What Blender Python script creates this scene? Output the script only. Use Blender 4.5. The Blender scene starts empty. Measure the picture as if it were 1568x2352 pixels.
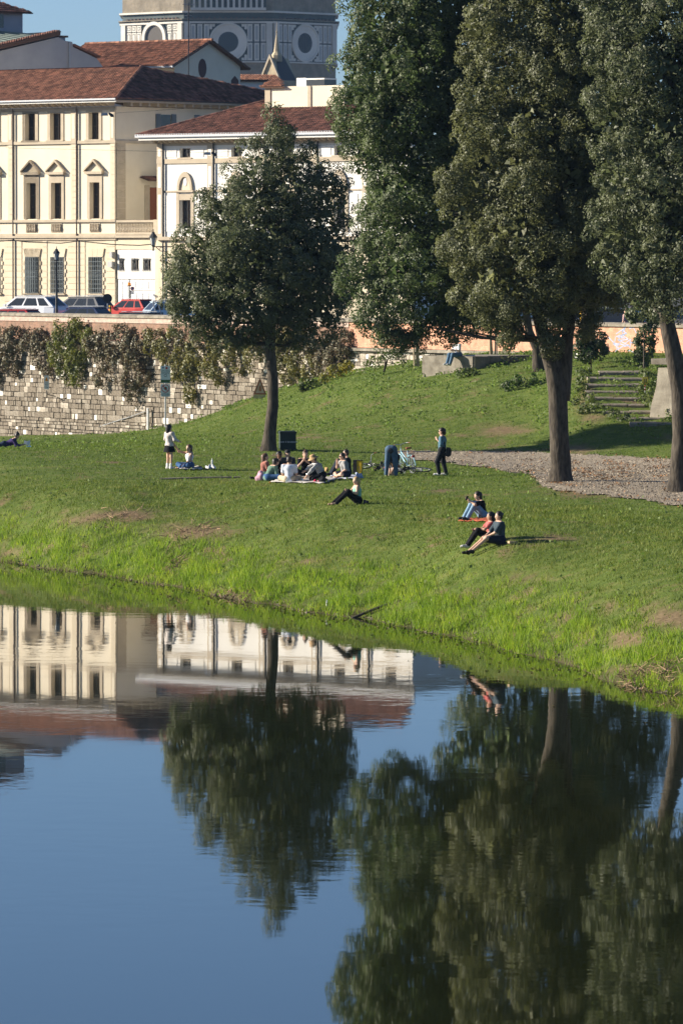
import bpy, bmesh, math, random
import numpy as np
from mathutils import Vector, Matrix, Euler
from mathutils.noise import noise as pnoise

random.seed(7); RNG = np.random.default_rng(7)
SC = bpy.context.scene; COL = SC.collection
# ---------------------------------------------------------------- camera (a long lens on a bridge over the river)
HCAM = 10.4; FPX = 13200.0; W0, H0 = 1568.0, 2352.0; YH = 600.0
PITCH = math.atan((H0/2-YH)/FPX)
cam = bpy.data.cameras.new('camera'); cam_o = bpy.data.objects.new('camera', cam); COL.objects.link(cam_o)
cam.sensor_fit = 'HORIZONTAL'; cam.sensor_width = 24.0; cam.lens = FPX/W0*24.0
cam_o.location = (0, 0, HCAM); cam_o.rotation_euler = (math.pi/2-PITCH, 0, 0)
cam.clip_start = 1.0; cam.clip_end = 9000
cam.dof.use_dof = True; cam.dof.focus_distance = 185.0; cam.dof.aperture_fstop = 6.3
SC.camera = cam_o
# ---------------------------------------------------------------- sky, sun, exposure
SUN_PHI, SUN_EL = 99.0, 21.0
_p, _e = math.radians(SUN_PHI), math.radians(SUN_EL)
SUNV = Vector((-math.sin(_p)*math.cos(_e), -math.cos(_p)*math.cos(_e), math.sin(_e)))
world = bpy.data.worlds.new('World'); SC.world = world; world.use_nodes = True
nt = world.node_tree; bg = nt.nodes['Background']; sky = nt.nodes.new('ShaderNodeTexSky')
sky.sky_type = 'NISHITA'; sky.sun_disc = False; sky.sun_elevation = _e
sky.sun_rotation = math.atan2(SUNV.x, SUNV.y)
sky.altitude = 50; sky.air_density = 0.62; sky.dust_density = 0.6; sky.ozone_density = 4.5
nt.links.new(sky.outputs[0], bg.inputs[0]); bg.inputs[1].default_value = 0.064
sun = bpy.data.lights.new('sun', 'SUN'); sun_o = bpy.data.objects.new('sun', sun); COL.objects.link(sun_o)
sun.energy = 5.0; sun.angle = math.radians(0.53); sun.color = (1.0, 0.90, 0.76)
sun_o.rotation_euler = SUNV.to_track_quat('Z', 'Y').to_euler(); sun_o.location = (-60, 150, 60)
SC.view_settings.view_transform = 'Standard'; SC.view_settings.look = 'None'
SC.view_settings.gamma = 1.0; SC.view_settings.use_curve_mapping = False
SC.view_settings.exposure = 1.1
SC.cycles.max_bounces = 8; SC.cycles.transparent_max_bounces = 12; SC.cycles.caustics_reflective = False; SC.cycles.caustics_refractive = False
# ---------------------------------------------------------------- pixel helpers (photo measured at 1568 x 2352)
CP, SP = math.cos(PITCH), math.sin(PITCH)
def ray(xd, yd):
    a, b = (xd-W0/2)/FPX, -(yd-H0/2)/FPX
    return Vector((a, CP+b*SP, -SP+b*CP))
def at(xd, yd, D):
    r = ray(xd, yd); return Vector((0, 0, HCAM)) + r*(D/r.y)
def at_z(xd, yd, z):
    r = ray(xd, yd); return Vector((0, 0, HCAM)) + r*((z-HCAM)/r.z)
# ---------------------------------------------------------------- object helpers
def obj(name, me, mat=None, parent=None, loc=None, rot=None):
    o = bpy.data.objects.new(name, me); COL.objects.link(o)
    if mat is not None and me is not None and not me.materials: 
        for m in (mat if isinstance(mat, (list, tuple)) else [mat]): me.materials.append(m)
    if parent: o.parent = parent
    if loc is not None: o.location = loc
    if rot is not None: o.rotation_euler = rot
    return o
def tag(o, label=None, cat=None, group=None, kind=None):
    if label: o['label'] = label
    if cat: o['category'] = cat
    if group: o['group'] = group
    if kind: o['kind'] = kind
    return o
def empty(name, loc, rz=0.0, label=None, cat=None, group=None):
    o = obj(name, None); o.location = loc; o.rotation_euler = (0, 0, rz); o.empty_display_size = 0.3
    return tag(o, label, cat, group)
def qmesh(name, V, n=4):
    V = np.ascontiguousarray(V, dtype=np.float32).reshape(-1, 3); k = len(V); me = bpy.data.meshes.new(name)
    me.vertices.add(k); me.vertices.foreach_set('co', V.ravel())
    me.loops.add(k); me.loops.foreach_set('vertex_index', np.arange(k, dtype=np.int32))
    me.polygons.add(k//n); me.polygons.foreach_set('loop_start', np.arange(0, k, n, dtype=np.int32))
    me.update(calc_edges=True); return me
class MB:
    def __init__(s): s.v = []; s.f = []; s.m = []; s.cm = 0
    def add(s, vs, fs):
        o = len(s.v); s.v += [tuple(p) for p in vs]; s.f += [tuple(i+o for i in f) for f in fs]; s.m += [s.cm]*len(fs); return s
    def box(s, x0, x1, y0, y1, z0, z1, M=None):
        vs = [Vector(p) for p in ((x0,y0,z0),(x1,y0,z0),(x1,y1,z0),(x0,y1,z0),(x0,y0,z1),(x1,y0,z1),(x1,y1,z1),(x0,y1,z1))]
        if M is not None: vs = [M@p for p in vs]
        return s.add(vs, [(0,3,2,1),(4,5,6,7),(0,1,5,4),(1,2,6,5),(2,3,7,6),(3,0,4,7)])
    def quad(s, a, b, c, d): return s.add([a,b,c,d], [(0,1,2,3)])
    def prism(s, poly, y0, y1, axis='y'):
        n = len(poly)
        if axis == 'y': a = [(p[0], y0, p[1]) for p in poly]; b = [(p[0], y1, p[1]) for p in poly]
        elif axis == 'z': a = [(p[0], p[1], y0) for p in poly]; b = [(p[0], p[1], y1) for p in poly]
        else: a = [(y0, p[0], p[1]) for p in poly]; b = [(y1, p[0], p[1]) for p in poly]
        fs = [tuple(range(n)), tuple(reversed(range(n, 2*n)))] + [(i, i+n, (i+1)%n+n, (i+1)%n) for i in range(n)]
        return s.add(a+b, fs)
    def tube(s, pts, r, n=8, cap=True):
        pts = [Vector(p) for p in pts]; rr = r if isinstance(r, (list, tuple)) else [r]*len(pts)
        vs = []; u = None
        for i, p in enumerate(pts):
            t = (pts[min(i+1, len(pts)-1)]-pts[max(i-1, 0)]).normalized()
            if u is None: u = t.orthogonal().normalized()
            u = (u-t*u.dot(t)); u = u.normalized() if u.length > 1e-6 else t.orthogonal().normalized()
            w = t.cross(u)
            for k in range(n):
                a = 2*math.pi*k/n; vs.append(p+(u*math.cos(a)+w*math.sin(a))*rr[i])
        fs = [(i*n+k, i*n+(k+1)%n, (i+1)*n+(k+1)%n, (i+1)*n+k) for i in range(len(pts)-1) for k in range(n)]
        if cap: fs += [tuple(reversed(range(n))), tuple(range((len(pts)-1)*n, len(pts)*n))]
        return s.add(vs, fs)
    def lathe(s, prof, n=12, c=(0,0,0), arc=2*math.pi):
        vs = [(c[0]+r*math.cos(arc*k/n), c[1]+r*math.sin(arc*k/n), c[2]+z) for r, z in prof for k in range(n)]
        fs = [(i*n+k, i*n+(k+1)%n, (i+1)*n+(k+1)%n, (i+1)*n+k) for i in range(len(prof)-1) for k in range(n)]
        return s.add(vs, fs)
    def ball(s, c, r, n=10, m=6):
        rx, ry, rz = r if isinstance(r, (tuple, list)) else (r, r, r)
        o = [(max(math.sin(math.pi*i/m), 1e-3), -math.cos(math.pi*i/m)) for i in range(m+1)]
        vs = [(c[0]+q*rx*math.cos(2*math.pi*k/n), c[1]+q*ry*math.sin(2*math.pi*k/n), c[2]+z*rz) for q, z in o for k in range(n)]
        fs = [(i*n+k, i*n+(k+1)%n, (i+1)*n+(k+1)%n, (i+1)*n+k) for i in range(m) for k in range(n)]
        return s.add(vs, fs)
    def mesh(s, name='mesh', smooth=False):
        me = bpy.data.meshes.new(name); me.from_pydata([tuple(p) for p in s.v], [], s.f)
        if any(s.m): me.polygons.foreach_set('material_index', s.m)
        if smooth: me.polygons.foreach_set('use_smooth', [True]*len(s.f))
        me.update(); return me
    def build(s, name, mat=None, parent=None, smooth=False, loc=None, rot=None):
        return obj(name, s.mesh(name, smooth), mat, parent, loc, rot)
def copy_tree(o, parent=None):
    c = o.copy(); COL.objects.link(c); c.parent = parent
    for ch in [x for x in o.children]: copy_tree(ch, c)
    return c
# ---------------------------------------------------------------- material helper
MATS = {}
def mat(name, col, rough=0.8, var=0.0, scale=3.0, col2=None, bump=0.0, bscale=20.0, spec=0.3, metal=0.0, island=0.0, stretch=None, trans=0.0, detail=5.0, ramp=(0.35, 0.65), coord='Object', em=None):
    if name in MATS: return MATS[name]
    m = bpy.data.materials.new(name); m.use_nodes = True; t = m.node_tree; N = t.nodes; L = t.links; b = N['Principled BSDF']
    b.inputs['Roughness'].default_value = rough; b.inputs['Specular IOR Level'].default_value = spec; b.inputs['Metallic'].default_value = metal
    c = (*col, 1); b.inputs['Base Color'].default_value = c; src = None
    tc = N.new('ShaderNodeTexCoord'); mp = N.new('ShaderNodeMapping'); L.new(tc.outputs[coord], mp.inputs[0])
    if stretch: mp.inputs['Scale'].default_value = stretch
    if col2 or var:
        nz = N.new('ShaderNodeTexNoise'); nz.inputs['Scale'].default_value = scale; nz.inputs['Detail'].default_value = detail; nz.inputs['Roughness'].default_value = 0.62
        L.new(mp.outputs[0], nz.inputs[0]); r = N.new('ShaderNodeValToRGB'); L.new(nz.outputs[0], r.inputs[0])
        c2 = col2 or tuple(x*(1-var) for x in col); c1 = col if col2 else tuple(min(1, x*(1+var*0.6)) for x in col)
        r.color_ramp.elements[0].position = ramp[0]; r.color_ramp.elements[0].color = (*c2, 1)
        r.color_ramp.elements[1].position = ramp[1]; r.color_ramp.elements[1].color = (*c1, 1); src = r.outputs[0]
    if island:
        g = N.new('ShaderNodeNewGeometry'); mr = N.new('ShaderNodeMapRange'); mr.inputs[3].default_value = 1-island; mr.inputs[4].default_value = 1+island
        L.new(g.outputs['Random Per Island'], mr.inputs[0]); mx = N.new('ShaderNodeMix'); mx.data_type = 'RGBA'; mx.blend_type = 'MULTIPLY'; mx.inputs[0].default_value = 1
        if src: L.new(src, mx.inputs[6])
        else: mx.inputs[6].default_value = c
        L.new(mr.outputs[0], mx.inputs[7]); src = mx.outputs[2]
    if src: L.new(src, b.inputs['Base Color'])
    if bump:
        nb = N.new('ShaderNodeTexNoise'); nb.inputs['Scale'].default_value = bscale; nb.inputs['Detail'].default_value = 6; L.new(mp.outputs[0], nb.inputs[0])
        bp = N.new('ShaderNodeBump'); bp.inputs['Strength'].default_value = 1.0; bp.inputs['Distance'].default_value = bump
        L.new(nb.outputs[0], bp.inputs['Height']); L.new(bp.outputs[0], b.inputs['Normal'])
    if trans:
        tr = N.new('ShaderNodeBsdfTranslucent'); ms = N.new('ShaderNodeMixShader'); ms.inputs[0].default_value = trans
        if src: L.new(src, tr.inputs[0])
        else: tr.inputs[0].default_value = c
        L.new(b.outputs[0], ms.inputs[1]); L.new(tr.outputs[0], ms.inputs[2]); L.new(ms.outputs[0], N['Material Output'].inputs[0])
    if em: b.inputs['Emission Color'].default_value = (*em[:3], 1); b.inputs['Emission Strength'].default_value = em[3]
    MATS[name] = m; return m
# ================================================================ terrain
SHORE = [(-420,1225),(-150,1262),(0,1285),(170,1310),(320,1335),(480,1362),(600,1388),(750,1412),(900,1435),(1050,1465),(1200,1503),(1350,1543),(1568,1596),(1750,1645),(2100,1770)]
_shore = np.array([at_z(x, y, 0.0)[:2] for x, y in SHORE])
_pts = [(x, y, 0.0) for x, y in _shore] + [(x-3.8, y-1.2, -1.3) for x, y in _shore] + [(x-10, y-3, -2.2) for x, y in _shore]
for xd, yd, D in [(-150,1190,208),(-150,1060,226),(0,1190,206.5),(0,1100,213.5),(0,1060,221),(0,1022,253),(0,1008,284),(0,1000,316),(-150,1004,322),(-150,1025,257),
    (200,1225,196),(200,1130,206),(200,1070,217),(200,1028,250),(200,1012,279),(200,999,306),
    (388,1262,190),(388,1165,201.5),(388,1100,211),(388,1075,216),(388,1037,232),(380,1005,272),(380,985,296),(480,1005,256),(480,955,286),
    (600,1305,181),(600,1210,191),(600,1130,203),(600,1075,217),(617,1036,231),(600,990,254),(600,907,284),(700,940,262),(700,885,278),
    (784,1330,175.5),(784,1240,183),(800,1158,190),(784,1100,207),(784,1037,231),(784,980,245),(784,900,262),(800,866,272),
    (940,1360,170),(940,1250,179),(950,1160,191),(950,1095,208),(950,1037,230.5),(950,970,242),(950,900,254),(950,850,263),
    (1110,1400,162),(1110,1250,170),(1090,1195,180),(1110,1110,202),(1110,1040,229),(1110,985,236.5),(1110,910,246),(1110,858,254),
    (1285,1108,200),(1285,1190,182),(1300,1260,168),(1300,1400,157),(1300,1480,152),(1300,1045,226),(1300,985,233),(1300,930,240),(1280,858,250),(1285,838,254),
    (1440,1420,151),(1440,1270,164),(1440,1175,184),(1440,1055,223),(1440,1020,227),
    (1556,1130,194),(1568,1210,174),(1568,1290,159),(1568,1420,148),(1568,1520,141),(1568,1060,219),(1568,1000,228),(1570,950,232),
    (1750,1130,194),(1750,1300,157),(1750,1450,145),(1750,985,228),(1420,834,249),(1500,832,250),(1600,830,250),(1750,832,248)]+[(x_, yy+8, 231+1.5*k) for k, (yy, xa, xb) in enumerate([(970.6,1446,1543),(958,1416,1533),(944,1384,1508),(928,1362.5,1480),(912.5,1346,1471),(897.5,1344,1466),(882,1346,1468.5),(867,1349,1476),(853.4,1376,1488)]) for x_ in (xa-14, (xa+xb)/2, xb+6)]:
    p = at(xd, yd, D); _pts.append((p.x, p.y, p.z))
_P = np.array(_pts); _c = 2.2
_AX = np.array([1.0, 0.45])
def _phi(d2): return np.sqrt(d2+_c*_c)
_Q = _P[:, :2]*_AX
_A = _phi(((_Q[:, None]-_Q[None])**2).sum(-1)); _n = len(_P)
_M = np.zeros((_n+1, _n+1)); _M[:_n, :_n] = _A+np.eye(_n)*-0.12; _M[:_n, _n] = 1; _M[_n, :_n] = 1
_w = np.linalg.solve(_M, np.append(_P[:, 2], 0))
def _nz(x, y):
    return (np.sin(x*1.7+np.sin(y*.9)*1.3)*np.cos(y*1.1+np.sin(x*1.3)*1.7)*0.5+np.sin(x*3.9+y*1.2+np.sin(y*2.7))*0.22+np.sin(x*.6-y*.37)*0.5)
def ground_z(x, y):
    x = np.atleast_1d(np.asarray(x, float)); y = np.atleast_1d(np.asarray(y, float)); out = np.empty(x.shape)
    for i in range(0, len(x), 20000):
        q = np.stack([x[i:i+20000], y[i:i+20000]], -1)*_AX
        out[i:i+20000] = _phi(((q[:, None]-_Q[None])**2).sum(-1))@_w[:_n]+_w[_n]
    band = np.clip((out-0.05)/0.6, 0, 1)*np.clip((3.2-out)/1.0, 0.35, 1)
    sh_ = np.exp(-((out-0.1)/0.35)**2)
    return out+_nz(x, y)*0.045*band+sh_*(0.10*_nz(x*2.1+4, y*0.9)+0.07*_nz(x*4.3, y*2.3+1))
_gx = np.linspace(-44, 46, 240); _gy = np.linspace(112, 330, 381)
_GX, _GY = np.meshgrid(_gx, _gy); _GZ = ground_z(_GX.ravel(), _GY.ravel()).reshape(_GX.shape)
def gz(x, y):
    i = min(max((x-_gx[0])/(_gx[1]-_gx[0]), 0), len(_gx)-1.001); j = min(max((y-_gy[0])/(_gy[1]-_gy[0]), 0), len(_gy)-1.001)
    a, b = int(i), int(j); u, v = i-a, j-b
    return float((_GZ[b, a]*(1-u)+_GZ[b, a+1]*u)*(1-v)+(_GZ[b+1, a]*(1-u)+_GZ[b+1, a+1]*u)*v)
def gzv(x, y):
    i = np.clip((x-_gx[0])/(_gx[1]-_gx[0]), 0, len(_gx)-1.001); j = np.clip((y-_gy[0])/(_gy[1]-_gy[0]), 0, len(_gy)-1.001)
    a = i.astype(int); b = j.astype(int); u = i-a; v = j-b
    return (_GZ[b, a]*(1-u)+_GZ[b, a+1]*u)*(1-v)+(_GZ[b+1, a]*(1-u)+_GZ[b+1, a+1]*u)*v
def gp(xd, yd):
    "point of the ground seen at a measured place"
    r = ray(xd, yd); o = Vector((0, 0, HCAM)); D = 130.0
    while D < 326:
        p = o+r*(D/r.y)
        if p.z < gz(p.x, p.y):
            lo, hi = D-0.5, D
            for _ in range(20):
                m = (lo+hi)/2; p = o+r*(m/r.y)
                if p.z < gz(p.x, p.y): hi = m
                else: lo = m
            return o+r*(hi/r.y)
        D += 0.5
    return o+r*(326/r.y)
def soil_mat():
    m = bpy.data.materials.new('turf_soil'); m.use_nodes = True; t = m.node_tree; N = t.nodes; L = t.links; b = N['Principled BSDF']
    b.inputs['Roughness'].default_value = 0.95; b.inputs['Specular IOR Level'].default_value = 0.1
    tc = N.new('ShaderNodeTexCoord')
    def nz(s, d=6, st=None):
        n = N.new('ShaderNodeTexNoise'); n.inputs['Scale'].default_value = s; n.inputs['Detail'].default_value = d; n.inputs['Roughness'].default_value = 0.65
        if st:
            mp = N.new('ShaderNodeMapping'); mp.inputs['Scale'].default_value = st; L.new(tc.outputs['Object'], mp.inputs[0]); L.new(mp.outputs[0], n.inputs[0])
        else: L.new(tc.outputs['Object'], n.inputs[0])
        return n
    def ramp(src, stops):
        r = N.new('ShaderNodeValToRGB'); e = r.color_ramp.elements
        while len(e) < len(stops): e.new(0.5)
        for k, (p, c) in enumerate(stops): e[k].position = p; e[k].color = (*c, 1)
        L.new(src, r.inputs[0]); return r
    g = ramp(nz(1.3).outputs[0], [(0.3, (0.06,0.09,0.018)), (0.5, (0.095,0.135,0.025)), (0.72, (0.15,0.16,0.05))])
    s = ramp(nz(5.0).outputs[0], [(0.35, (0.12,0.085,0.045)), (0.7, (0.24,0.18,0.10))])
    k = ramp(nz(0.55, 6, (1, 0.5, 1)).outputs[0], [(0.57, (0,0,0)), (0.68, (1,1,1))])
    mx = N.new('ShaderNodeMix'); mx.data_type = 'RGBA'; L.new(k.outputs[0], mx.inputs[0]); L.new(g.outputs[0], mx.inputs[6]); L.new(s.outputs[0], mx.inputs[7])
    at_ = N.new('ShaderNodeAttribute'); at_.attribute_name = 'bare'; mxx = N.new('ShaderNodeMath'); mxx.operation = 'MAXIMUM'; L.new(at_.outputs['Fac'], mxx.inputs[0]); L.new(k.outputs[0], mxx.inputs[1]); L.new(mxx.outputs[0], mx.inputs[0])
    # mud at the waterline
    sx = N.new('ShaderNodeSeparateXYZ'); L.new(tc.outputs['Object'], sx.inputs[0]); mr = N.new('ShaderNodeMapRange'); mr.inputs[1].default_value = 0.0; mr.inputs[2].default_value = 0.2; mr.inputs[3].default_value = 1; mr.inputs[4].default_value = 0
    L.new(sx.outputs[2], mr.inputs[0]); m2 = N.new('ShaderNodeMix'); m2.data_type = 'RGBA'; m2.inputs[7].default_value = (0.085,0.075,0.035,1); L.new(mr.outputs[0], m2.inputs[0]); L.new(mx.outputs[2], m2.inputs[6])
    L.new(m2.outputs[2], b.inputs['Base Color'])
    bp = N.new('ShaderNodeBump'); bp.inputs['Distance'].default_value = 0.05; L.new(nz(9).outputs[0], bp.inputs['Height']); L.new(bp.outputs[0], b.inputs['Normal'])
    return m
V = np.stack([_GX, _GY, _GZ], -1).reshape(-1, 3); _nxg, _nyg = len(_gx), len(_gy)
_I = np.arange(_nxg*_nyg).reshape(_nyg, _nxg)
_F = np.stack([_I[:-1, :-1], _I[:-1, 1:], _I[1:, 1:], _I[1:, :-1]], -1).reshape(-1, 4)
BARE = [(1150,988,62,13),(1060,1000,22,5),(270,1185,95,13),(430,1222,80,17),(1010,1127,45,4),(1250,1237,110,5),(880,1075,25,3),(1300,1420,30,12),(1530,1420,70,30),(1440,1470,50,20),
    (520,1375,70,10),(180,1195,40,12),(100,1262,50,10),(700,1290,45,7),(1400,1395,45,12),(1215,1330,40,9),(1335,1030,40,8),(1370,1130,130,12),(1345,915,16,35),(1360,960,26,10),(1290,1115,60,7),(640,1045,20,4),(30,1270,50,12),(1480,1545,90,14),(720,1005,50,3)]
def pix(x, y, z):
    f = y*CP-(z-HCAM)*SP; u = y*SP+(z-HCAM)*CP; return W0/2+FPX*x/f, H0/2-FPX*u/f
def wob(x, y): return np.sin(x*2.3+np.sin(y*1.1)*2)*np.sin(y*.9+np.sin(x*1.9)*2)
def bare(x, y, z):
    X, Y = pix(x, y, z); o = np.zeros_like(X)
    for cx, cy, rx, ry in BARE: o = np.maximum(o, 1.35-np.sqrt(((X-cx)/rx)**2+((Y-cy)/ry)**2)+0.45*wob(x, y)+0.25*wob(x*2.7, y*2.1))
    return np.clip(o, 0, 1)
PATH_N = [(880,1046),(960,1058),(1060,1068),(1140,1080),(1215,1092),(1240,1120),(1300,1132),(1420,1143),(1560,1165),(1760,1180)]
PATH_F = [(880,1036),(1000,1036),(1100,1036),(1200,1038),(1300,1042),(1400,1047),(1500,1052),(1560,1055),(1760,1060)]
_pn = np.array(PATH_N).T; _pf = np.array(PATH_F).T
def on_path(x, y, z, m=0.0):
    X, Y = pix(x, y, z); j = 3.0*wob(x*1.5, y*1.5)
    return (X > 880) & (Y < np.interp(X, _pn[0], _pn[1])+j-m) & (Y > np.interp(X, _pf[0], _pf[1])+j*.6+m)
me = bpy.data.meshes.new('ground'); me.from_pydata(V.tolist(), [], _F.tolist()); me.polygons.foreach_set('use_smooth', [True]*len(_F)); me.update()
_at = me.attributes.new('bare', 'FLOAT', 'POINT'); _at.data.foreach_set('value', bare(V[:, 0], V[:, 1], V[:, 2]).astype(np.float32))
tag(obj('ground', me, soil_mat()), kind='structure')
# ---------------------------------------------------------------- river
def water_mat():
    m = bpy.data.materials.new('river_water'); m.use_nodes = True; t = m.node_tree; N = t.nodes; L = t.links; b = N['Principled BSDF']
    b.inputs['Base Color'].default_value = (0.011, 0.014, 0.004, 1); b.inputs['Roughness'].default_value = 0.018; b.inputs['IOR'].default_value = 1.333
    b.inputs['Specular IOR Level'].default_value = 0.5
    tc = N.new('ShaderNodeTexCoord'); mp = N.new('ShaderNodeMapping'); L.new(tc.outputs['Object'], mp.inputs[0]); mp.inputs['Rotation'].default_value = (0, 0, .3)
    a = N.new('ShaderNodeTexNoise'); a.inputs['Scale'].default_value = 1.1; a.inputs['Detail'].default_value = 3; L.new(mp.outputs[0], a.inputs[0])
    w = N.new('ShaderNodeTexNoise'); w.inputs['Scale'].default_value = 0.07; w.inputs['Detail'].default_value = 3; L.new(mp.outputs[0], w.inputs[0])
    r = N.new('ShaderNodeMapRange'); r.inputs[1].default_value = 0.42; r.inputs[2].default_value = 0.66; r.inputs[3].default_value = 0.15; r.inputs[4].default_value = 2.2; L.new(w.outputs[0], r.inputs[0])
    mu = N.new('ShaderNodeMath'); mu.operation = 'MULTIPLY'; L.new(a.outputs[0], mu.inputs[0]); L.new(r.outputs[0], mu.inputs[1])
    bp = N.new('ShaderNodeBump'); bp.inputs['Distance'].default_value = 0.0014; bp.inputs['Strength'].default_value = 1.0
    L.new(mu.outputs[0], bp.inputs['Height']); L.new(bp.outputs[0], b.inputs['Normal'])
    return m
b = MB(); b.quad((-900,-400,0),(900,-400,0),(900,330,0),(-900,330,0))
tag(b.build('river', water_mat()), kind='structure')
# ================================================================ leaves
def unit(a): return a/np.maximum(np.linalg.norm(a, axis=-1, keepdims=True), 1e-9)
def leaf_quads(C, Nrm, L, Wd, spread=0.8, droop=0.25):
    "folded diamond leaves: centres C, mean normals Nrm"
    n = len(C); nr = unit(Nrm+RNG.normal(0, spread, (n, 3)))
    a = RNG.normal(0, 1, (n, 3)); a[:, 2] -= droop; a = unit(a-nr*(a*nr).sum(-1, keepdims=True)); b = np.cross(nr, a)
    L = (np.asarray(L)*RNG.uniform(0.7, 1.3, n))[:, None]; w = (np.asarray(Wd)*RNG.uniform(0.7, 1.3, n))[:, None]
    up = nr*w*0.35
    return np.stack([C-a*L*.5, C+b*w*.5+up, C+a*L*.5, C-b*w*.5+up], 1)
def sph(n):
    return unit(RNG.normal(0, 1, (n, 3)))
def crown(lobes, per=70, clump_area=0.32, L=0.11, Wd=0.06, inner=10.0, cr=(0.22, 0.5), shag=0.0, keep=0.9, spread=0.75):
    "lobes (centre, rx, ry, rz): clumps of leaves over every lobe, larger leaves within"
    out = []; LC = np.array([l[0] for l in lobes], float); LR = np.array([l[1:4] for l in lobes], float)
    for li, (c, rx, ry, rz) in enumerate(lobes):
        c = np.array(c, float); R = np.array([rx, ry, rz]); area = 4*math.pi*((rx*ry)**1.6/3+(rx*rz)**1.6/3+(ry*rz)**1.6/3)**(1/1.6)
        nc = max(6, int(area/clump_area)); d = sph(nc); rad = RNG.uniform(0.66, 1.08, nc)[:, None]
        P = c+d*R*rad
        q = (((P[:, None]-LC[None])/LR[None])**2).sum(-1); q[:, li] = 9
        ok = (q.min(1) > 0.55) & (RNG.random(nc) < keep); P = P[ok]; d = d[ok]; nc = len(P)
        if nc:
            r = RNG.uniform(cr[0], cr[1], nc)
            k = np.maximum(12, (per*(r/np.mean(cr))**2*RNG.uniform(0.6, 1.3, nc)).astype(int)); idx = np.repeat(np.arange(nc), k); m = len(idx)
            dd = sph(m); outw = unit(d[idx]*np.array([1, 1, 0.8])+np.array([0, 0, 0.25]))
            dd = unit(dd+outw*0.55); rr = r[idx]*RNG.uniform(0.35, 1.0, m)**0.6
            sq = np.array([1, 1, 1.0+shag]); off = dd*rr[:, None]*sq
            out.append(leaf_quads(P[idx]+off, unit(dd*0.95+outw*0.25), L, Wd, spread=spread))
        vol = 4/3*math.pi*rx*ry*rz; ni = int(vol*inner) if min(rx, ry, rz) > .5 or inner > 18 else 0
        if ni:
            e = sph(ni)*(RNG.random(ni)**(1/3))[:, None]*0.76
            out.append(leaf_quads(c+e*R, e+0.01, L*2.7, Wd*3.8, spread=1.0))
    return np.concatenate(out)
def leaf_mat(name, c1, c2, rough=0.5, spec=0.3, trans=0.38, under=1.3, island=0.35, scale=1.1):
    m = bpy.data.materials.new(name); m.use_nodes = True; t = m.node_tree; N = t.nodes; L = t.links; b = N['Principled BSDF']
    b.inputs['Roughness'].default_value = rough; b.inputs['Specular IOR Level'].default_value = spec
    g = N.new('ShaderNodeNewGeometry'); tc = N.new('ShaderNodeTexCoord'); nz = N.new('ShaderNodeTexNoise'); nz.inputs['Scale'].default_value = scale; nz.inputs['Detail'].default_value = 3; L.new(tc.outputs['Object'], nz.inputs[0])
    mr = N.new('ShaderNodeMapRange'); mr.inputs[1].default_value = 0.35; mr.inputs[2].default_value = 0.65; L.new(nz.outputs[0], mr.inputs[0])
    ad = N.new('ShaderNodeMath'); ad.operation = 'MULTIPLY_ADD'; ad.inputs[1].default_value = 0.35; L.new(g.outputs['Random Per Island'], ad.inputs[0])
    h = N.new('ShaderNodeMath'); h.operation = 'MULTIPLY'; h.inputs[1].default_value = 0.65; L.new(mr.outputs[0], h.inputs[0]); L.new(h.outputs[0], ad.inputs[2])
    mx = N.new('ShaderNodeMix'); mx.data_type = 'RGBA'; mx.inputs[6].default_value = (*c1, 1); mx.inputs[7].default_value = (*c2, 1); L.new(ad.outputs[0], mx.inputs[0])
    m2 = N.new('ShaderNodeMix'); m2.data_type = 'RGBA'; m2.inputs[0].default_value = 0.5; L.new(mx.outputs[2], m2.inputs[6]); m2.inputs[7].default_value = tuple(min(1, under*x) for x in (0.14, 0.15, 0.09))+(1,)
    m3 = N.new('ShaderNodeMix'); m3.data_type = 'RGBA'; L.new(g.outputs['Backfacing'], m3.inputs[0]); L.new(mx.outputs[2], m3.inputs[6]); L.new(m2.outputs[2], m3.inputs[7])
    L.new(m3.outputs[2], b.inputs['Base Color'])
    tr = N.new('ShaderNodeBsdfTranslucent'); L.new(mx.outputs[2], tr.inputs[0]); ms = N.new('ShaderNodeMixShader'); ms.inputs[0].default_value = trans
    L.new(b.outputs[0], ms.inputs[1]); L.new(tr.outputs[0], ms.inputs[2]); L.new(ms.outputs[0], N['Material Output'].inputs[0])
    return m
# ================================================================ a plane set up by its trace on the ground
class Fac:
    def __init__(s, P0, th, z0, name=None, label=None, cat='building'):
        s.P = Vector((P0[0], P0[1])); s.th = th; s.z0 = z0; s.t = Vector((math.cos(th), math.sin(th))); s.n = Vector((-math.sin(th), math.cos(th)))
        if name: s.root = empty(name, (P0[0], P0[1], z0), th, label, cat)
    def xz(s, xd, yd, off=0.0):
        r = ray(xd, yd); k = (s.P.dot(s.n)+off)/(r.x*s.n.x+r.y*s.n.y); p = Vector((0, 0, HCAM))+r*k
        return (Vector((p.x, p.y))-s.P).dot(s.t), p.z-s.z0
    def X(s, xd, off=0.0): return s.xz(xd, 600, off)[0]
    def Z(s, xd, yd, off=0.0): return s.xz(xd, yd, off)[1]
    def world(s, X, Y, Z=0.0): return Vector((s.P.x+s.t.x*X+s.n.x*Y, s.P.y+s.t.y*X+s.n.y*Y, s.z0+Z))
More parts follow.
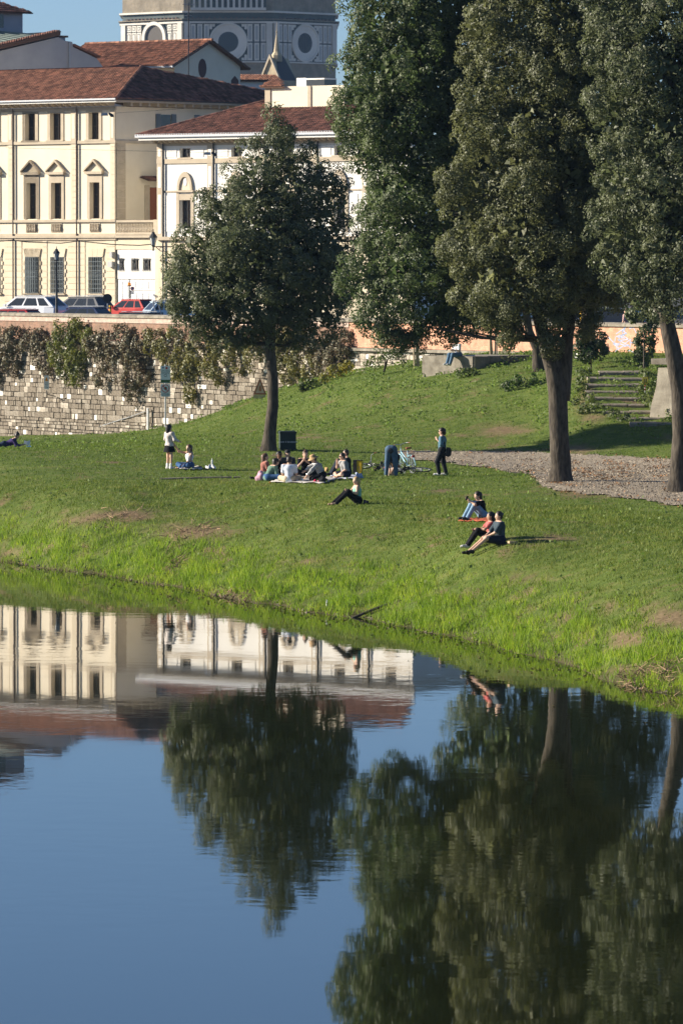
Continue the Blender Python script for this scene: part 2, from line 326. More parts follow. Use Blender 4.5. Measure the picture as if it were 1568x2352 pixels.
# ================================================================ embankment wall
_wa = Vector(at(0, 700, 316)[:2]); _wb = Vector(at(1400, 700, 263)[:2]); WTH = math.atan2(_wb.y-_wa.y, _wb.x-_wa.x)
WALL = Fac(_wa, WTH, -0.35, 'embankment_wall', 'long stone and brick embankment wall between the lawn and the street', 'wall')
wr = WALL.root
M_dark = mat('weathered_stone', (0.225,0.19,0.145), 0.95, col2=(0.10,0.083,0.062), scale=5.0, bump=0.02, bscale=14)
M_mid = mat('grey_stone', (0.30,0.265,0.21), 0.92, col2=(0.16,0.135,0.105), scale=4.0, bump=0.02, bscale=14)
M_pale = mat('pale_stone', (0.48,0.43,0.35), 0.9, col2=(0.28,0.24,0.19), scale=3.0, bump=0.015, bscale=14)
M_new = mat('new_stone', (0.80,0.77,0.70), 0.85, col2=(0.6,0.56,0.48), scale=3.0, bump=0.01)
M_mort = mat('old_mortar', (0.155,0.13,0.10), 0.97, var=0.4, scale=6, bump=0.02)
M_conc = mat('worn_concrete', (0.30,0.27,0.215), 0.93, col2=(0.16,0.14,0.108), scale=2.2, bump=0.012, bscale=25)
def brick_mat(name, c1, c2, mort, rot=0.0, blotch=0.0, blotch_col=(0.5,0.42,0.36)):
    m = bpy.data.materials.new(name); m.use_nodes = True; t = m.node_tree; N = t.nodes; L = t.links; b = N['Principled BSDF']; b.inputs['Roughness'].default_value = 0.92; b.inputs['Specular IOR Level'].default_value = 0.15
    tc = N.new('ShaderNodeTexCoord'); mp = N.new('ShaderNodeMapping'); mp.inputs['Rotation'].default_value = (math.pi/2, 0, 0); L.new(tc.outputs['Object'], mp.inputs[0])
    br = N.new('ShaderNodeTexBrick'); br.inputs['Scale'].default_value = 1.0; br.inputs['Brick Width'].default_value = 0.27; br.inputs['Row Height'].default_value = 0.075; br.inputs['Mortar Size'].default_value = 0.008; br.inputs['Bias'].default_value = 0.0
    br.inputs['Color1'].default_value = (*c1, 1); br.inputs['Color2'].default_value = (*c2, 1); br.inputs['Mortar'].default_value = (*mort, 1); L.new(mp.outputs[0], br.inputs[0])
    nz = N.new('ShaderNodeTexNoise'); nz.inputs['Scale'].default_value = 1.1; nz.inputs['Detail'].default_value = 8; nz.inputs['Roughness'].default_value = 0.7; L.new(tc.outputs['Object'], nz.inputs[0])
    rp = N.new('ShaderNodeMapRange'); rp.inputs[1].default_value = 0.45; rp.inputs[2].default_value = 0.62; rp.inputs[4].default_value = blotch; L.new(nz.outputs[0], rp.inputs[0])
    mx = N.new('ShaderNodeMix'); mx.data_type = 'RGBA'; L.new(rp.outputs[0], mx.inputs[0]); L.new(br.outputs[0], mx.inputs[6]); mx.inputs[7].default_value = (*blotch_col, 1)
    n2 = N.new('ShaderNodeTexNoise'); n2.inputs['Scale'].default_value = 4.0; n2.inputs['Detail'].default_value = 6; L.new(tc.outputs['Object'], n2.inputs[0])
    m2 = N.new('ShaderNodeMix'); m2.data_type = 'RGBA'; m2.blend_type = 'OVERLAY'; m2.inputs[0].default_value = 0.5; L.new(mx.outputs[2], m2.inputs[6]); L.new(n2.outputs[0], m2.inputs[7])
    L.new(m2.outputs[2], b.inputs['Base Color']); bp = N.new('ShaderNodeBump'); bp.inputs['Distance'].default_value = 0.012; L.new(br.outputs[1], bp.inputs['Height']); bp.invert = True; L.new(bp.outputs[0], b.inputs['Normal'])
    return m
M_bpink = brick_mat('pink_brick', (0.46,0.33,0.27), (0.52,0.39,0.32), (0.48,0.40,0.34), blotch=0.5, blotch_col=(0.50,0.36,0.28))
M_bred = brick_mat('old_red_brick', (0.31,0.18,0.125), (0.24,0.145,0.105), (0.28,0.20,0.15), blotch=0.8, blotch_col=(0.20,0.15,0.11))
M_bor = brick_mat('orange_brick', (0.52,0.25,0.16), (0.57,0.29,0.18), (0.54,0.37,0.28), blotch=0.6, blotch_col=(0.62,0.36,0.24))
XL, XR = -45.0, 95.0
Xs0, Xs1 = WALL.X(-25), WALL.X(985)      # stretch with visible ashlar
Xsplit = WALL.X(800)
b = MB(); b.box(XL, XR, 0.10, 1.2, -1.0, 6.36); b.build('core', M_mort, wr)
# stone courses
def block_mesh(name, bev=0.06):
    bm = bmesh.new(); bmesh.ops.create_cube(bm, size=1.0); bmesh.ops.bevel(bm, geom=bm.edges[:], offset=bev, segments=1, affect='EDGES'); me = bpy.data.meshes.new(name); bm.to_mesh(me); bm.free(); return me
_stones = []; z = 0.9
while z < 6.30:
    h = min(random.uniform(0.15, 0.32), 6.34-z); x = XL*0.6-random.random(); zc = z+h/2
    while x < WALL.X(1100):
        l = random.choice((random.uniform(0.16, 0.4), random.uniform(0.3, 0.75))); cx = x+l/2; p = WALL.world(cx, 0)
        if z-0.35+h > gz(p.x, p.y)-0.15:
            pr = random.random(); top = zc > 5.0
            k = 3 if (pr < (0.05 if not top else 0.08)) else 2 if pr < (0.13 if not top else 0.30) else 1 if pr < 0.46 else 0
            if cx > Xsplit: k = 3 if pr < 0.25 else 2 if pr < 0.8 else 1
            _stones.append((cx, zc+random.uniform(-.012, .012), l-random.uniform(.0, .02), h-random.uniform(-.01, .02), random.uniform(0.0, 0.05), k))
        x += l
    z += h
SM = [M_dark, M_mid, M_pale, M_new]; _bms = [block_mesh('stone%d' % k) for k in range(4)]
for k in range(4): _bms[k].materials.append(SM[k])
vis = [s for s in _stones if Xs0 < s[0] < Xs1]; vis.sort(key=lambda s: -(s[2]*s[3]*(1.5 if s[5] >= 2 else 1)))
big = vis[:300]; bigset = set(id(s) for s in big)
for cx, zc, l, h, pr, k in big:
    o = obj('stone', _bms[k], None, wr); o.location = (cx, 0.10-pr/2, zc); o.scale = (l, 0.16+pr, h); o.rotation_euler = (0, random.uniform(-.02, .02), random.uniform(-.03, .03))
b = MB()
for s in _stones:
    if id(s) in bigset: continue
    cx, zc, l, h, pr, k = s; b.cm = k; y0 = 0.02-pr; e = 0.02
    b.add([(cx-l/2, .12, zc-h/2), (cx+l/2, .12, zc-h/2), (cx+l/2, .12, zc+h/2), (cx-l/2, .12, zc+h/2), (cx-l/2+e, y0, zc-h/2+e), (cx+l/2-e, y0, zc-h/2+e), (cx+l/2-e, y0, zc+h/2-e), (cx-l/2+e, y0, zc+h/2-e)],
          [(4,5,6,7), (0,1,5,4), (1,2,6,5), (2,3,7,6), (3,0,4,7)])
tag(b.build('small_stones', SM, wr), kind='stuff')
# string course in lengths
x = XL
while x < XR:
    l = random.uniform(1.1, 1.7); b = MB(); b.box(x+.01, x+l-.01, -0.22+random.uniform(-.02, .02), 0.9, 6.36, 6.50+random.uniform(-.015, .015)); b.build('ledge_stone', M_conc, wr); x += l
b = MB(); b.box(XL, Xsplit, 0.06, 0.55, 6.52, 7.50); b.build('red_brickwork', M_bred, wr)
b = MB(); b.box(XL, Xsplit, 0.0, 0.5, 7.50, 7.78); b.build('parapet_brickwork', M_bpink, wr)
b = MB(); b.box(Xsplit+0.02, XR, 0.03, 0.5, 6.52, 7.78); b.build('orange_brickwork', M_bor, wr)
x = XL
while x < XR:
    l = random.uniform(1.2, 1.9); b = MB(); j = random.uniform(-.012, .012)
    b.prism([(-0.09+j, 7.78), (0.60, 7.78), (0.60, 7.88), (0.45, 7.96), (0.06, 7.96), (-0.09+j, 7.89)], x+.008, x+l-.008, 'x'); b.build('coping_stone', M_conc, wr); x += l
# ---------------------------------------------------------------- street, city ground
M_asph = mat('asphalt', (0.055,0.054,0.052), 0.9, var=0.3, scale=1.5, bump=0.004, bscale=60)
ZST = 6.5
b = MB(); a0 = WALL.world(XL-160, 0.58, ZST); a1 = WALL.world(XR+200, 0.58, ZST)
b.quad((a0.x, a0.y, ZST), (a1.x, a1.y, ZST), (700, 900, ZST), (-700, 900, ZST)); tag(b.build('street', M_asph), kind='structure')
b = MB(); b.quad((-5000, 480, ZST-.05), (5000, 480, ZST-.05), (6000, 8000, ZST-.05), (-6000, 8000, ZST-.05)); tag(b.build('city_ground', mat('city_ground', (0.16,0.14,0.12), 0.95, var=0.3, scale=0.02)), kind='structure')
# ================================================================ grass
def blades(x, y, h, w, lean=0.35, nseg=1):
    n = len(x); z = gzv(x, y); a = RNG.uniform(0, math.pi, n); d = np.stack([np.cos(a), np.sin(a), np.zeros(n)], -1)
    B = np.stack([x, y, z-0.01], -1); la = RNG.uniform(0, 2*math.pi, n); t = np.stack([np.cos(la)*lean*h, np.sin(la)*lean*h, h], -1)*RNG.uniform(0.7, 1.0, (n, 1))
    w = np.asarray(w).reshape(-1, 1)*np.ones((n, 1))
    return np.stack([B-d*w*.5, B+d*w*.5, B+t], 1)
def scatter(n, xr, yr, test):
    x = RNG.uniform(*xr, n); y = RNG.uniform(*yr, n); half = (W0/2+170)/FPX
    k = np.abs(x) < y*half; x, y = x[k], y[k]; z = gzv(x, y); k = test(x, y, z); return x[k], y[k], z[k]
def grass_mat(name, c1, c2, c3, trans=0.35, scale=0.7):
    m = bpy.data.materials.new(name); m.use_nodes = True; t = m.node_tree; N = t.nodes; L = t.links; b = N['Principled BSDF']; b.inputs['Roughness'].default_value = 0.6; b.inputs['Specular IOR Level'].default_value = 0.2
    g = N.new('ShaderNodeNewGeometry'); tc = N.new('ShaderNodeTexCoord'); nz = N.new('ShaderNodeTexNoise'); nz.inputs['Scale'].default_value = scale; nz.inputs['Detail'].default_value = 4; L.new(tc.outputs['Object'], nz.inputs[0])
    mr = N.new('ShaderNodeMapRange'); mr.inputs[1].default_value = 0.32; mr.inputs[2].default_value = 0.68; L.new(nz.outputs[0], mr.inputs[0])
    ad = N.new('ShaderNodeMath'); ad.operation = 'MULTIPLY_ADD'; ad.inputs[1].default_value = 0.28; L.new(g.outputs['Random Per Island'], ad.inputs[0])
    n2 = N.new('ShaderNodeTexNoise'); n2.inputs['Scale'].default_value = 4.5; n2.inputs['Detail'].default_value = 3; L.new(tc.outputs['Object'], n2.inputs[0]); m2 = N.new('ShaderNodeMapRange'); m2.inputs[1].default_value = .3; m2.inputs[2].default_value = .7; m2.inputs[4].default_value = .32; L.new(n2.outputs[0], m2.inputs[0]); h = N.new('ShaderNodeMath'); h.operation = 'MULTIPLY_ADD'; h.inputs[1].default_value = 0.42; L.new(mr.outputs[0], h.inputs[0]); L.new(m2.outputs[0], h.inputs[2]); L.new(h.outputs[0], ad.inputs[2])
    r = N.new('ShaderNodeValToRGB'); e = r.color_ramp.elements; e.new(0.5)
    for k, (p, c) in enumerate([(0.12, c1), (0.5, c2), (0.92, c3)]): e[k].position = p; e[k].color = (*c, 1)
    L.new(ad.outputs[0], r.inputs[0]); L.new(r.outputs[0], b.inputs['Base Color'])
    tr = N.new('ShaderNodeBsdfTranslucent'); L.new(r.outputs[0], tr.inputs[0]); ms = N.new('ShaderNodeMixShader'); ms.inputs[0].default_value = trans
    L.new(b.outputs[0], ms.inputs[1]); L.new(tr.outputs[0], ms.inputs[2]); L.new(ms.outputs[0], N['Material Output'].inputs[0]); return m
def wall_front(x, y): # only ground on this side of the embankment wall
    return ((x-WALL.P.x)*WALL.n.x+(y-WALL.P.y)*WALL.n.y) < -0.1
def tlawn(x, y, z):
    return (z > 1.7) & wall_front(x, y) & (~on_path(x, y, z)) & (RNG.random(len(x)) > bare(x, y, z)*0.93)
x, y, z = scatter(235000, (-21, 20), (150, 318), tlawn)
k_ = 3; x = np.repeat(x, k_)+RNG.normal(0, .035, len(x)*k_); y = np.repeat(y, k_)+RNG.normal(0, .035, len(y)*k_)
h = np.repeat(RNG.uniform(0.03, 0.085, len(z))*(1+0.8*np.clip(wob(z*3+np.arange(len(z))*.01, z), 0, 1)), k_)*RNG.uniform(.7, 1.2, len(x))
tag(obj('lawn_grass', qmesh('lawn_grass', blades(x, y, h, 0.026, 0.55), 3), grass_mat('lawn_grass', (0.048,0.094,0.012), (0.125,0.195,0.023), (0.27,0.295,0.06))), 'short mown lawn grass with worn patches on the river terrace', 'grass', kind='stuff')
def tslope(x, y, z):
    dens = np.clip(0.75+0.35*wob(x*1.1, y*.8)+.25*wob(x*3.1, y*2.2), 0.15, 1)
    return (z > 0.5) & (z < 2.4) & (RNG.random(len(x)) < dens) & (RNG.random(len(x)) > bare(x, y, z)*0.96)
x, y, z = scatter(400000, (-19, 15), (136, 222), tslope)
cl = np.clip(wob(x*1.4+1, y*.9), -.5, 1); h = RNG.uniform(0.05, 0.15, len(x))*(1+.6*cl)
tag(obj('slope_grass', qmesh('slope_grass', blades(x, y, h, 0.026, 0.6), 3), grass_mat('slope_grass', (0.052,0.10,0.013), (0.145,0.20,0.026), (0.31,0.29,0.08), 0.35, scale=1.0)), 'patchy half-dry grass on the upper slope of the bank', 'grass', kind='stuff')
def tbank(x, y, z):
    cl = wob(x*.9+3, y*.55)+.6*wob(x*2.3, y*1.3+2)
    dens = np.clip((1.45-z)*1.1, 0, 1)*np.clip(.8+.6*cl, 0.15, 1)
    return (z > -0.01) & (z < 1.7) & (RNG.random(len(x)) < dens) & (RNG.random(len(x)) > bare(x, y, z)*0.9)
x, y, z = scatter(520000, (-19, 15), (132, 218), tbank)
cl = np.clip(wob(x*.9+3, y*.55)+.6*wob(x*2.3, y*1.3+2), -0.4, 1.3); h = RNG.uniform(0.12, 0.26, len(x))*np.clip(1.35-0.45*z, 0.5, 1.35)*(1+.75*cl)
tag(obj('bank_grass', qmesh('bank_grass', blades(x, y, h, 0.026, 0.45), 3), grass_mat('bank_grass', (0.065,0.13,0.013), (0.20,0.32,0.020), (0.42,0.48,0.05), 0.5, scale=1.3)), 'long lime green grass in clumps along the lower bank', 'grass', kind='stuff')
x, y, z = scatter(150000, (-17, 13), (128, 215), lambda x, y, z: (z > -0.06) & (z < 0.22) & (RNG.random(len(x)) < 0.45+0.5*wob(x*1.3, y*.6)))
h = RNG.uniform(0.08, 0.30, len(x))
tag(obj('waterside_grass', qmesh('waterside_grass', blades(x, y, h, 0.014, 0.8), 3), grass_mat('dry_sedge', (0.10,0.085,0.03), (0.17,0.15,0.055), (0.13,0.17,0.04), 0.3)), 'straggly dry grass and sedge along the waterline', 'grass', kind='stuff')
# broad-leaved weeds on the hill and the bank
def tweed(x, y, z):
    X, Y = pix(x, y, z); hill = (z > 3.0) & (Y < 1005) & wall_front(x, y)
    p = np.where(hill, np.clip(wob(x*.8, y*.45)+wob(x*2.1+1, y*1.3)*.6, 0, 1)*0.9, np.where(z < 2.2, np.clip(wob(x*1.3+5, y*.9)-0.35, 0, 1)*0.5, 0.02))
    return (RNG.random(len(x)) < p) & (~on_path(x, y, z)) & (bare(x, y, z) < 0.3)
x, y, z = scatter(200000, (-17, 16), (140, 300), tweed)
V = leaf_quads(np.stack([x, y, z+RNG.uniform(0.05, 0.17, len(x))], -1), np.tile([0, 0, 1.0], (len(x), 1)), 0.12, 0.085, spread=0.9)
tag(obj('broadleaf_weeds', qmesh('broadleaf_weeds', V), leaf_mat('weed_leaves', (0.10,0.17,0.025), (0.22,0.32,0.06), rough=0.65, spec=.12, trans=0.35)), 'low broad-leaved weeds scattered over the grassy slope', 'weeds', kind='stuff')
# gravel path sheet
_px = np.linspace(-2, 28, 200); _py = np.linspace(186, 236, 190); _X, _Y = np.meshgrid(_px, _py); _Z = gzv(_X.ravel(), _Y.ravel()).reshape(_X.shape)
_on = on_path(_X.ravel(), _Y.ravel(), _Z.ravel()).reshape(_X.shape); _q = _on[:-1, :-1] & _on[1:, :-1] & _on[:-1, 1:] & _on[1:, 1:]
_I = np.arange(_X.size).reshape(_X.shape); _F = np.stack([_I[:-1, :-1], _I[:-1, 1:], _I[1:, 1:], _I[1:, :-1]], -1)[_q]
_u, _inv = np.unique(_F.ravel(), return_inverse=True); _V = np.stack([_X.ravel(), _Y.ravel(), _Z.ravel()+0.035], -1)[_u]
me = bpy.data.meshes.new('gravel_path'); me.from_pydata(_V.tolist(), [], _inv.reshape(-1, 4).tolist()); me.update()
tag(obj('gravel_path', me, mat('gravel', (0.33,0.28,0.21), 0.95, col2=(0.21,0.17,0.12), scale=5, detail=10, bump=0.02, bscale=30)), kind='structure')
x, y, z = scatter(70000, (-2, 20), (186, 236), lambda x, y, z: on_path(x, y, z, -1))
k = RNG.random(len(x)) < 0.55; x, y, z = x[k], y[k], z[k]
V = leaf_quads(np.stack([x, y, z+0.05], -1), np.tile([0, 0, 1.0], (len(x), 1)), 0.05, 0.045, spread=0.8)
tag(obj('gravel_stones', qmesh('gravel_stones', V), mat('gravel_bits', (0.32,0.27,0.20), 0.9, island=0.5)), 'loose grey gravel stones on the path', 'gravel', kind='stuff')
x, y, z = scatter(40000, (2, 16), (180, 232), lambda x, y, z: on_path(x, y, z, -4) & (RNG.random(len(x)) < np.clip(wob(x*.9, y*.6), 0.02, 1)*0.5))
V = leaf_quads(np.stack([x, y, z+0.06], -1), np.tile([0, 0, 1.0], (len(x), 1)), 0.075, 0.06, spread=0.5)
tag(obj('fallen_leaves', qmesh('fallen_leaves', V), mat('dry_leaves', (0.32,0.17,0.075), 0.8, island=0.5)), 'dry brown leaves fallen on the gravel', 'leaves', kind='stuff')

# stones, mud clods and floating leaves at the water's edge
x, y, z = scatter(90000, (-17, 13), (128, 215), lambda x, y, z: (z > -0.08) & (z < 0.25) & (RNG.random(len(x)) < np.clip(wob(x*1.7+2, y*.8), 0.02, 1)*0.35))
V = []; n_ = len(x); rr = RNG.uniform(.03, .11, n_)**1.0
dirs = np.array([[1, 0, 0], [0, 1, 0], [-1, 0, 0], [0, -1, 0]]); C = np.stack([x, y, z], -1); jit = RNG.uniform(.6, 1.3, (n_, 5))
rim = [C+dirs[k]*(rr*jit[:, k])[:, None] for k in range(4)]; tip = C+np.stack([np.zeros(n_), np.zeros(n_), rr*.6*jit[:, 4]], -1)
V = np.concatenate([np.stack([rim[k], rim[(k+1) % 4], tip], 1) for k in range(4)])
tag(obj('shore_stones', qmesh('shore_stones', V, 3), mat('wet_stones', (.20,.17,.12), .8, col2=(.08,.07,.045), scale=4)), 'small stones and mud clods along the waterline', 'stones', kind='stuff')
n_ = 700; t_ = RNG.random(n_); i_ = np.minimum((t_*(len(_shore)-1)).astype(int), len(_shore)-2); f_ = (t_*(len(_shore)-1)-i_)[:, None]; S = _shore[i_]*(1-f_)+_shore[i_+1]*f_
off = RNG.exponential(0.8, n_)+.1; x, y = S[:, 0]-off*.95, S[:, 1]-off*.3
V = leaf_quads(np.stack([x, y, np.full(n_, .008)], -1), np.tile([0, 0, 1.0], (n_, 1)), .09, .06, spread=.02)
tag(obj('floating_leaves', qmesh('floating_leaves', V), mat('floating_leaf', (.20,.17,.07), .5, island=.6)), 'leaves and bits floating on the river near the bank', 'leaves', kind='stuff')
# ================================================================ trees
M_bark = mat('holm_oak_bark', (0.10,0.083,0.062), 0.95, col2=(0.03,0.024,0.018), scale=9.0, bump=0.035, bscale=11, stretch=(1,1,0.28), detail=9)
M_leaf_a = leaf_mat('holm_oak_leaves', (0.030,0.048,0.020), (0.175,0.200,0.088))
M_leaf_b = leaf_mat('olive_oak_leaves', (0.044,0.053,0.019), (0.225,0.240,0.095))
M_leaf_c = leaf_mat('green_oak_leaves', (0.022,0.048,0.014), (0.155,0.215,0.070))
def trunk_tube(mb, pts, rr, n=14, wob=0.08, roots=False):
    pts = [Vector(p) for p in pts]; P = []; R = []
    for i in range(len(pts)-1):
        for k in range(4):
            t = k/4; P.append(pts[i].lerp(pts[i+1], t)); R.append(rr[i]*(1-t)+rr[i+1]*t)
    P.append(pts[-1]); R.append(rr[-1]); o = len(mb.v); mb.tube(P, R, n)
    for i in range(len(P)):
        for k in range(n):
            v = Vector(mb.v[o+i*n+k]); d = v-P[i]; f = 1+wob*pnoise(Vector((k*1.3, i*0.35, o)))+0.5*wob*math.sin(k*3.1+o)
            if roots and i < 4: f += (0.55-0.14*i)*max(0, math.sin(k*2*math.pi/n*3+o))*(1-i/4)
            mb.v[o+i*n+k] = tuple(P[i]+d*f)
def tree(name, label, base, stems, lobes, leafmats, group='holm oaks along the river lawn', twigs=True, **kw):
    "stems: list of (pts, radii) in world space; lobes: list of lists of (centre,rx,ry,rz)"
    r = empty(name, base, 0, label, 'tree', group); r0 = Vector(base)
    mb = MB()
    for i, (pts, rr) in enumerate(stems): trunk_tube(mb, [Vector(p)-r0 for p in pts], rr, roots=(i == 0))
    tr = mb.build('trunk', M_bark, r, smooth=True)
    ends = [Vector(q)-r0 for s in stems for q in s[0][-4:]]
    for lb in lobes:
        for c, rx, ry, rz in lb:
            c = Vector(c)-r0; e = min(ends, key=lambda q: (q-c).length+(3 if q.z > c.z+.2 else 0)); m = e.lerp(c, 0.5)+Vector((random.uniform(-.3, .3), random.uniform(-.3, .3), -0.3+0.1*random.random()))
            if (c-e).length < .4 or c.z < e.z+.25: continue
            c = e.lerp(c, .75); mb = MB(); mb.tube([e, m.lerp(e, .3), c], [0.055+0.02*(c-e).length**0.5, 0.05, 0.02], 6); mb.build('branch', M_bark, tr, smooth=True)
    sat = []
    for lb in lobes:      # small side tufts break up the outline
        q = list(lb)
        for c, rx, ry, rz in lb:
            for _ in range(2):
                d = sph(1)[0]; d[2] = abs(d[2]) if d[2] < -.25 else d[2]; k = random.uniform(.28, .46); q.append((Vector(c)+Vector((d[0]*rx*1.02, d[1]*ry*1.02, d[2]*rz*1.02+.15*rz)), rx*k*.9, ry*k*.9, rz*k*1.15))
        sat.append(q)
    lobes = sat
    for lb, lm in zip(lobes, leafmats):
        V = crown([(Vector(c)-r0, a, b_, d) for c, a, b_, d in lb], **kw)
        obj('crown', qmesh('crown', V), lm, r)
    return r
def lob(xd, yd, D, rpx, rypx=None, depth=None):
    s = FPX/D; rx = rpx/s; rz = (rypx or rpx)/s
    return (at(xd, yd, D), rx, depth or (rx+rz)*0.5, rz)
# ---- the round holm oak on the left, leaning trunk
B1 = gp(617, 1036); D1 = B1.y
st = [([(B1.x, B1.y, B1.z-.2), at(620, 990, D1), at(627, 930, D1), at(626, 860, D1), at(620, 800, D1), at(625, 740, D1), at(640, 640, D1)], [0.33, 0.25, 0.225, 0.215, 0.20, 0.17, 0.10]),
      ([at(622, 790, D1), at(600, 740, D1-.4), at(570, 690, D1-.6)], [0.13, 0.10, 0.06])]
L1 = [lob(x, y, D1+d, r, ry) for x, y, d, r, ry in [
    (640,330,0,50,48),(600,380,-.4,55,60),(680,395,.3,55,60),(570,440,-.3,75,60),(660,450,-.6,80,70),(735,440,.4,55,60),(760,480,.5,48,60),
    (520,510,.2,75,65),(620,520,-1.0,90,75),(720,530,.2,85,75),(470,570,.3,70,65),(560,590,-1.1,95,75),(680,610,-.9,95,80),(755,580,.6,55,70),
    (440,630,.3,55,60),(500,660,-.7,80,70),(610,680,-.9,90,65),(720,680,.2,75,70),(470,715,.1,60,45),(560,735,-.3,75,48),(660,735,.3,70,45),(740,725,.8,48,50),
    (600,560,1.6,110,110),(680,640,1.5,100,90),(500,640,1.4,80,80),(520,770,-.2,40,32),(570,790,.2,38,30),(700,775,.5,50,30),(425,665,.4,44,52),(435,715,.3,46,46),(485,755,.1,44,30),(765,650,.5,44,60),(775,600,.6,38,56),(760,710,.5,40,44),(620,775,.1,50,24)]]
tree('round_holm_oak', 'smaller round holm oak with one slim leaning trunk beside the litter bin', tuple(B1), st, [L1], [M_leaf_a], L=0.105, Wd=0.058, per=92, clump_area=0.40, cr=(0.2, 0.46), spread=0.36, inner=18)
# ---- the great holm oak with the forked trunk
B3 = gp(1287, 1108); D3 = B3.y
st = [([(B3.x, B3.y, B3.z-.2), at(1288, 1070, D3), at(1284, 1000, D3), at(1280, 900, D3), at(1272, 850, D3), at(1250, 780, D3), at(1230, 700, D3), at(1170, 560, D3+.9), at(1050, 300, D3+2.4)], [0.47, 0.36, 0.34, 0.33, 0.31, 0.24, 0.21, 0.16, 0.08]),
      ([at(1290, 920, D3+.1), at(1295, 850, D3+.1), at(1302, 780, D3+.1), at(1312, 700, D3+.1), at(1320, 560, D3), at(1300, 300, D3), at(1290, 50, D3)], [0.28, 0.28, 0.22, 0.20, 0.16, 0.12, 0.06])]
La = [lob(x, y, D3+2.6+d, r, ry) for x, y, d, r, ry in [
    (860,60,.5,85,80),(960,20,0,110,90),(1060,60,.4,90,110),(840,170,.3,75,75),(940,150,-.8,100,100),(1040,220,.2,95,110),(820,260,.4,70,65),(910,290,-.6,100,80),
    (1010,350,-.2,95,100),(860,360,.5,65,60),(930,430,-.5,85,75),(890,490,.8,55,60),(1000,510,-.3,95,85),(900,570,.3,70,55),(840,610,.6,65,50),(950,620,-.8,90,75),
    (1040,620,.2,85,80),(830,660,.8,55,45),(900,690,-.2,75,50),(980,710,-.3,75,55),(1060,720,.3,60,55),(870,735,.6,48,38),(930,745,.2,50,32),(1010,755,.3,36,24),(1040,690,.2,62,50),(1062,742,.3,46,30),(1115,745,-1.2,42,28),
    (950,300,2.0,120,200),(1040,480,1.8,110,180),(930,560,1.6,100,120),(1090,140,1.8,65,120),(1100,320,1.8,65,110),(1095,470,1.6,60,90),(930,60,2.0,120,150),(1050,30,1.8,110,140),(880,200,1.6,90,110),(880,-60,.2,110,80),(1010,-80,.1,120,90),(960,790,.3,16,30),(900,780,.4,20,28)]]
Lb = [lob(x, y, D3-1.0+d, r, ry) for x, y, d, r, ry in [
    (1190,40,0,90,110),(1290,0,-.6,100,110),(1170,170,-.4,75,110),(1260,160,-1.0,95,110),(1350,100,0,90,100),(1150,290,0,70,90),(1230,300,-1.2,95,95),(1330,250,-.6,90,110),
    (1130,390,.2,75,75),(1210,420,-1.2,90,90),(1310,400,-.8,95,95),(1390,340,.5,60,100),(1100,490,.2,75,70),(1190,530,-1.2,95,80),(1290,530,-1.1,95,80),(1370,480,.3,60,80),
    (1080,580,.3,75,60),(1160,630,-.8,90,65),(1260,630,-1.0,95,65),(1340,610,.1,70,70),(1110,660,.1,70,55),(1200,690,-.6,70,48),(1300,685,-.4,75,45),(1370,670,.6,55,50),
    (1090,700,.4,55,40),(1150,715,.3,50,36),(1340,720,.4,45,32),(1110,80,-.2,50,80),(1105,210,-.3,48,70),(1090,300,-.2,45,60),(1060,420,-.2,50,60),(1375,-20,1.6,80,100),(1385,110,1.8,75,90),(1380,220,1.8,75,90),(1385,320,1.8,70,90),(1272,745,-.1,26,36),(1262,790,.0,15,22),(1420,60,2.2,70,110),(1425,200,2.2,60,110),(1420,320,2.4,60,100),(1415,440,2.2,60,90),(1420,560,2.4,55,80),(1405,650,2.0,50,45),(1270,250,1.6,130,240),(1230,560,1.5,130,140),(1250,60,1.4,120,170),(1240,-90,0,120,90),(1360,-60,.2,110,90),(1170,780,.4,18,30),(1345,745,.5,18,26)]]
tree('forked_holm_oak', 'largest holm oak with a thick forked trunk standing at the gravel edge', tuple(B3), st, [La, Lb], [M_leaf_c, M_leaf_b], L=0.105, Wd=0.058, per=92, clump_area=0.40, cr=(0.2, 0.46), spread=0.36, inner=18)
# ---- the tree cut by the right edge of the picture
B4 = gp(1558, 1131); D4 = B4.y
st = [([(B4.x, B4.y, B4.z-.2), at(1560, 1080, D4), at(1566, 1000, D4), at(1562, 900, D4), at(1548, 820, D4), at(1532, 740, D4), at(1520, 660, D4), at(1540, 450, D4), at(1560, 200, D4)], [0.40, 0.33, 0.32, 0.31, 0.29, 0.26, 0.2, 0.16, 0.1])]
L4 = [lob(x, y, D4+d, r, ry) for x, y, d, r, ry in [
    (1425,110,.2,60,90),(1400,270,.4,50,80),(1410,400,.1,55,70),(1395,520,.3,50,60),(1415,610,.2,55,50),(1390,20,.5,60,80),(1470,60,.5,85,110),(1560,40,-.3,110,110),(1450,200,.4,75,100),(1530,180,-.6,100,110),(1640,150,.2,110,130),(1460,320,.2,70,90),(1540,320,-.8,95,100),(1450,430,.3,65,75),
    (1530,450,-.8,95,90),(1640,400,.2,110,140),(1470,530,.1,75,70),(1560,560,-.9,95,80),(1500,620,-.3,80,60),(1580,650,-.6,80,60),(1480,680,.4,48,42),(1545,700,.1,60,36),(1640,620,.3,100,90),
    (1560,300,1.8,150,300),(1580,560,1.6,130,150),(1700,300,.8,110,260),(1540,-70,.2,130,80),(1680,0,.3,120,110)]]
tree('edge_holm_oak', 'holm oak with slender mossy trunk cut off by the right picture edge', tuple(B4), st, [L4], [M_leaf_a], L=0.105, Wd=0.058, per=92, clump_area=0.40, cr=(0.2, 0.46), spread=0.36, inner=18)
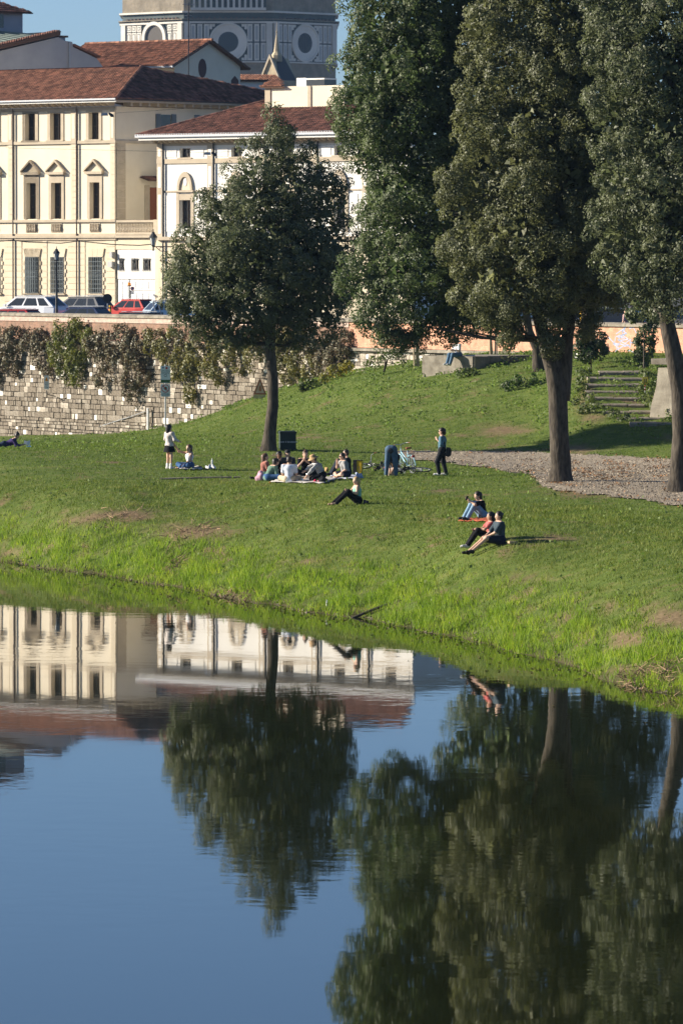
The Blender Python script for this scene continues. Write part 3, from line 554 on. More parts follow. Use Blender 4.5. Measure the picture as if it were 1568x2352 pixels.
# ---- trees up on the terrace behind
def back_tree(name, label, xd, yd, D, pts, lobs, lm, r0=0.24, **kw):
    bb = gp(xd, yd); D = bb.y; st = [([(bb.x, bb.y, bb.z-.3)]+[at(x, y, D) for x, y in pts], [r0*1.3]+[r0*(1-0.12*i) for i in range(len(pts))])]
    kk = dict(L=0.16, Wd=0.09, per=80, clump_area=0.75, cr=(0.35, 0.7), spread=0.38, inner=12); kk.update(kw)
    return tree(name, label, tuple(bb), st, [[lob(x, y, D+d, r, ry) for x, y, d, r, ry in lobs]], [lm], **kk)
back_tree('terrace_holm_oak', 'slimmer holm oak on the terrace just behind the forked trunk', 1238, 852, 233, [(1232,800),(1215,760),(1205,700),(1200,560)],
    [(1180,400,0,90,90),(1260,380,.4,90,80),(1120,470,0,80,80),(1220,490,-.6,100,90),(1300,470,.3,90,90),(1080,560,.4,70,70),(1170,590,-.5,100,80),(1270,590,.2,90,80),(1130,670,0,80,50),(1230,680,0,80,45)], M_leaf_c, r0=0.2)
back_tree('street_oak', 'tall dark holm oak rising behind the orange brick wall', 1352, 826, 244, [(1350,730),(1348,690),(1355,600),(1380,450)],
    [(1360,350,0,90,70),(1420,400,0,80,80),(1340,440,-.3,90,80),(1450,490,.2,70,80),(1380,520,-.6,100,80),(1330,590,0,80,70),(1430,600,-.2,85,70),(1480,570,.3,60,70),(1370,650,0,85,42),(1450,660,.3,65,45)], M_leaf_a, r0=0.3)
# ================================================================ buildings
M_cream = mat('cream_stucco', (0.78,0.70,0.54), 0.9, col2=(0.70,0.615,0.46), scale=0.5, ramp=(0.3, 0.7))
M_white = mat('white_stucco', (0.82,0.80,0.74), 0.9, col2=(0.74,0.71,0.63), scale=0.5)
M_trim = mat('sandstone_trim', (0.52,0.44,0.325), 0.9, col2=(0.44,0.37,0.27), scale=1.5)
M_tan = mat('tan_stucco', (0.70,0.61,0.45), 0.9, col2=(0.62,0.53,0.38), scale=0.6)
M_glass = mat('dark_window_glass', (0.018,0.022,0.03), 0.12, spec=0.5)
M_frame = mat('brown_window_wood', (0.07,0.05,0.035), 0.6)
M_shut = mat('grey_shutter', (0.14,0.17,0.18), 0.6)
M_iron = mat('dark_iron', (0.035,0.037,0.04), 0.5)
M_pipe = mat('copper_downpipe', (0.12,0.09,0.07), 0.5)
M_gut = mat('zinc_gutter', (0.40,0.42,0.44), 0.45, metal=0.3)
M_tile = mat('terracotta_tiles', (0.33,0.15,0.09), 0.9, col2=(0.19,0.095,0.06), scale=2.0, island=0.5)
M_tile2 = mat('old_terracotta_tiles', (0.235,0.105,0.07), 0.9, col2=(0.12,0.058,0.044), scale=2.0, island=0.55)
M_under = mat('roof_underlay', (0.12,0.07,0.05), 0.95)
def wallholes(root, name, m, x0, x1, z0, z1, holes, y=0.0, depth=0.35, part='wall'):
    xs = sorted({x0, x1, *[h[0] for h in holes], *[h[1] for h in holes]}); zs = sorted({z0, z1, *[h[2] for h in holes], *[h[3] for h in holes]})
    xs = [v for v in xs if x0 <= v <= x1]; zs = [v for v in zs if z0 <= v <= z1]; b = MB()
    for i in range(len(xs)-1):
        for j in range(len(zs)-1):
            cx, cz = (xs[i]+xs[i+1])/2, (zs[j]+zs[j+1])/2
            if any(h[0] < cx < h[1] and h[2] < cz < h[3] for h in holes): continue
            b.quad((xs[i], y, zs[j]), (xs[i+1], y, zs[j]), (xs[i+1], y, zs[j+1]), (xs[i], y, zs[j+1]))
    for a, c, e, f in holes:
        d = y+depth
        b.quad((a,y,e),(a,d,e),(a,d,f),(a,y,f)); b.quad((c,d,e),(c,y,e),(c,y,f),(c,d,f)); b.quad((a,y,f),(a,d,f),(c,d,f),(c,y,f)); b.quad((a,d,e),(a,y,e),(c,y,e),(c,d,e))
    return b.build(name, m, root)
def bx(root, name, m, x0, x1, y0, y1, z0, z1):
    b = MB(); b.box(min(x0, x1), max(x0, x1), y0, y1, min(z0, z1), max(z0, z1)); return b.build(name, m, root)
def window(root, x0, x1, z0, z1, y, leaf=True, mullions=1, m=None, curtain=0.0):
    f = MB(); w = 0.07; yy = y-0.06
    f.box(x0, x0+w, yy, y, z0, z1); f.box(x1-w, x1, yy, y, z0, z1); f.box(x0+w, x1-w, yy, y, z1-w, z1); f.box(x0+w, x1-w, yy, y, z0, z0+w)
    cx = (x0+x1)/2; f.box(cx-.03, cx+.03, yy-.01, y, z0+w, z1-w)
    for k in range(mullions): zz = z0+(z1-z0)*(k+1)/(mullions+1)*1.0; f.box(x0+w, x1-w, yy+.01, y-.005, zz-.02, zz+.02)
    o = f.build('window', m or M_frame, root)
    g = MB(); g.quad((x0, y-.01, z0), (x1, y-.01, z0), (x1, y-.01, z1), (x0, y-.01, z1)); g.build('pane', M_glass, o)
    return o
def roof_tiles(root, poly, m, name='roof', tw=0.23, tl=0.40, r=0.095, up=0.05, mu=None, over=None, n=4):
    "poly: corners in local space, first edge is the eave; tiles as overlapping half-round covers joined, over a slab"
    P = [Vector(p) for p in poly]; u = (P[1]-P[0]).normalized(); nrm = None
    for k in range(2, len(P)):
        c = (P[1]-P[0]).cross(P[k]-P[0])
        if c.length > 1e-6: nrm = c.normalized(); break
    if nrm.z < 0: nrm = -nrm
    v = nrm.cross(u); 
    if v.z < 0: v = -v
    Q = [((p-P[0]).dot(u), (p-P[0]).dot(v)) for p in P]
    def inside(x, y):
        c = False; j = len(Q)-1
        for i in range(len(Q)):
            if (Q[i][1] > y) != (Q[j][1] > y) and x < (Q[j][0]-Q[i][0])*(y-Q[i][1])/(Q[j][1]-Q[i][1])+Q[i][0]: c = not c
            j = i
        return c
    s = MB(); nb = len(P); low = [p-nrm*0.10 for p in P]
    s.add(P+low, [tuple(range(nb)), tuple(reversed(range(nb, 2*nb)))]+[(i, i+nb, (i+1)%nb+nb, (i+1)%nb) for i in range(nb)])
    ro = s.build(name, mu or M_under, root)
    xs = [q[0] for q in Q]; ys = [q[1] for q in Q]; b = MB(); x = min(xs)+tw*.5
    while x < max(xs):
        y = min(ys)-0.04
        while y < max(ys):
            if inside(x, y+tl*.5):
                j = random.uniform(-.012, .012); l = tl*1.06; o = P[0]+u*(x+j)+v*y
                vs = []
                for t, h, rr in ((0, 0.045, r*1.08), (l, 0.012, r*0.9)):
                    for k in range(n+1):
                        a = math.pi*k/n; vs.append(o+v*t+u*(math.cos(a)*rr)+nrm*(math.sin(a)*rr*0.85+h))
                b.add(vs, [(k, k+1, n+2+k, n+1+k) for k in range(n)]+[tuple(range(n, -1, -1))])
            y += tl
        x += tw
    t = b.build('roof_tiles', m, ro); tag(t, kind='stuff'); return ro
def hip_caps(root, a, b_, m, r=0.13):
    a = Vector(a); b_ = Vector(b_); L = (b_-a).length; n = max(2, int(L/0.45)); mb = MB()
    for k in range(n):
        mb.tube([a.lerp(b_, k/n), a.lerp(b_, min(1, (k+1.08)/n))], [r*1.1, r*.9], 7, cap=True)
    tag(mb.build('ridge_tiles', m, root), kind='stuff')
def modillions(root, x0, x1, z0, z1, y0, y1, step, m, w=0.18):
    x = x0; src = None
    while x < x1:
        b = MB(); 
        if src is None:
            b.prism([(y1, z0), (y1, z1), (y0, z1), (y0, z1-(z1-z0)*.35), (y1-(y1-y0)*.55, z0)], 0, w, 'x'); src = b.build('bracket', m, root); src.location.x = x
        else:
            o = src.copy(); COL.objects.link(o); o.location.x = x
        x += step
def wire(name, label, pts, r=0.02, m=None):
    b = MB(); b.tube(pts, r, 5); o = b.build(name, m or M_iron); return tag(o, label, 'cable')

# ---------------------------------------------------------------- 1. cream palazzo on the left
TH = math.radians(-40)
F = PAL = Fac(at(265, 600, 412)[:2], TH, ZST, 'cream_palazzo', 'three-storey cream palazzo with pedimented windows and low tiled roof at left', 'palazzo'); R0 = F.root
X = F.X
def zz(y, xd=150): return F.Z(xd, y)
XW = X(-160); ztop = zz(246)
wins_t = [(59,82),(116.6,141),(205,228)]; wins_m = [(61.5,84.6),(119,142),(207.5,229.5)]; wins_g = [(62,88),(118.6,145.5),(206,233.5)]
LX = [-113, -56]   # bays beyond the left edge
wins_t += [(a-145.5, c-145.5) for a, c in wins_t[1:3]]; wins_m += [(a-145.5, c-145.5) for a, c in wins_m[1:3]]; wins_g += [(a-145.5, c-145.5) for a, c in wins_g[1:3]]
zt0, zt1 = zz(320.5), zz(259); zm0, zm1 = zz(502), zz(419); zg0, zg1 = zz(672), zz(590)
ht = [(X(a), X(c), zt0, zt1) for a, c in wins_t]; hm = [(X(a), X(c), zm0, zm1) for a, c in wins_m]; hg = [(X(a), X(c), zg0, zg1) for a, c in wins_g]
zbase = zz(551)
wallholes(R0, 'upper_wall', M_cream, XW, 0, zbase, ztop, ht+hm, depth=0.45)
wallholes(R0, 'ground_floor_wall', M_tan, XW, 0, -0.3, zbase, hg, depth=0.4)
DP = 24.0
b = MB(); b.quad((0, 0, -0.3), (0, DP, -0.3), (0, DP, ztop), (0, 0, ztop)); b.quad((XW, DP, -.3), (XW, 0, -.3), (XW, 0, ztop), (XW, DP, ztop)); b.quad((XW, DP, -.3), (XW, DP, ztop), (0, DP, ztop), (0, DP, -.3))
b.build('side_wall', M_cream, R0)
for a, c, e, f in ht:
    window(R0, a, c, e, f, 0.40, mullions=1)
    fr = MB(); fr.box(a-.27, a-.003, -.05, .06, e, f); fr.box(c+.003, c+.27, -.05, .06, e, f); fr.box(a-.27, c+.27, -.05, .06, f+.003, f+.18); fr.build('window_surround', M_trim, R0)
    bx(R0, 'window_sill', M_trim, a-.32, c+.32, -.16, .1, e-.12, e-.003)
for a, c, e, f in hm:
    window(R0, a, c, e, f, 0.40, mullions=2)
    fr = MB(); fr.box(a-.26, a-.003, -.06, .06, e, f); fr.box(c+.003, c+.26, -.06, .06, e, f); fr.box(a-.26, c+.26, -.06, .06, f+.003, zz(401)); s_ = fr.build('window_surround', M_trim, R0)
    cx = (a+c)/2; hw = 0.86; z0, z1, z2 = zz(400), zz(394), zz(366)
    p = MB(); p.box(cx-hw, cx+hw, -.26, .05, z0, z1); p.prism([(cx-hw-.05, z1), (cx-hw-.05, z1+.12), (cx, z2+.02), (cx, z2-.15)], -.26, .04); p.prism([(cx+hw+.05, z1+.12), (cx+hw+.05, z1), (cx, z2-.15), (cx, z2+.02)], -.26, .04)
    p.build('pediment', M_trim, R0)
    t = MB(); t.prism([(cx-hw+.2, z1), (cx+hw-.2, z1), (cx, z2-.2)], -.05, .05); t.build('tympanum', M_tan, R0)
    bb = MB(); bb.box(a-.05, c+.05, -.04, .03, zz(533), zz(512)); bo = bb.build('balustrade_panel', M_trim, R0)
    for k in range(6):
        q = MB(); xx = a+(c-a)*(k+.5)/6; h = zz(514)-zz(531); q.lathe([(.03, 0), (.05, h*.15), (.065, h*.4), (.03, h*.75), (.05, h)], 8, (xx, -.09, zz(531))); q.build('baluster', M_trim, bo, smooth=True)
for i, (a, c, e, f) in enumerate(hg):
    window(R0, a, c, e, f, 0.36, mullions=3, m=M_shut)
    g = MB()
    for k in range(8): xx = a-.04+(c-a+.08)*k/7; g.box(xx-.015, xx+.015, -.10, -.07, e-.05, f+.02)
    for k in range(9): z_ = e+(f-e)*k/8; g.box(a-.06, c+.06, -.105, -.065, z_-.014, z_+.014)
    for k in range(7):
        for j in (3, 4): xx = a+(c-a)*(k+.5)/7; z_ = e+(f-e)*(j+.5)/8; g.tube([(xx+.06*math.cos(t), -.09, z_+.06*math.sin(t)) for t in [x*math.pi/3 for x in range(7)]], .012, 4)
    g.build('window_grille', M_shut, R0)
    for k in range(9):   # rusticated jamb blocks
        z_ = e+(f-e)*k/9; h = (f-e)/9; ex = .30 if k % 2 else .18
        bx(R0, 'jamb_block', M_tan, a-ex, a-.003, -.06, .05, z_+.012, z_+h-.012); bx(R0, 'jamb_block', M_tan, c+.003, c+ex, -.06, .05, z_+.012, z_+h-.012)
    cx = (a+c)/2; w = (c-a)/2
    for s0, s1, t0, t1 in ((-1.25, -.36, -1.5, -.5), (-.33, .33, -.48, .48), (.36, 1.25, .5, 1.5)):
        k_ = MB(); k_.prism([(cx+s0*w, f+.015), (cx+s1*w, f+.015), (cx+t1*w, f+.62), (cx+t0*w, f+.62)], -.08, .05); k_.build('lintel_stone', M_tan, R0)
    bx(R0, 'window_sill', M_trim, a-.25, c+.25, -.18, .1, e-.16, e-.06)
# pilasters, quoins, downpipes
for xa, xb, pipe in ((20.5,31,33),(165,177,179),(255,265,None),(-125,-114,-112)):
    a, c = X(xa), X(xb)
    if xb == 265: c = 0.03
    z_ = zz(504)
    k = 0
    while z_ < zz(336):
        h = 0.40; bx(R0, 'pilaster_block', M_tan, a, c, -.09, .04, z_+.01, z_+h-.01)
        z_ += h
    bx(R0, 'pilaster', M_trim, a, c, -.09, .04, zz(326), ztop); bx(R0, 'pilaster_panel', M_cream, a+.10, c-.10, -.105, 0, zz(318), zz(262))
    if pipe:
        p = MB(); xp = X(pipe); p.tube([(xp, -.14, zz(246)), (xp, -.14, 0.0)], .055, 7); p.build('downpipe', M_pipe, R0)
# side quoins in shade
z_ = zz(504)
while z_ < zz(336): bx(R0, 'quoin', M_trim, -.02, .10, .05, 1.0, z_+.01, z_+.39); z_ += .40
# string courses
for ya, yb, pr, nm in ((323,330,.14,'string_course'),(504,510,.16,'sill_course'),(536,541,.10,'plinth_course'),(541,546,.22,'first_floor_cornice'),(546,551,.12,'first_floor_cornice')):
    bx(R0, nm, M_trim, XW, 0.12, -pr, .04, zz(yb)+.003, zz(ya))
bx(R0, 'dentil_frieze', M_trim, XW, .10, -.10, .04, zz(254), ztop-.003)
b = MB(); x = XW
while x < 0: b.box(x, x+.09, -.16, -.1, zz(250), zz(247)); x += .19
tag(b.build('dentils', M_trim, R0), kind='stuff')
bx(R0, 'eaves_soffit', M_trim, XW, 0.95, -.95, .2, zz(237), zz(236)); bx(R0, 'fascia', M_white, XW, .98, -1.02, -.92, zz(237)+.003, zz(231)); 
bx(R0, 'gutter', M_gut, XW, 1.06, -1.16, -1.03, zz(232), zz(228.5))
modillions(R0, X(-20), -0.05, zz(245), zz(237.2), -.82, 0.0, 0.60, M_trim)
# side eaves
bx(R0, 'eaves_soffit', M_trim, -.2, .95, .2, DP, zz(237), zz(236)); bx(R0, 'fascia', M_trim, .92, 1.0, -.92, DP, zz(237)+.003, zz(231))
for k in range(24): bx(R0, 'side_bracket', M_trim, .03, .8, .8+k*.95, 1.0+k*.95, zz(245), zz(237.4))
bx(R0, 'side_gutter', M_iron, 1.0, 1.1, -1.0, DP, zz(232), zz(228.5))
bx(R0, 'side_string_course', M_trim, -.02, .12, .05, DP, zz(330), zz(323))
# side windows with shutters
for yy in (5.4, 9.6):
    e, f = zz(311), zz(262)
    o = MB(); o.box(-.02, .03, yy-.55, yy+.55, e, f); w_ = o.build('window', M_glass, R0)
    for s in (-1, 1):
        h = MB()
        h.box(.03, .09, yy+s*.58-(.52 if s < 0 else 0), yy+s*.58+(.52 if s > 0 else 0), e-.05, f+.05)
        for k in range(14): z_ = e+(f-e)*k/14; h.box(.09, .105, yy+s*.84-.2, yy+s*.84+.2, z_+.02, z_+.10)
        h.build('shutter', M_shut, w_)
# door with tile canopy on the terrace side
bx(R0, 'side_door', mat('orange_door_wood', (0.26,0.09,0.04), 0.6), -.02, .05, 3.7, 4.5, zz(505), zz(430)); bx(R0, 'door_surround', M_trim, -.02, .04, 3.1, 3.65, zz(505), zz(425))
roof_tiles(R0, [(.9, 2.6, zz(413)), (.9, 5.4, zz(413)), (.06, 5.4, zz(405)), (.06, 2.6, zz(405))], M_tile2, 'door_canopy')
# roof: front slope and right hip
ze = zz(230); rz = zz(149); DPm = 8.0
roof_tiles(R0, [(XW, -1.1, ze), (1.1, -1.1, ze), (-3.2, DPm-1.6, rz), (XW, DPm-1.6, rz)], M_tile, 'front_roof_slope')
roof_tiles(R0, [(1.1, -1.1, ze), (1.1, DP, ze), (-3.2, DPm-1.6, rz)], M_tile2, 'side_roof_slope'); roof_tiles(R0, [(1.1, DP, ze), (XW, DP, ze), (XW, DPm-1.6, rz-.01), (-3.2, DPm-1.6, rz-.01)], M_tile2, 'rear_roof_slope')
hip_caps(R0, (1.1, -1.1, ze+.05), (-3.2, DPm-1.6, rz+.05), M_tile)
# annex with the terrace and garage
xa, xb = 0.06, X(365)
holes = [(X(273), X(284.5), zz(619), zz(595)), (X(295), X(318), zz(619), zz(595)), (X(327.5), X(345.8), zz(619), zz(595))]
holes[1] = (X(301), X(318), zz(619), zz(595))
wallholes(R0, 'annex_wall', M_white, X(269.5), X(357), zz(640), zz(573), holes, y=0.02, depth=.3, part='wall')
for h in holes:
    window(R0, *h, 0.28, mullions=0, m=M_frame); g = MB()
    for k in range(5):
        t = k/4; g.tube([(h[0]+(h[1]-h[0])*t, -.02, h[2]-.1), (h[0]+(h[1]-h[0])*(1-t*.5), -.04, h[3]+.1)], .012, 4); g.tube([(h[0]+(h[1]-h[0])*(1-t), -.02, h[2]-.1), (h[0]+(h[1]-h[0])*(t*.5), -.04, h[3]+.1)], .012, 4)
    g.build('window_grille', M_iron, R0)
bx(R0, 'annex_lintel', M_tan, xa, xb, -.02, 1.0, zz(572.7), zz(551)); bx(R0, 'annex_pier', M_tan, X(357), xb, -.05, 1.0, -.3, zz(573))
M_gar = mat('white_painted_door', (0.80,0.80,0.78), 0.6)
for a, c, y0_, y1_ in ((270,294,720,641),(297,356,666,641),(299,356,720,667.5)):
    g = MB(); g.box(X(a), X(c), .08, .16, zz(y0_), zz(y1_)); d = g.build('garage_panel', M_gar, R0); n = 2 if a == 270 else 4
    for k in range(n):
        w = (X(c)-X(a))/n; bx(d, 'panel', M_gar, X(a)+w*k+.08, X(a)+w*(k+1)-.08, .05, .085, zz(y0_)+.12, zz(y1_)-.12)
bx(R0, 'terrace_floor', M_trim, xa, xb, .02, 8, zz(551), zz(538)); bx(R0, 'terrace_cornice', M_trim, .14, xb+.05, -.22, .02, zz(546), zz(540))
bx(R0, 'balustrade_rail', M_trim, .13, xb, -.12, .22, zz(511), zz(506)); bx(R0, 'balustrade_base', M_trim, .13, xb, -.10, .2, zz(539), zz(534))
n = 24
for k in range(n):
    q = MB(); h = zz(511)-zz(534); q.lathe([(.05, 0), (.035, h*.1), (.085, h*.4), (.035, h*.75), (.06, h)], 8, (X(271)+(X(353)-X(271))*k/(n-1), .04, zz(534))); q.build('baluster', M_trim, R0, smooth=True)
bx(R0, 'balustrade_pier', M_trim, X(355), xb, -.14, .24, zz(539), zz(505))
for a, c, y0_, y1_ in ((256.7,265,591,578),(252.6,265,613,600)): bx(R0, 'meter_box', mat('grey_box', (0.45,0.45,0.43), .6), X(a), X(c)-.1, -.28, -.06, zz(y0_), zz(y1_))
# rusticated ground-floor courses
spans = []; edges = sorted([(X(a)-.42, X(c)+.42) for a, c in wins_g]); p0 = XW
for a, c in edges+[(0.0, 0.0)]:
    if a > p0: spans.append((p0, a))
    p0 = c
z_ = 0.55; j = 0
while z_ < zz(560):
    h = 0.44
    for a, c in spans:
        l = c-a; m_ = max(1, round(l/1.15)); o_ = (0.5 if j % 2 else 0.0)
        for k in range(m_):
            u0, u1 = a+l*k/m_, a+l*(k+1)/m_
            if u1 > X(-30): bx(R0, 'rusticated_block', M_tan, u0+.02, u1-.02, -.035, .03, z_+.015, z_+h-.015)
    z_ += h; j += 1
bx(R0, 'plinth', M_trim, XW, .03, -.12, .03, -.3, 0.53)

# ---------------------------------------------------------------- 2. white villa behind the round oak
F = VIL = Fac(at(362.8, 600, 407.5)[:2], TH, ZST, 'white_villa', 'white villa with dark tiled hip roof and arched windows behind the round oak', 'villa'); R1 = F.root; X = F.X
def zv(y, xd=420): return F.Z(xd, y)
XE = X(948); zt = zv(326); cent = [426+118*k for k in range(5)]
ha = [(X(c-13), X(c+11.5), zv(361), zv(340)) for c in cent]; hb = [(X(c-13), X(c+13.5), zv(524), zv(459)) for c in cent]
wallholes(R1, 'upper_wall', M_white, 0, XE, zv(546), zt, ha+hb, depth=.4)
hg = [(X(c-12), X(c+14), zv(672), zv(590)) for c in cent]
wallholes(R1, 'ground_floor_wall', M_tan, 0, XE, -.3, zv(546), hg, depth=.4)
b = MB(); b.quad((0, 14, -.3), (0, 0, -.3), (0, 0, zt), (0, 14, zt)); b.quad((XE, 0, -.3), (XE, 14, -.3), (XE, 14, zt), (XE, 0, zt)); b.quad((XE, 14, -.3), (0, 14, -.3), (0, 14, zt), (XE, 14, zt)); b.build('side_wall', M_white, R1)
for h in ha: window(R1, *h, .36, mullions=0); bx(R1, 'window_sill', M_trim, h[0]-.15, h[1]+.15, -.12, .1, h[2]-.12, h[2]-.003)
for h in hg: window(R1, *h, .36, mullions=3, m=M_shut)
for h in hb:
    window(R1, *h, .36, mullions=2); a, c, e, f = h; cx = (a+c)/2; w = 0.72
    s = MB(); s.box(a-.28, a-.003, -.08, .06, e-.3, zv(441)); s.box(c+.003, c+.28, -.08, .06, e-.3, zv(441)); s.box(a-.002, c+.002, -.07, .06, f+.003, zv(445)); s.build('window_surround', M_trim, R1)
    zb = zv(436); rr = zv(394)-zb; n = 14; arch = MB(); vs = []
    for y in (-.14, .04):
        for k in range(n+1):
            t = math.pi*k/n
            for q in (w, w-.2): vs.append((cx-q*math.cos(t), y, zb+q/w*rr*math.sin(t)))
    m_ = 2*(n+1); fs = []
    for k in range(n):
        i = 2*k; fs += [(i, i+2, i+3, i+1), (i+m_, i+1+m_, i+3+m_, i+2+m_), (i, i+m_, i+2+m_, i+2), (i+1, i+3, i+3+m_, i+1+m_)]
    arch.add(vs, fs); arch.build('arch_moulding', M_trim, R1)
    lun = MB(); lun.prism([(cx-.55*math.cos(math.pi*k/n), zb+.55/w*rr*math.sin(math.pi*k/n)) for k in range(n+1)], -.03, .04); lu = lun.build('lunette', M_tan, R1)
    ov = MB(); ov.prism([(cx+.17*math.cos(2*math.pi*k/14), zv(417)+.3*math.sin(2*math.pi*k/14)) for k in range(14)], -.06, .02); ov.build('oval_panel', M_white, lu)
    bx(R1, 'impost', M_trim, cx-.85, cx+.85, -.2, .05, zv(441)+.003, zv(436.5))
for xp in (378, 493.6, 612, 732.7, 850):
    a = X(xp-1); bx(R1, 'pilaster', M_trim, a-.62, a-.10, -.08, .04, zv(546), zt); 
    for y0_, y1_ in ((358,342),(430,382),(536,446)): bx(R1, 'pilaster_panel', M_white, a-.5, a-.22, -.095, 0, zv(y0_), zv(y1_))
    p = MB(); p.tube([(a, -.12, zt), (a, -.12, 0)], .06, 7); p.build('downpipe', M_iron, R1)
for k in range(5):   # raised wall panels
    for xa_, xb_ in ((cent[k]-44, cent[k]-20), (cent[k]+20, cent[k]+42)):
        for y0_, y1_ in ((360,341),(531,448)):
            if xa_ > 381: bx(R1, 'wall_panel', M_white, X(xa_), X(xb_), -.03, .02, zv(y0_), zv(y1_))
for ya, yb, pr in ((364,375,.10),(437,441,.05),(543,551,.25)): bx(R1, 'string_course', M_trim, -.05, XE, -pr, .035, zv(yb)+.003, zv(ya))
bx(R1, 'frieze', M_trim, -.03, XE, -.06, .03, zv(334), zt-.003)
bx(R1, 'eaves_soffit', M_trim, -.9, XE+.9, -.9, 14.6, zv(322), zv(320)); bx(R1, 'fascia', M_white, -.95, XE+.95, -1.0, -.9, zv(321), zv(314)); bx(R1, 'gutter', M_gut, -1.15, XE+1.1, -1.16, -1.01, zv(314.5), zv(307)); bx(R1, 'gutter', M_gut, -1.15, -1.0, -1.0, 14, zv(314.5), zv(307))
modillions(R1, 0.1, XE, zv(329), zv(322.3), -.75, 0, .52, M_trim, .15)
ze = zv(311); rz = F.Z(500, 221, 6.8)
roof_tiles(R1, [(-1.1, -1.1, ze), (XE+1.1, -1.1, ze), (XE-6.5, 6.8, rz), (6.6, 6.8, rz)], M_tile2, 'front_roof_slope')
roof_tiles(R1, [(-1.1, 14.7, ze), (-1.1, -1.1, ze), (6.6, 6.8, rz)], M_tile2, 'hip_roof_slope')
hip_caps(R1, (-1.1, -1.1, ze+.05), (6.6, 6.8, rz+.05), M_tile2); hip_caps(R1, (6.6, 6.8, rz+.05), (XE-6.5, 6.8, rz+.05), M_tile2)
# rooftop block
def zp(y): return F.Z(680, y, 4.0)
XA, XB = F.X(611, 4.0), F.X(790, 4.0)
bx(R1, 'rooftop_block', M_cream, XA, XB, 4.0, 8.5, zp(256), zp(197)); bx(R1, 'block_pilaster', M_trim, F.X(708, 4), F.X(715, 4), 3.93, 4.1, zp(252), zp(197)); bx(R1, 'block_pilaster', M_trim, XA-.05, F.X(622, 4), 3.93, 4.1, zp(252), zp(197))
bx(R1, 'roof_cabin', M_white, F.X(681, 5), F.X(703, 5), 5, 6.3, zp(197), zp(177)); bx(R1, 'skylight', M_glass, F.X(704, 5), F.X(745, 5), 5, 6.3, zp(197), zp(182)); bx(R1, 'skylight_frame', M_white, F.X(703.5, 5), F.X(745, 5), 4.97, 6.35, zp(181.7), zp(178.5))
roof_tiles(R1, [(XA-.3, 3.7, zp(197)), (F.X(652, 3.7), 3.7, zp(197)), (F.X(640, 5), 5.2, zp(182)), (F.X(618, 5), 5.2, zp(182))], M_tile, 'block_roof')

# ---------------------------------------------------------------- 3. shaded grey house at the far left
F = Fac(at(0, 600, 446)[:2], math.radians(38), ZST, 'grey_gable_house', 'tall grey house in shade with blank wall and metal roof at upper left', 'house'); R2 = F.root
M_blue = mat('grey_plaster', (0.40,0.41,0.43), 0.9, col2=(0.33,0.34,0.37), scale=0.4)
def q(xd, yd): x_, z_ = F.xz(xd, yd); return (x_, z_)
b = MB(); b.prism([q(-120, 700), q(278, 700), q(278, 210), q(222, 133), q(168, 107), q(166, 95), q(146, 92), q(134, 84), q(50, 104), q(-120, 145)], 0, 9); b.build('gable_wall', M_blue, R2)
b = MB(); a0, a1 = q(-120, 140), q(134, 80); b.prism([a0, a1, (a1[0], a1[1]+.3), (a0[0], a0[1]+.3)], -.3, 9); rf = b.build('roof', M_under, R2)
roof_tiles(rf, [(a0[0], -.35, a0[1]+.32), (a1[0], -.35, a1[1]+.32), (a1[0], .5, a1[1]+.36), (a0[0], .5, a0[1]+.36)], M_tile2, 'verge', tl=.3)
a0, a1 = q(168, 104), q(228, 132); b = MB(); b.prism([a0, a1, (a1[0], a1[1]+.15), (a0[0], a0[1]+.15)], -.2, 9); b.build('roof', M_tile2, R2)
# standing-seam roof and turret
a0, a1, a2, a3 = q(-40, 108), q(115, 80), q(60, 62), q(-40, 66); M_seam = mat('grey_green_metal_roof', (0.16,0.20,0.18), 0.5, metal=.4)
b = MB(); b.add([(a0[0], .6, a0[1]), (a1[0], .6, a1[1]), (a2[0], 6, a2[1]), (a3[0], 6, a3[1])], [(0,1,2,3)])
for k in range(12):
    t = k/11; p = Vector((a0[0]+(a1[0]-a0[0])*t, .6, a0[1]+(a1[1]-a0[1])*t+.03)); q2 = Vector((a3[0]+(a2[0]-a3[0])*t, 6, a3[1]+(a2[1]-a3[1])*t+.03)); b.tube([p, q2], .035, 4)
b.build('metal_roof', M_seam, R2)
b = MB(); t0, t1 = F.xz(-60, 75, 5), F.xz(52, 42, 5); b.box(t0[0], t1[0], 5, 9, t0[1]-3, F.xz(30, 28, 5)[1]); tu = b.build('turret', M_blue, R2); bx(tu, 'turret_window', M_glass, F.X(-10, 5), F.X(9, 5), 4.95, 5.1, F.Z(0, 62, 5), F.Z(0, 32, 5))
zt_ = F.Z(30, 28, 5); roof_tiles(tu, [(t0[0], 4.4, zt_), (t1[0]+.6, 4.4, zt_), (t1[0]-2.0, 7, zt_+1.2), (t0[0], 7, zt_+1.2)], M_tile2, 'turret_roof')
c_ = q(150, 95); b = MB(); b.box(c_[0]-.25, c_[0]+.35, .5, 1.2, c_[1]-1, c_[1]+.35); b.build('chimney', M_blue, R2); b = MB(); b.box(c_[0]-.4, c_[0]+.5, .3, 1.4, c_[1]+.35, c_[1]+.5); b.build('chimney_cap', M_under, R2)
p = MB(); xp = q(158, 100)[0]; p.tube([(xp, -.1, q(158, 96)[1]), (xp, -.1, q(158, 200)[1])], .08, 6); p.build('downpipe', M_gut, R2)

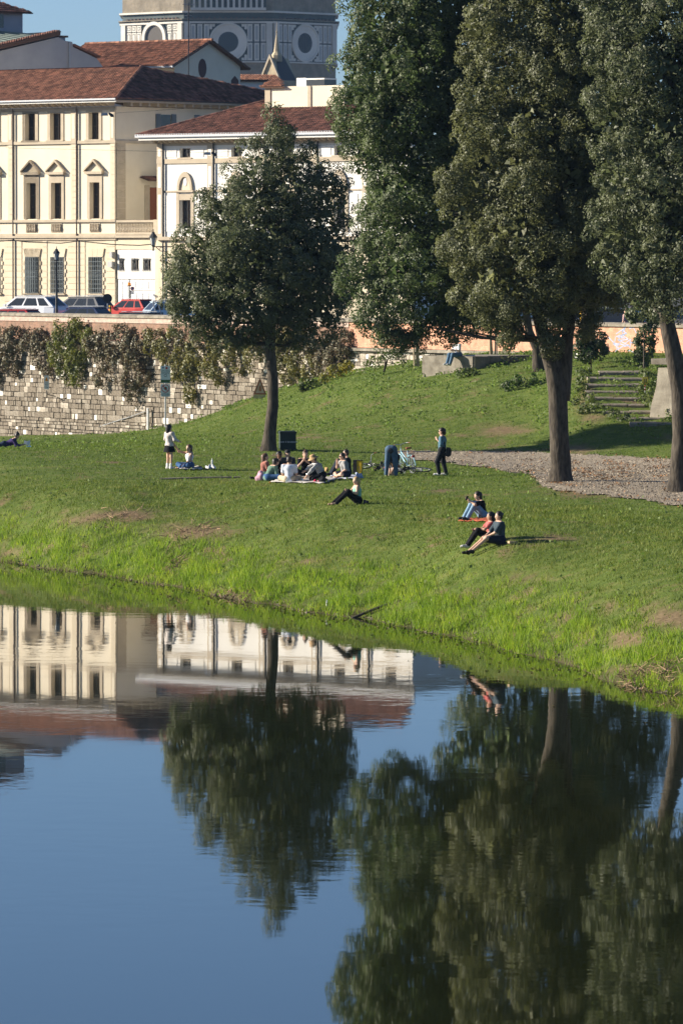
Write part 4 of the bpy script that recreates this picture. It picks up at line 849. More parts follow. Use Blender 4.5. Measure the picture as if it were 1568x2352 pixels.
# ---------------------------------------------------------------- 4. gabled cream house behind the palazzo
F = Fac(at(401, 600, 452)[:2], math.radians(-38), ZST, 'gabled_house', 'cream gabled house with round attic window behind the palazzo roof', 'house'); R3 = F.root
XW3 = F.X(120); ev = F.Z(390, 143); DW = 8.2; apx = ev+1.75
b = MB(); b.add([(XW3, 0, 0), (0, 0, 0), (0, 0, ev), (XW3, 0, ev)], [(0,1,2,3)]); b.build('front_wall', M_cream, R3)
b = MB(); b.add([(0, 0, 0), (0, DW, 0), (0, DW, ev), (0, DW*.5, apx), (0, 0, ev)], [(0,1,2,3,4)]); b.add([(XW3, DW, 0), (XW3, 0, 0), (XW3, 0, ev), (XW3, DW*.5, apx), (XW3, DW, ev)], [(0,1,2,3,4)]); b.build('gable_wall', M_cream, R3)
b = MB(); b.prism([(DW*.42+.5*math.cos(t), ev-.35+.75*math.sin(t)) for t in [k*math.pi/8 for k in range(16)]], -.1, .03, 'x'); b.build('round_window', mat('brown_round_shutter', (0.09,0.045,0.04), .7), R3)
b = MB(); b.prism([(DW*.86, ev-3.0), (DW*.97, ev-3.0), (DW*.97, ev-1.2), (DW*.915, ev-.85), (DW*.86, ev-1.2)], -.1, .03, 'x'); b.build('arched_window', mat('brown_round_shutter', (0.09,0.045,0.04), .7), R3)
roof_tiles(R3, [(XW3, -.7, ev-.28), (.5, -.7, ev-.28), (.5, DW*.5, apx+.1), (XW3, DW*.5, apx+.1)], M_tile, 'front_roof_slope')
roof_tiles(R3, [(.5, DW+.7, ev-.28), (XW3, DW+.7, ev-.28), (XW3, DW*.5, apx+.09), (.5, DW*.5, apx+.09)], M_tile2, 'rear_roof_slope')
hip_caps(R3, (.5, DW*.5, apx+.14), (XW3, DW*.5, apx+.14), M_tile)
bx(R3, 'gutter', M_gut, XW3, .5, -.85, -.7, ev-.42, ev-.28)
# low wing to the right with tile coping
F = Fac(at(536, 600, 470)[:2], math.radians(15), ZST, 'low_rear_wing', 'low pale wing with a row of roof tiles between gable and spire', 'house'); R4 = F.root
xe = F.X(640); zt_ = F.Z(580, 184); bx(R4, 'wall', M_white, 0, xe, 0, 4, 0, zt_); roof_tiles(R4, [(-.1, -.35, zt_), (xe+.2, -.35, zt_), (xe+.2, 2, zt_+.5), (-.1, 2, zt_+.5)], M_tile, 'roof')

# ---------------------------------------------------------------- 5. church aedicule with small spire
F = Fac(at(602, 600, 640)[:2], math.radians(-35), ZST, 'church_spire', 'little stone gable and pinnacle spire poking above the roofs', 'church'); R5 = F.root
M_lime = mat('ochre_limestone', (0.50,0.42,0.28), .9, col2=(0.36,0.29,0.2), scale=1.2); zb = F.Z(640, 185)
w5 = 2.3
b = MB(); b.prism([(0, 0), (w5, 0), (w5, zb+.1), (w5/2, zb+2.6), (0, zb+.1)], 0, 3.4); b.build('gable_front', M_lime, R5)
b = MB(); b.prism([(-.15, zb), (-.15, zb+.35), (w5/2, zb+3.0), (w5/2, zb+2.55)], -.2, .1); b.prism([(w5+.15, zb+.35), (w5+.15, zb), (w5/2, zb+2.55), (w5/2, zb+3.0)], -.2, .1); b.build('gable_coping', M_trim, R5)
b = MB(); b.add([(0, 0, zb+.1), (w5, 0, zb+.1), (w5, 3.4, zb+.1), (0, 3.4, zb+.1), (w5/2, 1.2, zb+2.9), (w5/2, 2.4, zb+2.9)], [(0,4,5,3), (1,2,5,4), (0,1,4), (2,3,5)]); b.build('slate_roof', mat('slate', (0.08,0.08,0.085), .7), R5)
b = MB(); b.lathe([(.62, zb+2.2), (.62, zb+2.9), (.35, zb+3.3), (.05, zb+5.4), (.02, zb+6.6)], 8, (w5/2, 1.2, 0)); sp = b.build('pinnacle', M_lime, R5); b = MB(); b.ball((w5/2, 1.2, zb+5.5), .12, 8, 5); b.build('finial', M_lime, sp)
for k in range(3):
    b = MB(); b.prism([(w5*(.25+.25*k)-.16, zb-.9), (w5*(.25+.25*k)+.16, zb-.9), (w5*(.25+.25*k)+.16, zb-.2), (w5*(.25+.25*k), zb+.1), (w5*(.25+.25*k)-.16, zb-.2)], -.06, .04); b.build('blind_arch', M_under, R5)

# ---------------------------------------------------------------- 6. cathedral drum far away
DD = 1420.0; s_ = FPX/DD; side = 22.05; c0 = at(522.5, 600, DD); apo = side/2*(1+math.sqrt(2))
CAT = empty('cathedral_drum', (c0.x, c0.y+apo, ZST), 0, 'huge marble-clad octagonal cathedral drum with round windows in the far background', 'cathedral')
M_mar = mat('white_marble', (0.66,0.63,0.56), .8, col2=(0.52,0.49,0.43), scale=.15); M_grn = mat('green_marble', (0.04,0.06,0.06), .7, var=.3, scale=.3); M_brown = mat('rough_masonry', (0.27,0.23,0.17), .95, col2=(0.17,0.145,0.105), scale=.4, bump=.2, bscale=1)
def zd(y): return HCAM+(600-y)/s_*1.0-ZST
zlo, zhi = 0.0, zd(-40)
# octagon body
def octa(root, name, m, r, z0, z1, rot=math.radians(0.5)):
    b = MB(); R_ = r/math.cos(math.pi/8); b.prism([(R_*math.cos(math.pi/8+k*math.pi/4+rot), R_*math.sin(math.pi/8+k*math.pi/4+rot)) for k in range(8)], z0, z1, 'z'); return b.build(name, m, root)
octa(CAT, 'lower_masonry', M_brown, apo-.05, zlo, zd(142)); octa(CAT, 'marble_core', M_grn, apo-.12, zd(142), zd(28)); octa(CAT, 'upper_masonry', M_brown, apo-.1, zd(28), zd(-40))
octa(CAT, 'drum_cornice', M_mar, apo+.5, zd(144), zd(141)); octa(CAT, 'drum_cornice', M_mar, apo+.6, zd(54), zd(50)); octa(CAT, 'drum_cornice', M_brown, apo+.9, zd(46), zd(44)); octa(CAT, 'drum_cornice', M_mar, apo+.7, zd(30), zd(26))
for fi, ang in enumerate((-89.5, -134.5, -44.5)):
    a = math.radians(ang); Fm = Matrix.Translation((apo*math.cos(a), apo*math.sin(a), 0))@Matrix.Rotation(a+math.pi/2, 4, 'Z')   # local x along face, -y outward
    f = obj('drum_face', None, None, CAT); f.matrix_local = Fm; f.empty_display_size = .5
    bxf = lambda nm, m, x0, x1, y0, y1, z0, z1: bx(f, nm, m, x0, x1, y0, y1, z0, z1)
    hs = side/2
    for s in (-1, 1): bxf('corner_pilaster', M_mar, s*(hs-.9)-.75, s*(hs-.9)+.75, -.55, .1, zd(141), zd(54))
    if fi != 1:
        cz = zd(97); n = 32; ring = MB()
        for y in (-.6, .1):
            pass
        prof = [(4.75, -.15), (4.75, -.5), (4.35, -.55), (4.2, -.32), (2.75, -.16), (2.45, -.14)]
        vs = [(r_*math.cos(2*math.pi*k/n), y, cz+r_*math.sin(2*math.pi*k/n)) for r_, y in prof for k in range(n)]
        ring.add(vs, [(i*n+k, i*n+(k+1)%n, (i+1)*n+(k+1)%n, (i+1)*n+k) for i in range(len(prof)-1) for k in range(n)]); ring.build('oculus_ring', M_mar, f, smooth=False)
        g = MB(); g.prism([(2.5*math.cos(2*math.pi*k/n), cz+2.5*math.sin(2*math.pi*k/n)) for k in range(n)], -.145, .3); gl = g.build('oculus_glass', mat('dark_slate_glass', (.035,.05,.065), .8, spec=.1), f)
        for k in range(-3, 4):
            h = math.sqrt(2.5**2-(k*.6)**2); bx(gl, 'glazing_bar', M_iron, k*.6-.04, k*.6+.04, -.2, -.146, cz-h, cz+h)
        cols = [5.35, 7.0, 8.65] ; rows = [(139,120),(118,94),(92,76),(74,56)]; rows = [(139,99),(96,56)]
        for s in (-1, 1):
            for c_ in cols:
                for y0_, y1_ in rows:
                    w = .62; z0, z1 = zd(y0_), zd(y1_)
                    p = bxf('marble_panel', M_mar, s*c_-w, s*c_+w, -.22, .05, z0, z1)
                    bx(p, 'panel_inlay', mat('grey_marble', (.34,.35,.34), .8), s*c_-w+.3, s*c_+w-.3, -.24, -.2, z0+.45, z1-.45)
            for c_, y0_, y1_ in ((3.6, 139, 133),(3.6, 62, 56),(4.3, 139, 126),(4.3, 68, 56)):
                bxf('spandrel_panel', M_mar, s*c_-.33, s*c_+.33, -.2, .05, zd(y0_), zd(y1_))
        for k in range(9): bxf('frieze_panel', M_mar, -2.7+k*.6, -2.25+k*.6, -.2, .05, zd(139), zd(135.5)); 
    else:
        # lit left face: arched exedra niche and marble panels
        cz = zd(85); n = 14; nb = MB(); w = 3.3
        nb.prism([(-w+1, zd(140)), (w+1, zd(140))]+[(1+w*math.cos(math.pi*k/n), cz+w*.95*math.sin(math.pi*k/n)) for k in range(n+1)], -.17, .05); nb.build('niche_shade_plate', mat('niche_shadow_stone', (.10,.09,.08), .95), f)  # flat plate without depth; the niche's shade is put into its dark colour
        rg = MB(); vs = []
        for y in (-.7, .05):
            for k in range(n+1):
                t = math.pi*k/n
                for q_ in (w+.9, w): vs.append((1+q_*math.cos(t), y, cz+q_*.95*math.sin(t)))
        m_ = 2*(n+1); fs = []
        for k in range(n): i = 2*k; fs += [(i, i+1, i+3, i+2), (i+m_, i+2+m_, i+3+m_, i+1+m_), (i, i+2, i+2+m_, i+m_), (i+1, i+1+m_, i+3+m_, i+3)]
        rg.add(vs, fs); rg.build('niche_arch', M_mar, f)
        for s in (-1, 1): bxf('niche_jamb', M_mar, 1+s*(w+.45)-.45, 1+s*(w+.45)+.45, -.7, .05, zd(140), cz)
        sh = MB(); sh.lathe([(w*.98*math.cos(t), w*.9*math.sin(t)) for t in [k*math.pi/12 for k in range(7)]], 16, (1, -.2, cz)); 
        for c_ in (-8.3, -6.5, -4.7, 6.2, 8.2):
            for y0_, y1_ in ((139,104),(101,72),(70,56)):
                p = bxf('marble_panel', M_mar, c_-.75, c_+.75, -.22, .05, zd(y0_), zd(y1_)); bx(p, 'panel_inlay', M_grn, c_-.5, c_+.5, -.24, -.2, zd(y0_)+.35, zd(y1_)-.35); bx(p, 'panel_field', M_mar, c_-.34, c_+.34, -.26, -.22, zd(y0_)+.52, zd(y1_)-.52)
    for k in range(14): bxf('putlog_block', M_under, -9+k*1.35, -8.5+k*1.35, -.5, .1, zd(43), zd(40.5))
    if fi == 0:
        for k in range(13): bxf('gallery_column', M_mar, -8.4+k*1.4-.28, -8.4+k*1.4+.28, -1.5, -1.0, zd(20), zd(-20))
        bxf('gallery_rail', M_mar, -9.3, 9.3, -1.6, .1, zd(25), zd(19)); bxf('gallery_back', M_grn, -9.3, 9.3, -.3, .1, zd(19), zd(-20))
# tribune block in front, left
# antenna mast on the palazzo roof
def tmast(name, label, xd, y0, y1, D, bars):
    b = MB(); a, c = at(xd, y0, D), at(xd, y1, D); r = empty(name, tuple(a), 0, label, 'antenna'); h = c.z-a.z
    b.tube([(0, 0, 0), (0, 0, h)], .045, 6); b.build('mast', M_iron, r)
    for t, l in bars:
        q_ = MB(); q_.tube([(-l/2, 0, h*t), (l/2, .2, h*t)], .025, 5)
        for k in range(5): q_.tube([(-l/2+l*k/4, -.25, h*t), (-l/2+l*k/4, .3, h*t)], .015, 4)
        q_.build('aerial', M_gut, r)
tmast('roof_antenna', 'tall thin television antenna mast in front of the cathedral', 433, 178, 5, 440, [(.98, .9), (.83, .5), (.55, .3)])
tmast('comb_antenna', 'low comb-shaped aerial on the villa roof beside the rooftop block', 646, 250, 232, 409, [(1.0, 1.8)])
# ================================================================ things on the wall, hill and bank
def foliage(name, label, cat, pts, lm, group=None, base=None, stems=None, **kw):
    "a plant: leaf clumps round lobes (world centre, rx, ry, rz) and its stems"
    base = Vector(base if base is not None else (pts[0][0][0], pts[0][0][1], min(p[0][2]-p[3] for p in pts)))
    r = empty(name, tuple(base), 0, label, cat, group); kk = dict(L=0.12, Wd=0.08, per=45, clump_area=0.14, cr=(0.12, 0.28), inner=14, spread=0.5); kk.update(kw)
    obj('foliage', qmesh('foliage', crown([(Vector(c)-base, a, b_, d) for c, a, b_, d in pts], **kk)), lm, r)
    mb = MB()
    for s in (stems or [[tuple(base-Vector((0, 0, .1))), tuple(Vector(pts[0][0]))]]):
        mb.tube([Vector(q)-base for q in s], [0.035]*(len(s)-1)+[0.012], 5)
    mb.build('stem', M_bark, r); return r
def wl(xd, yd, rpx, rypx, off=-0.28, th=0.30):
    x_, z_ = WALL.xz(xd, yd, off); p = WALL.world(x_, off, z_); s = FPX/p.y; return (p, rpx/s*1.15, th, rypx/s)
M_ivb = leaf_mat('brown_ivy_leaves', (0.085,0.062,0.038), (0.25,0.185,0.11), trans=0.15, scale=1.5); M_ivg = leaf_mat('green_ivy_leaves', (0.06,0.09,0.012), (0.26,0.27,0.04), trans=0.3, scale=1.5)
M_ivo = leaf_mat('ochre_ivy_leaves', (0.10,0.095,0.02), (0.30,0.27,0.065), trans=0.25, scale=1.5)
IVY = [('brown ivy curtain hanging on the wall at the far left', M_ivb, [(-5,800,30,38),(35,785,30,25),(30,820,18,30),(-15,850,14,40)]),
 ('narrow brown ivy tuft left of the warning sign', M_ivb, [(88,785,26,24),(96,815,20,30),(112,845,10,14)]),
 ('bushy green and yellow ivy clump spilling highest over the wall', M_ivg, [(160,775,34,34),(185,790,26,40),(150,815,24,45),(175,840,14,34),(215,800,20,30),(158,862,8,14)]),
 ('brown ivy curtain with a pale flower tag beside the green clump', M_ivb, [(235,790,24,26),(240,830,16,36),(228,868,9,20)]),
 ('largest brown ivy curtain hanging low left of the signpost', M_ivb, [(285,790,28,30),(320,795,30,30),(275,835,16,36),(312,845,24,48),(305,890,14,40),(330,850,12,30)]),
 ('ochre ivy strand hanging right beside the signpost', M_ivo, [(360,790,26,26),(395,800,28,34),(425,830,22,44),(436,880,12,44),(405,850,12,22)]),
 ('ochre ivy curtain under the round oak', M_ivo, [(470,800,28,34),(510,815,28,44),(545,815,24,36),(505,850,16,24),(480,842,14,22)]),
 ('mixed ivy curtain behind the slim trunk', M_ivo, [(590,810,22,34),(650,810,24,40),(690,820,26,44),(660,850,16,30),(720,850,16,26)]),
 ('dark brown ivy mass at the right end of the stone wall', M_ivb, [(745,800,28,34),(775,820,22,34),(755,835,20,28),(790,795,16,24)])]
for lab, lm, pts in IVY:
    P = [wl(p[0], p[1]-2, p[2]*1.25, p[3]*1.1, -.3, .34) for p in pts]; x_, z_ = WALL.xz(pts[0][0], 770, -.25); top = WALL.world(x_, .0, 6.6)
    foliage('hanging_ivy', lab, 'ivy', P, lm, 'ivy hanging over the embankment wall', base=top, stems=[[top, P[i][0]] for i in range(len(P))], L=0.13, Wd=0.09, per=40, clump_area=0.16, cr=(.14, .3), inner=16, keep=.95, shag=.6)
# straggling ivy runners joining the curtains along the ledge
P = [wl(x, 784+9*math.sin(x*.13), 26, 11+8*abs(math.sin(x*.07)), th=.26) for x in range(-20, 800, 28)]
foliage('ivy_fringe', 'thin brown ivy fringe running along the ledge of the whole wall', 'ivy', P, M_ivb, 'ivy hanging over the embankment wall', base=WALL.world(WALL.X(10), 0, 6.6), L=.12, Wd=.08, per=34, clump_area=.17, cr=(.12, .26), inner=6, keep=.6)
for (xd, yd), lab_ in zip(((222,776),(385,783),(408,786),(440,783)), ['pale plastic scrap caught high in the ivy above the green clump', 'white plastic scrap caught in the ivy above the signpost', 'white plastic bag caught in the ivy right of the signpost', 'pale plastic scrap in the ivy nearest the round oak crown']):
    x_, z_ = WALL.xz(xd, yd, -.6); p = WALL.world(x_, -.55, z_); b = MB(); b.ball((0, 0, 0), (.10, .05, .16), 7, 5); b.ball((.06, 0, .08), (.08, .04, .08), 6, 4)
    tag(b.build('litter_bag', mat('white_plastic', (.8, .82, .8), .4), loc=tuple(p), smooth=True), lab_, 'litter', 'plastic scraps caught in the ivy')
# ---- stone block terrace bench
C = gp(1085, 851)
BL = Fac(C[:2], math.radians(-42), C.z, 'stone_bench_block', 'long low stone platform with a worn corner and dark shaded side above the lawn', 'stone block'); hB = 0.66
for k in range(3): bx(BL.root, 'stone_slab', M_conc, -3.0+k*1.0+.004, -2.0+k*1.0-.004, 0, 1.0, -.4, hB-.03*((k+1) % 2))
b = MB(); b.box(-.003-2.99, -.004, 1.004, 4.4, -.4, hB-.02); b.build('platform', M_conc, BL.root)
for k in range(4): bx(BL.root, 'side_slab', M_conc, .0, .08, .05+k*1.08, 1.1+k*1.08, -.4, hB-.06)
# ---- stone steps
STP = [(970.6,1446,1543),(958,1416,1533),(944,1384,1508),(928,1362.5,1480),(912.5,1346,1471),(897.5,1344,1466),(882,1346,1468.5),(867,1349,1476),(853.4,1376,1488)]
sp0 = at(1440, 975, 230.8); SR = empty('stone_steps', tuple(sp0), 0, 'worn flight of wide stone steps climbing the slope at right', 'steps')
M_step = mat('worn_step_stone', (0.32,0.275,0.21), .93, col2=(0.17,0.145,0.11), scale=3, bump=.02, bscale=8)
for k, (yy, xa, xb) in enumerate(STP):
    D = 231+k*1.5; a, c = at(xa, yy, D)-sp0, at(xb, yy, D)-sp0; n = 2 if k % 3 else 3
    for j in range(n):
        x0, x1 = a.x+(c.x-a.x)*j/n+.01, a.x+(c.x-a.x)*(j+1)/n-.01; zt = a.z+random.uniform(-.02, .01); y0 = a.y+random.uniform(-.05, .05)
        b = MB(); b.prism([(y0, zt-.05), (y0+.06, zt), (y0+1.75, zt+.01), (y0+1.75, zt-.34), (y0+.02, zt-.34)], x0, x1, 'x'); b.build('step', M_step, SR)
def strip(label, pts, lm, rp=13, ry=8):
    P = []
    for x, y in pts: g = gp(x, y); P.append((g+Vector((0, 0, .12)), rp/FPX*g.y*1.2, .45, ry/FPX*g.y))
    foliage('step_weeds', label, 'weeds', P, lm, 'weeds along the steps', base=gp(*pts[0]), per=26, clump_area=.2, L=.13, Wd=.085, inner=6)
M_yng = leaf_mat('young_leaves', (0.05,0.09,0.015), (0.17,0.22,0.045), trans=.4)
strip('weeds growing along the left edge of the stone steps', [(1340,868),(1338,885),(1338,902),(1345,920),(1358,935),(1378,948),(1405,960),(1435,972),(1330,925),(1345,945)], M_yng)
strip('weeds spilling over the right ends of the stone steps', [(1492,870),(1490,890),(1488,905),(1492,920),(1500,935),(1520,948),(1540,958),(1478,902)], M_yng, 14, 9)
# ---- retaining wall by the steps
p0 = at(1494, 945, 233); RW = empty('stair_side_wall', tuple(p0), math.radians(-35), 'pale stone side wall with coping at the right of the steps', 'wall')
s = FPX/233; M_lim = mat('pale_limestone', (0.42,0.375,0.29), .93, col2=(0.24,0.21,0.16), scale=1.6, bump=.02)
b = MB(); b.prism([(-.1, -.6), (4, -.6), (4, 1.9), (.35, 1.78), (.25, 1.0), (0, .2)], 0, 5); b.build('masonry', M_lim, RW)
for k in range(3): bx(RW, 'coping_stone', M_conc, .1+k*1.3, 1.38+k*1.3, -.15, 5, 1.92, 2.15)
# ---- yellow notice on a striped stake
p = gp(1481, 902); r = empty('stake_notice', tuple(p), 0, 'small yellow notice on a red and white striped stake beside the steps', 'sign'); s = FPX/p.y
for k in range(4): b = MB(); b.tube([(0, 0, k*.09), (0, 0, (k+1)*.09)], .025, 6); b.build('stake_band', mat('red_paint', (.55, .05, .04), .5) if k % 2 else mat('white_paint', (.8, .8, .8), .5), r)
bx(r, 'plate', mat('yellow_plate', (.72, .62, .10), .5), -.12, .12, -.02, .0, .36, .66); bx(r, 'mark', M_iron, -.06, -.02, -.026, -.021, .42, .58); bx(r, 'mark', M_iron, .02, .06, -.026, -.021, .42, .58); b = MB(); b.tube([(0, .01, .36), (0, .01, .74)], .015, 5); b.build('stem', M_iron, r)
# ---- shrubs and young plants
M_laur = leaf_mat('laurel_leaves', (0.012,0.030,0.010), (0.045,0.085,0.022), rough=.35, spec=.5); M_yel = leaf_mat('yellow_leaves', (0.13,0.14,0.015), (0.42,0.36,0.04), trans=.4)
p = gp(1357, 848); D = p.y
foliage('laurel_bush', 'dark glossy round laurel bush in front of the orange wall', 'bush', [lob(1357,800,D,34,30),(lob(1345,785,D,22,20)),lob(1375,790,D,20,26),lob(1340,812,D,20,18),lob(1368,818,D,24,18)], M_laur, base=p, L=.15, Wd=.075, per=40)
p = gp(1478, 846); D = p.y+1
foliage('ivy_clad_stump', 'tall column of dark ivy in front of the orange wall between two trunks', 'ivy', [lob(1478,y,D,r,26) for y, r in ((735,26),(765,24),(795,22),(822,18))]+[lob(1462,715,D,30,22),lob(1500,720,D,28,22)], M_leaf_c, base=p, L=.13, Wd=.09, per=45)
p = gp(1210, 888); D = p.y; foliage('weed_clump', 'bright leafy weed clump beside the thick forked trunk', 'weeds', [lob(1208,876,D,34,11,.5),lob(1182,884,D,26,8,.5),lob(1232,880,D,22,10,.5)], leaf_mat('nettle_leaves', (.03,.07,.012), (.10,.17,.03)), base=p, per=30)
p = gp(1080, 862); foliage('corner_weed', 'small weed tuft at the foot of the stone platform corner', 'weeds', [lob(1085,853,p.y-.1,18,6,.3),lob(1070,856,p.y-.1,14,5,.3)], M_yng, base=p, per=26)
p = gp(770, 872); foliage('yellow_broadleaf_plant', 'yellowing broad-leaved plant at the foot of the wall', 'plant', [lob(772,855,p.y,24,11,.4),lob(790,846,p.y,16,12,.4),lob(752,864,p.y,16,8,.4)], M_yel, base=p, per=24, L=.16, Wd=.1)
p = gp(725, 890); foliage('green_broadleaf_plant', 'low yellow-green plant left of the yellowing one by the wall', 'plant', [lob(700,880,p.y,18,8,.4),lob(722,884,p.y,22,7,.4)], M_yng, base=p, per=24, L=.15, Wd=.1)
p = gp(880, 862); D = p.y; foliage('leaning_sapling', 'thin pale-leaved sapling drooping against the ledge', 'sapling', [lob(866,815,D,22,16,.4),lob(895,805,D,24,14,.4),lob(880,835,D,18,12,.4),lob(915,820,D,16,16,.4),lob(850,830,D,12,12,.3)], M_yng, base=p, per=18, clump_area=.3, inner=0, stems=[[p, at(885,830,D), at(870,800,D)], [p, at(890,825,D), at(915,805,D)]])
p = gp(1345, 835)
def stakes(label, xd, yd, tops):
    p = gp(xd, yd); r = empty('tree_stakes', tuple(p), 0, label, 'stakes', 'pale wooden stakes on the terrace')
    for x0, x1, y1 in tops:
        b = MB(); b.tube([at(x0, yd, p.y)-p-Vector((0, 0, .1)), at(x1, y1, p.y)-p], .045, 6); b.build('stake', mat('raw_wood', (.42, .34, .22), .9, var=.3, scale=6), r)
stakes('bundle of three pale wooden stakes at the left end of the stone platform', 957, 848, [(952,949,745),(957,955,740),(962,957,748)])
stakes('pair of tall pale stakes behind the stone platform before the orange wall', 1132, 822, [(1126,1124,690),(1137,1140,690),(1131,1121,700)])
p = gp(1142, 822); r = empty('yellow_tag_sign', tuple(p), 0, 'bright yellow tag hanging by the pale stakes under the foliage', 'sign'); a = at(1141, 735, p.y)-p; bx(r, 'plate', mat('yellow_plate', (.72, .62, .10), .5), a.x-.1, a.x+.12, -.3, -.25, a.z, a.z+.45); b = MB(); b.tube([(a.x, -.24, 0), (a.x, -.24, a.z+.5)], .02, 5); b.build('post', M_iron, r)
# ---- chain fence
def post(label, xd, yd, ytop):
    p = gp(xd, yd); r = empty('chain_post', tuple(p), 0, label, 'post', 'white chain posts by the wall'); h = (yd-ytop)/FPX*p.y
    b = MB(); b.tube([(0, 0, -.1), (0, 0, h)], .065, 8); b.build('shaft', mat('white_paint', (.8, .8, .8), .5), r); b = MB(); b.lathe([(.075, h), (.075, h+.04), (.001, h+.07)], 8); b.build('cap', mat('white_paint', (.8, .8, .8), .5), r); return p
pa = post('white chain post standing nearest the left picture edge', 15, 1001, 955); pb = post('white chain post standing left of the signpost', 340, 987, 940)
pts = [(22,959),(60,970),(96,978),(140,985),(178,988),(210,985),(236,977),(270,966),(302,956),(335,944)]; b = MB(); P = [at(x, y, pa.y+(pb.y-pa.y)*(x-15)/325) for x, y in pts]
Q = [P[i].lerp(P[i+1], k/6) for i in range(len(P)-1) for k in range(6)]+[P[-1]]
for i in range(len(Q)-1):
    if i % 2 == 0: b.tube([Q[i], Q[i].lerp(Q[i+1], 1.25)], .028, 5)
    else: b.tube([Q[i].lerp(Q[i+1], -.1), Q[i+1]], .018, 5)
tag(b.build('barrier_chain', mat('galvanised', (.30, .31, .32), .5, metal=.5)), 'slack metal chain sagging between the two white posts', 'chain')
# ---- signs
M_sgn = mat('sign_face', (.62, .68, .70), .5); M_sb = mat('sign_blue', (.05, .13, .25), .5); M_sr = mat('sign_red', (.45, .05, .06), .5); M_tx = mat('sign_ink', (.06, .08, .10), .6); M_sgr = mat('sign_green', (.05, .12, .04), .6)
def text(body, size, m, parent, loc, rot=(math.pi/2, 0, 0), align='CENTER'):
    c = bpy.data.curves.new('lettering', 'FONT'); c.body = body; c.size = size; c.align_x = align; c.extrude = .002; o = bpy.data.objects.new('lettering', c); COL.objects.link(o)
    dg = bpy.context.evaluated_depsgraph_get(); me = bpy.data.meshes.new_from_object(o.evaluated_get(dg)); COL.objects.unlink(o); bpy.data.objects.remove(o); me.materials.clear()
    return tag(obj('lettering', me, m, parent, loc, rot), kind='stuff')
p = gp(380, 981); s = FPX/p.y; r = empty('park_notice_post', tuple(p), 0, 'grey post with two stacked blue-white notice panels before the stone wall', 'signpost')
def h(y): return (981-y)/s
b = MB(); b.tube([(0, .04, -.2), (0, .04, h(837))], .04, 8); b.build('post', M_gut, r)
w = 11/s
u = bx(r, 'notice_panel', M_sgn, -w, w, -.02, 0, h(880), h(840)); 
bx(u, 'picture_strip', M_sgr, -w+.01, w-.01, -.024, -.02, h(880)+.03, h(872)); bx(u, 'emblem', M_sr, w*.05, w*.45, -.024, -.02, h(847.5), h(842.5)); b = MB(); b.prism([(-w*.7, h(842.5)), (-w*.25, h(842.5)), (-w*.47, h(847.5))], -.024, -.02); b.build('emblem', M_sb, u)
for k, t in enumerate(('AREA VERDE', 'REGOLAMENTO', 'DI FRUIZIONE')): text(t, .062, M_tx, u, (0, -.022, h(852+k*3.0)))
def ring(parent, cx, cz, r0, r1, y, m, name='prohibition_ring', n=24):
    b = MB(); vs = [(cx+q*math.cos(2*math.pi*k/n), y, cz+q*math.sin(2*math.pi*k/n)) for q in (r0, r1) for k in range(n)]; b.add(vs, [(k, (k+1) % n, n+(k+1) % n, n+k) for k in range(n)]); return b.build(name, m, parent)
ring(u, 0, h(862), .075, .055, -.024, M_tx, 'round_emblem')
l = bx(r, 'prohibition_panel', M_sgn, -w, w, -.02, 0, h(911), h(882)); ring(l, 0, h(892), .20, .165, -.024, M_sr); b = MB(); b.prism([(-.14, h(892)+.12), (-.11, h(892)+.15), (.14, h(892)-.12), (.11, h(892)-.15)], -.027, -.023); b.build('slash', M_sr, l)
b = MB(); b.prism([(-.04, h(892)), (.0, h(892)+.10), (.07, h(892)+.07), (.08, h(892)-.02), (.02, h(892)-.07)], -.026, -.021); b.build('hand_symbol', M_sgr, l); b = MB(); b.prism([(-.09, h(892)+.01), (-.07, h(892)+.03), (.02, h(892)-.08), (0, h(892)-.10)], -.026, -.021); b.build('stick_symbol', M_tx, l)
for k, t in enumerate(('DIVIETO', 'DI ACCENSIONE', 'FUOCHI')): text(t, .075, M_tx, l, (0, -.022, h(904.2+k*3.0)))
# small warning sign on an arm from the wall
x_, z_ = WALL.xz(107, 894, -.8); p = WALL.world(x_, -.8, z_); r = empty('flood_warning_sign', tuple(p), 0, 'small white warning sign with orange triangle held off the stone wall', 'sign'); s = FPX/p.y
pl = bx(r, 'plate', mat('white_paint', (.8, .8, .8), .5), -5.5/s, 5.5/s, 0, .02, 0, 32/s); b = MB(); b.prism([(-4/s, 19/s), (4/s, 19/s), (0, 29/s)], -.004, 0); b.build('triangle', mat('orange_paint', (.75, .28, .03), .5), pl)
for k in range(4): bx(pl, 'text_line', M_tx, -3.5/s, (3.5-(k % 2))/s, -.003, .0, (4+k*3.4)/s, (4.8+k*3.4)/s)
b = MB(); b.tube([(0, .03, -.05), (0, .03, -.25), (.45, .65, -.4)], .025, 6); b.build('arm', M_iron, r)
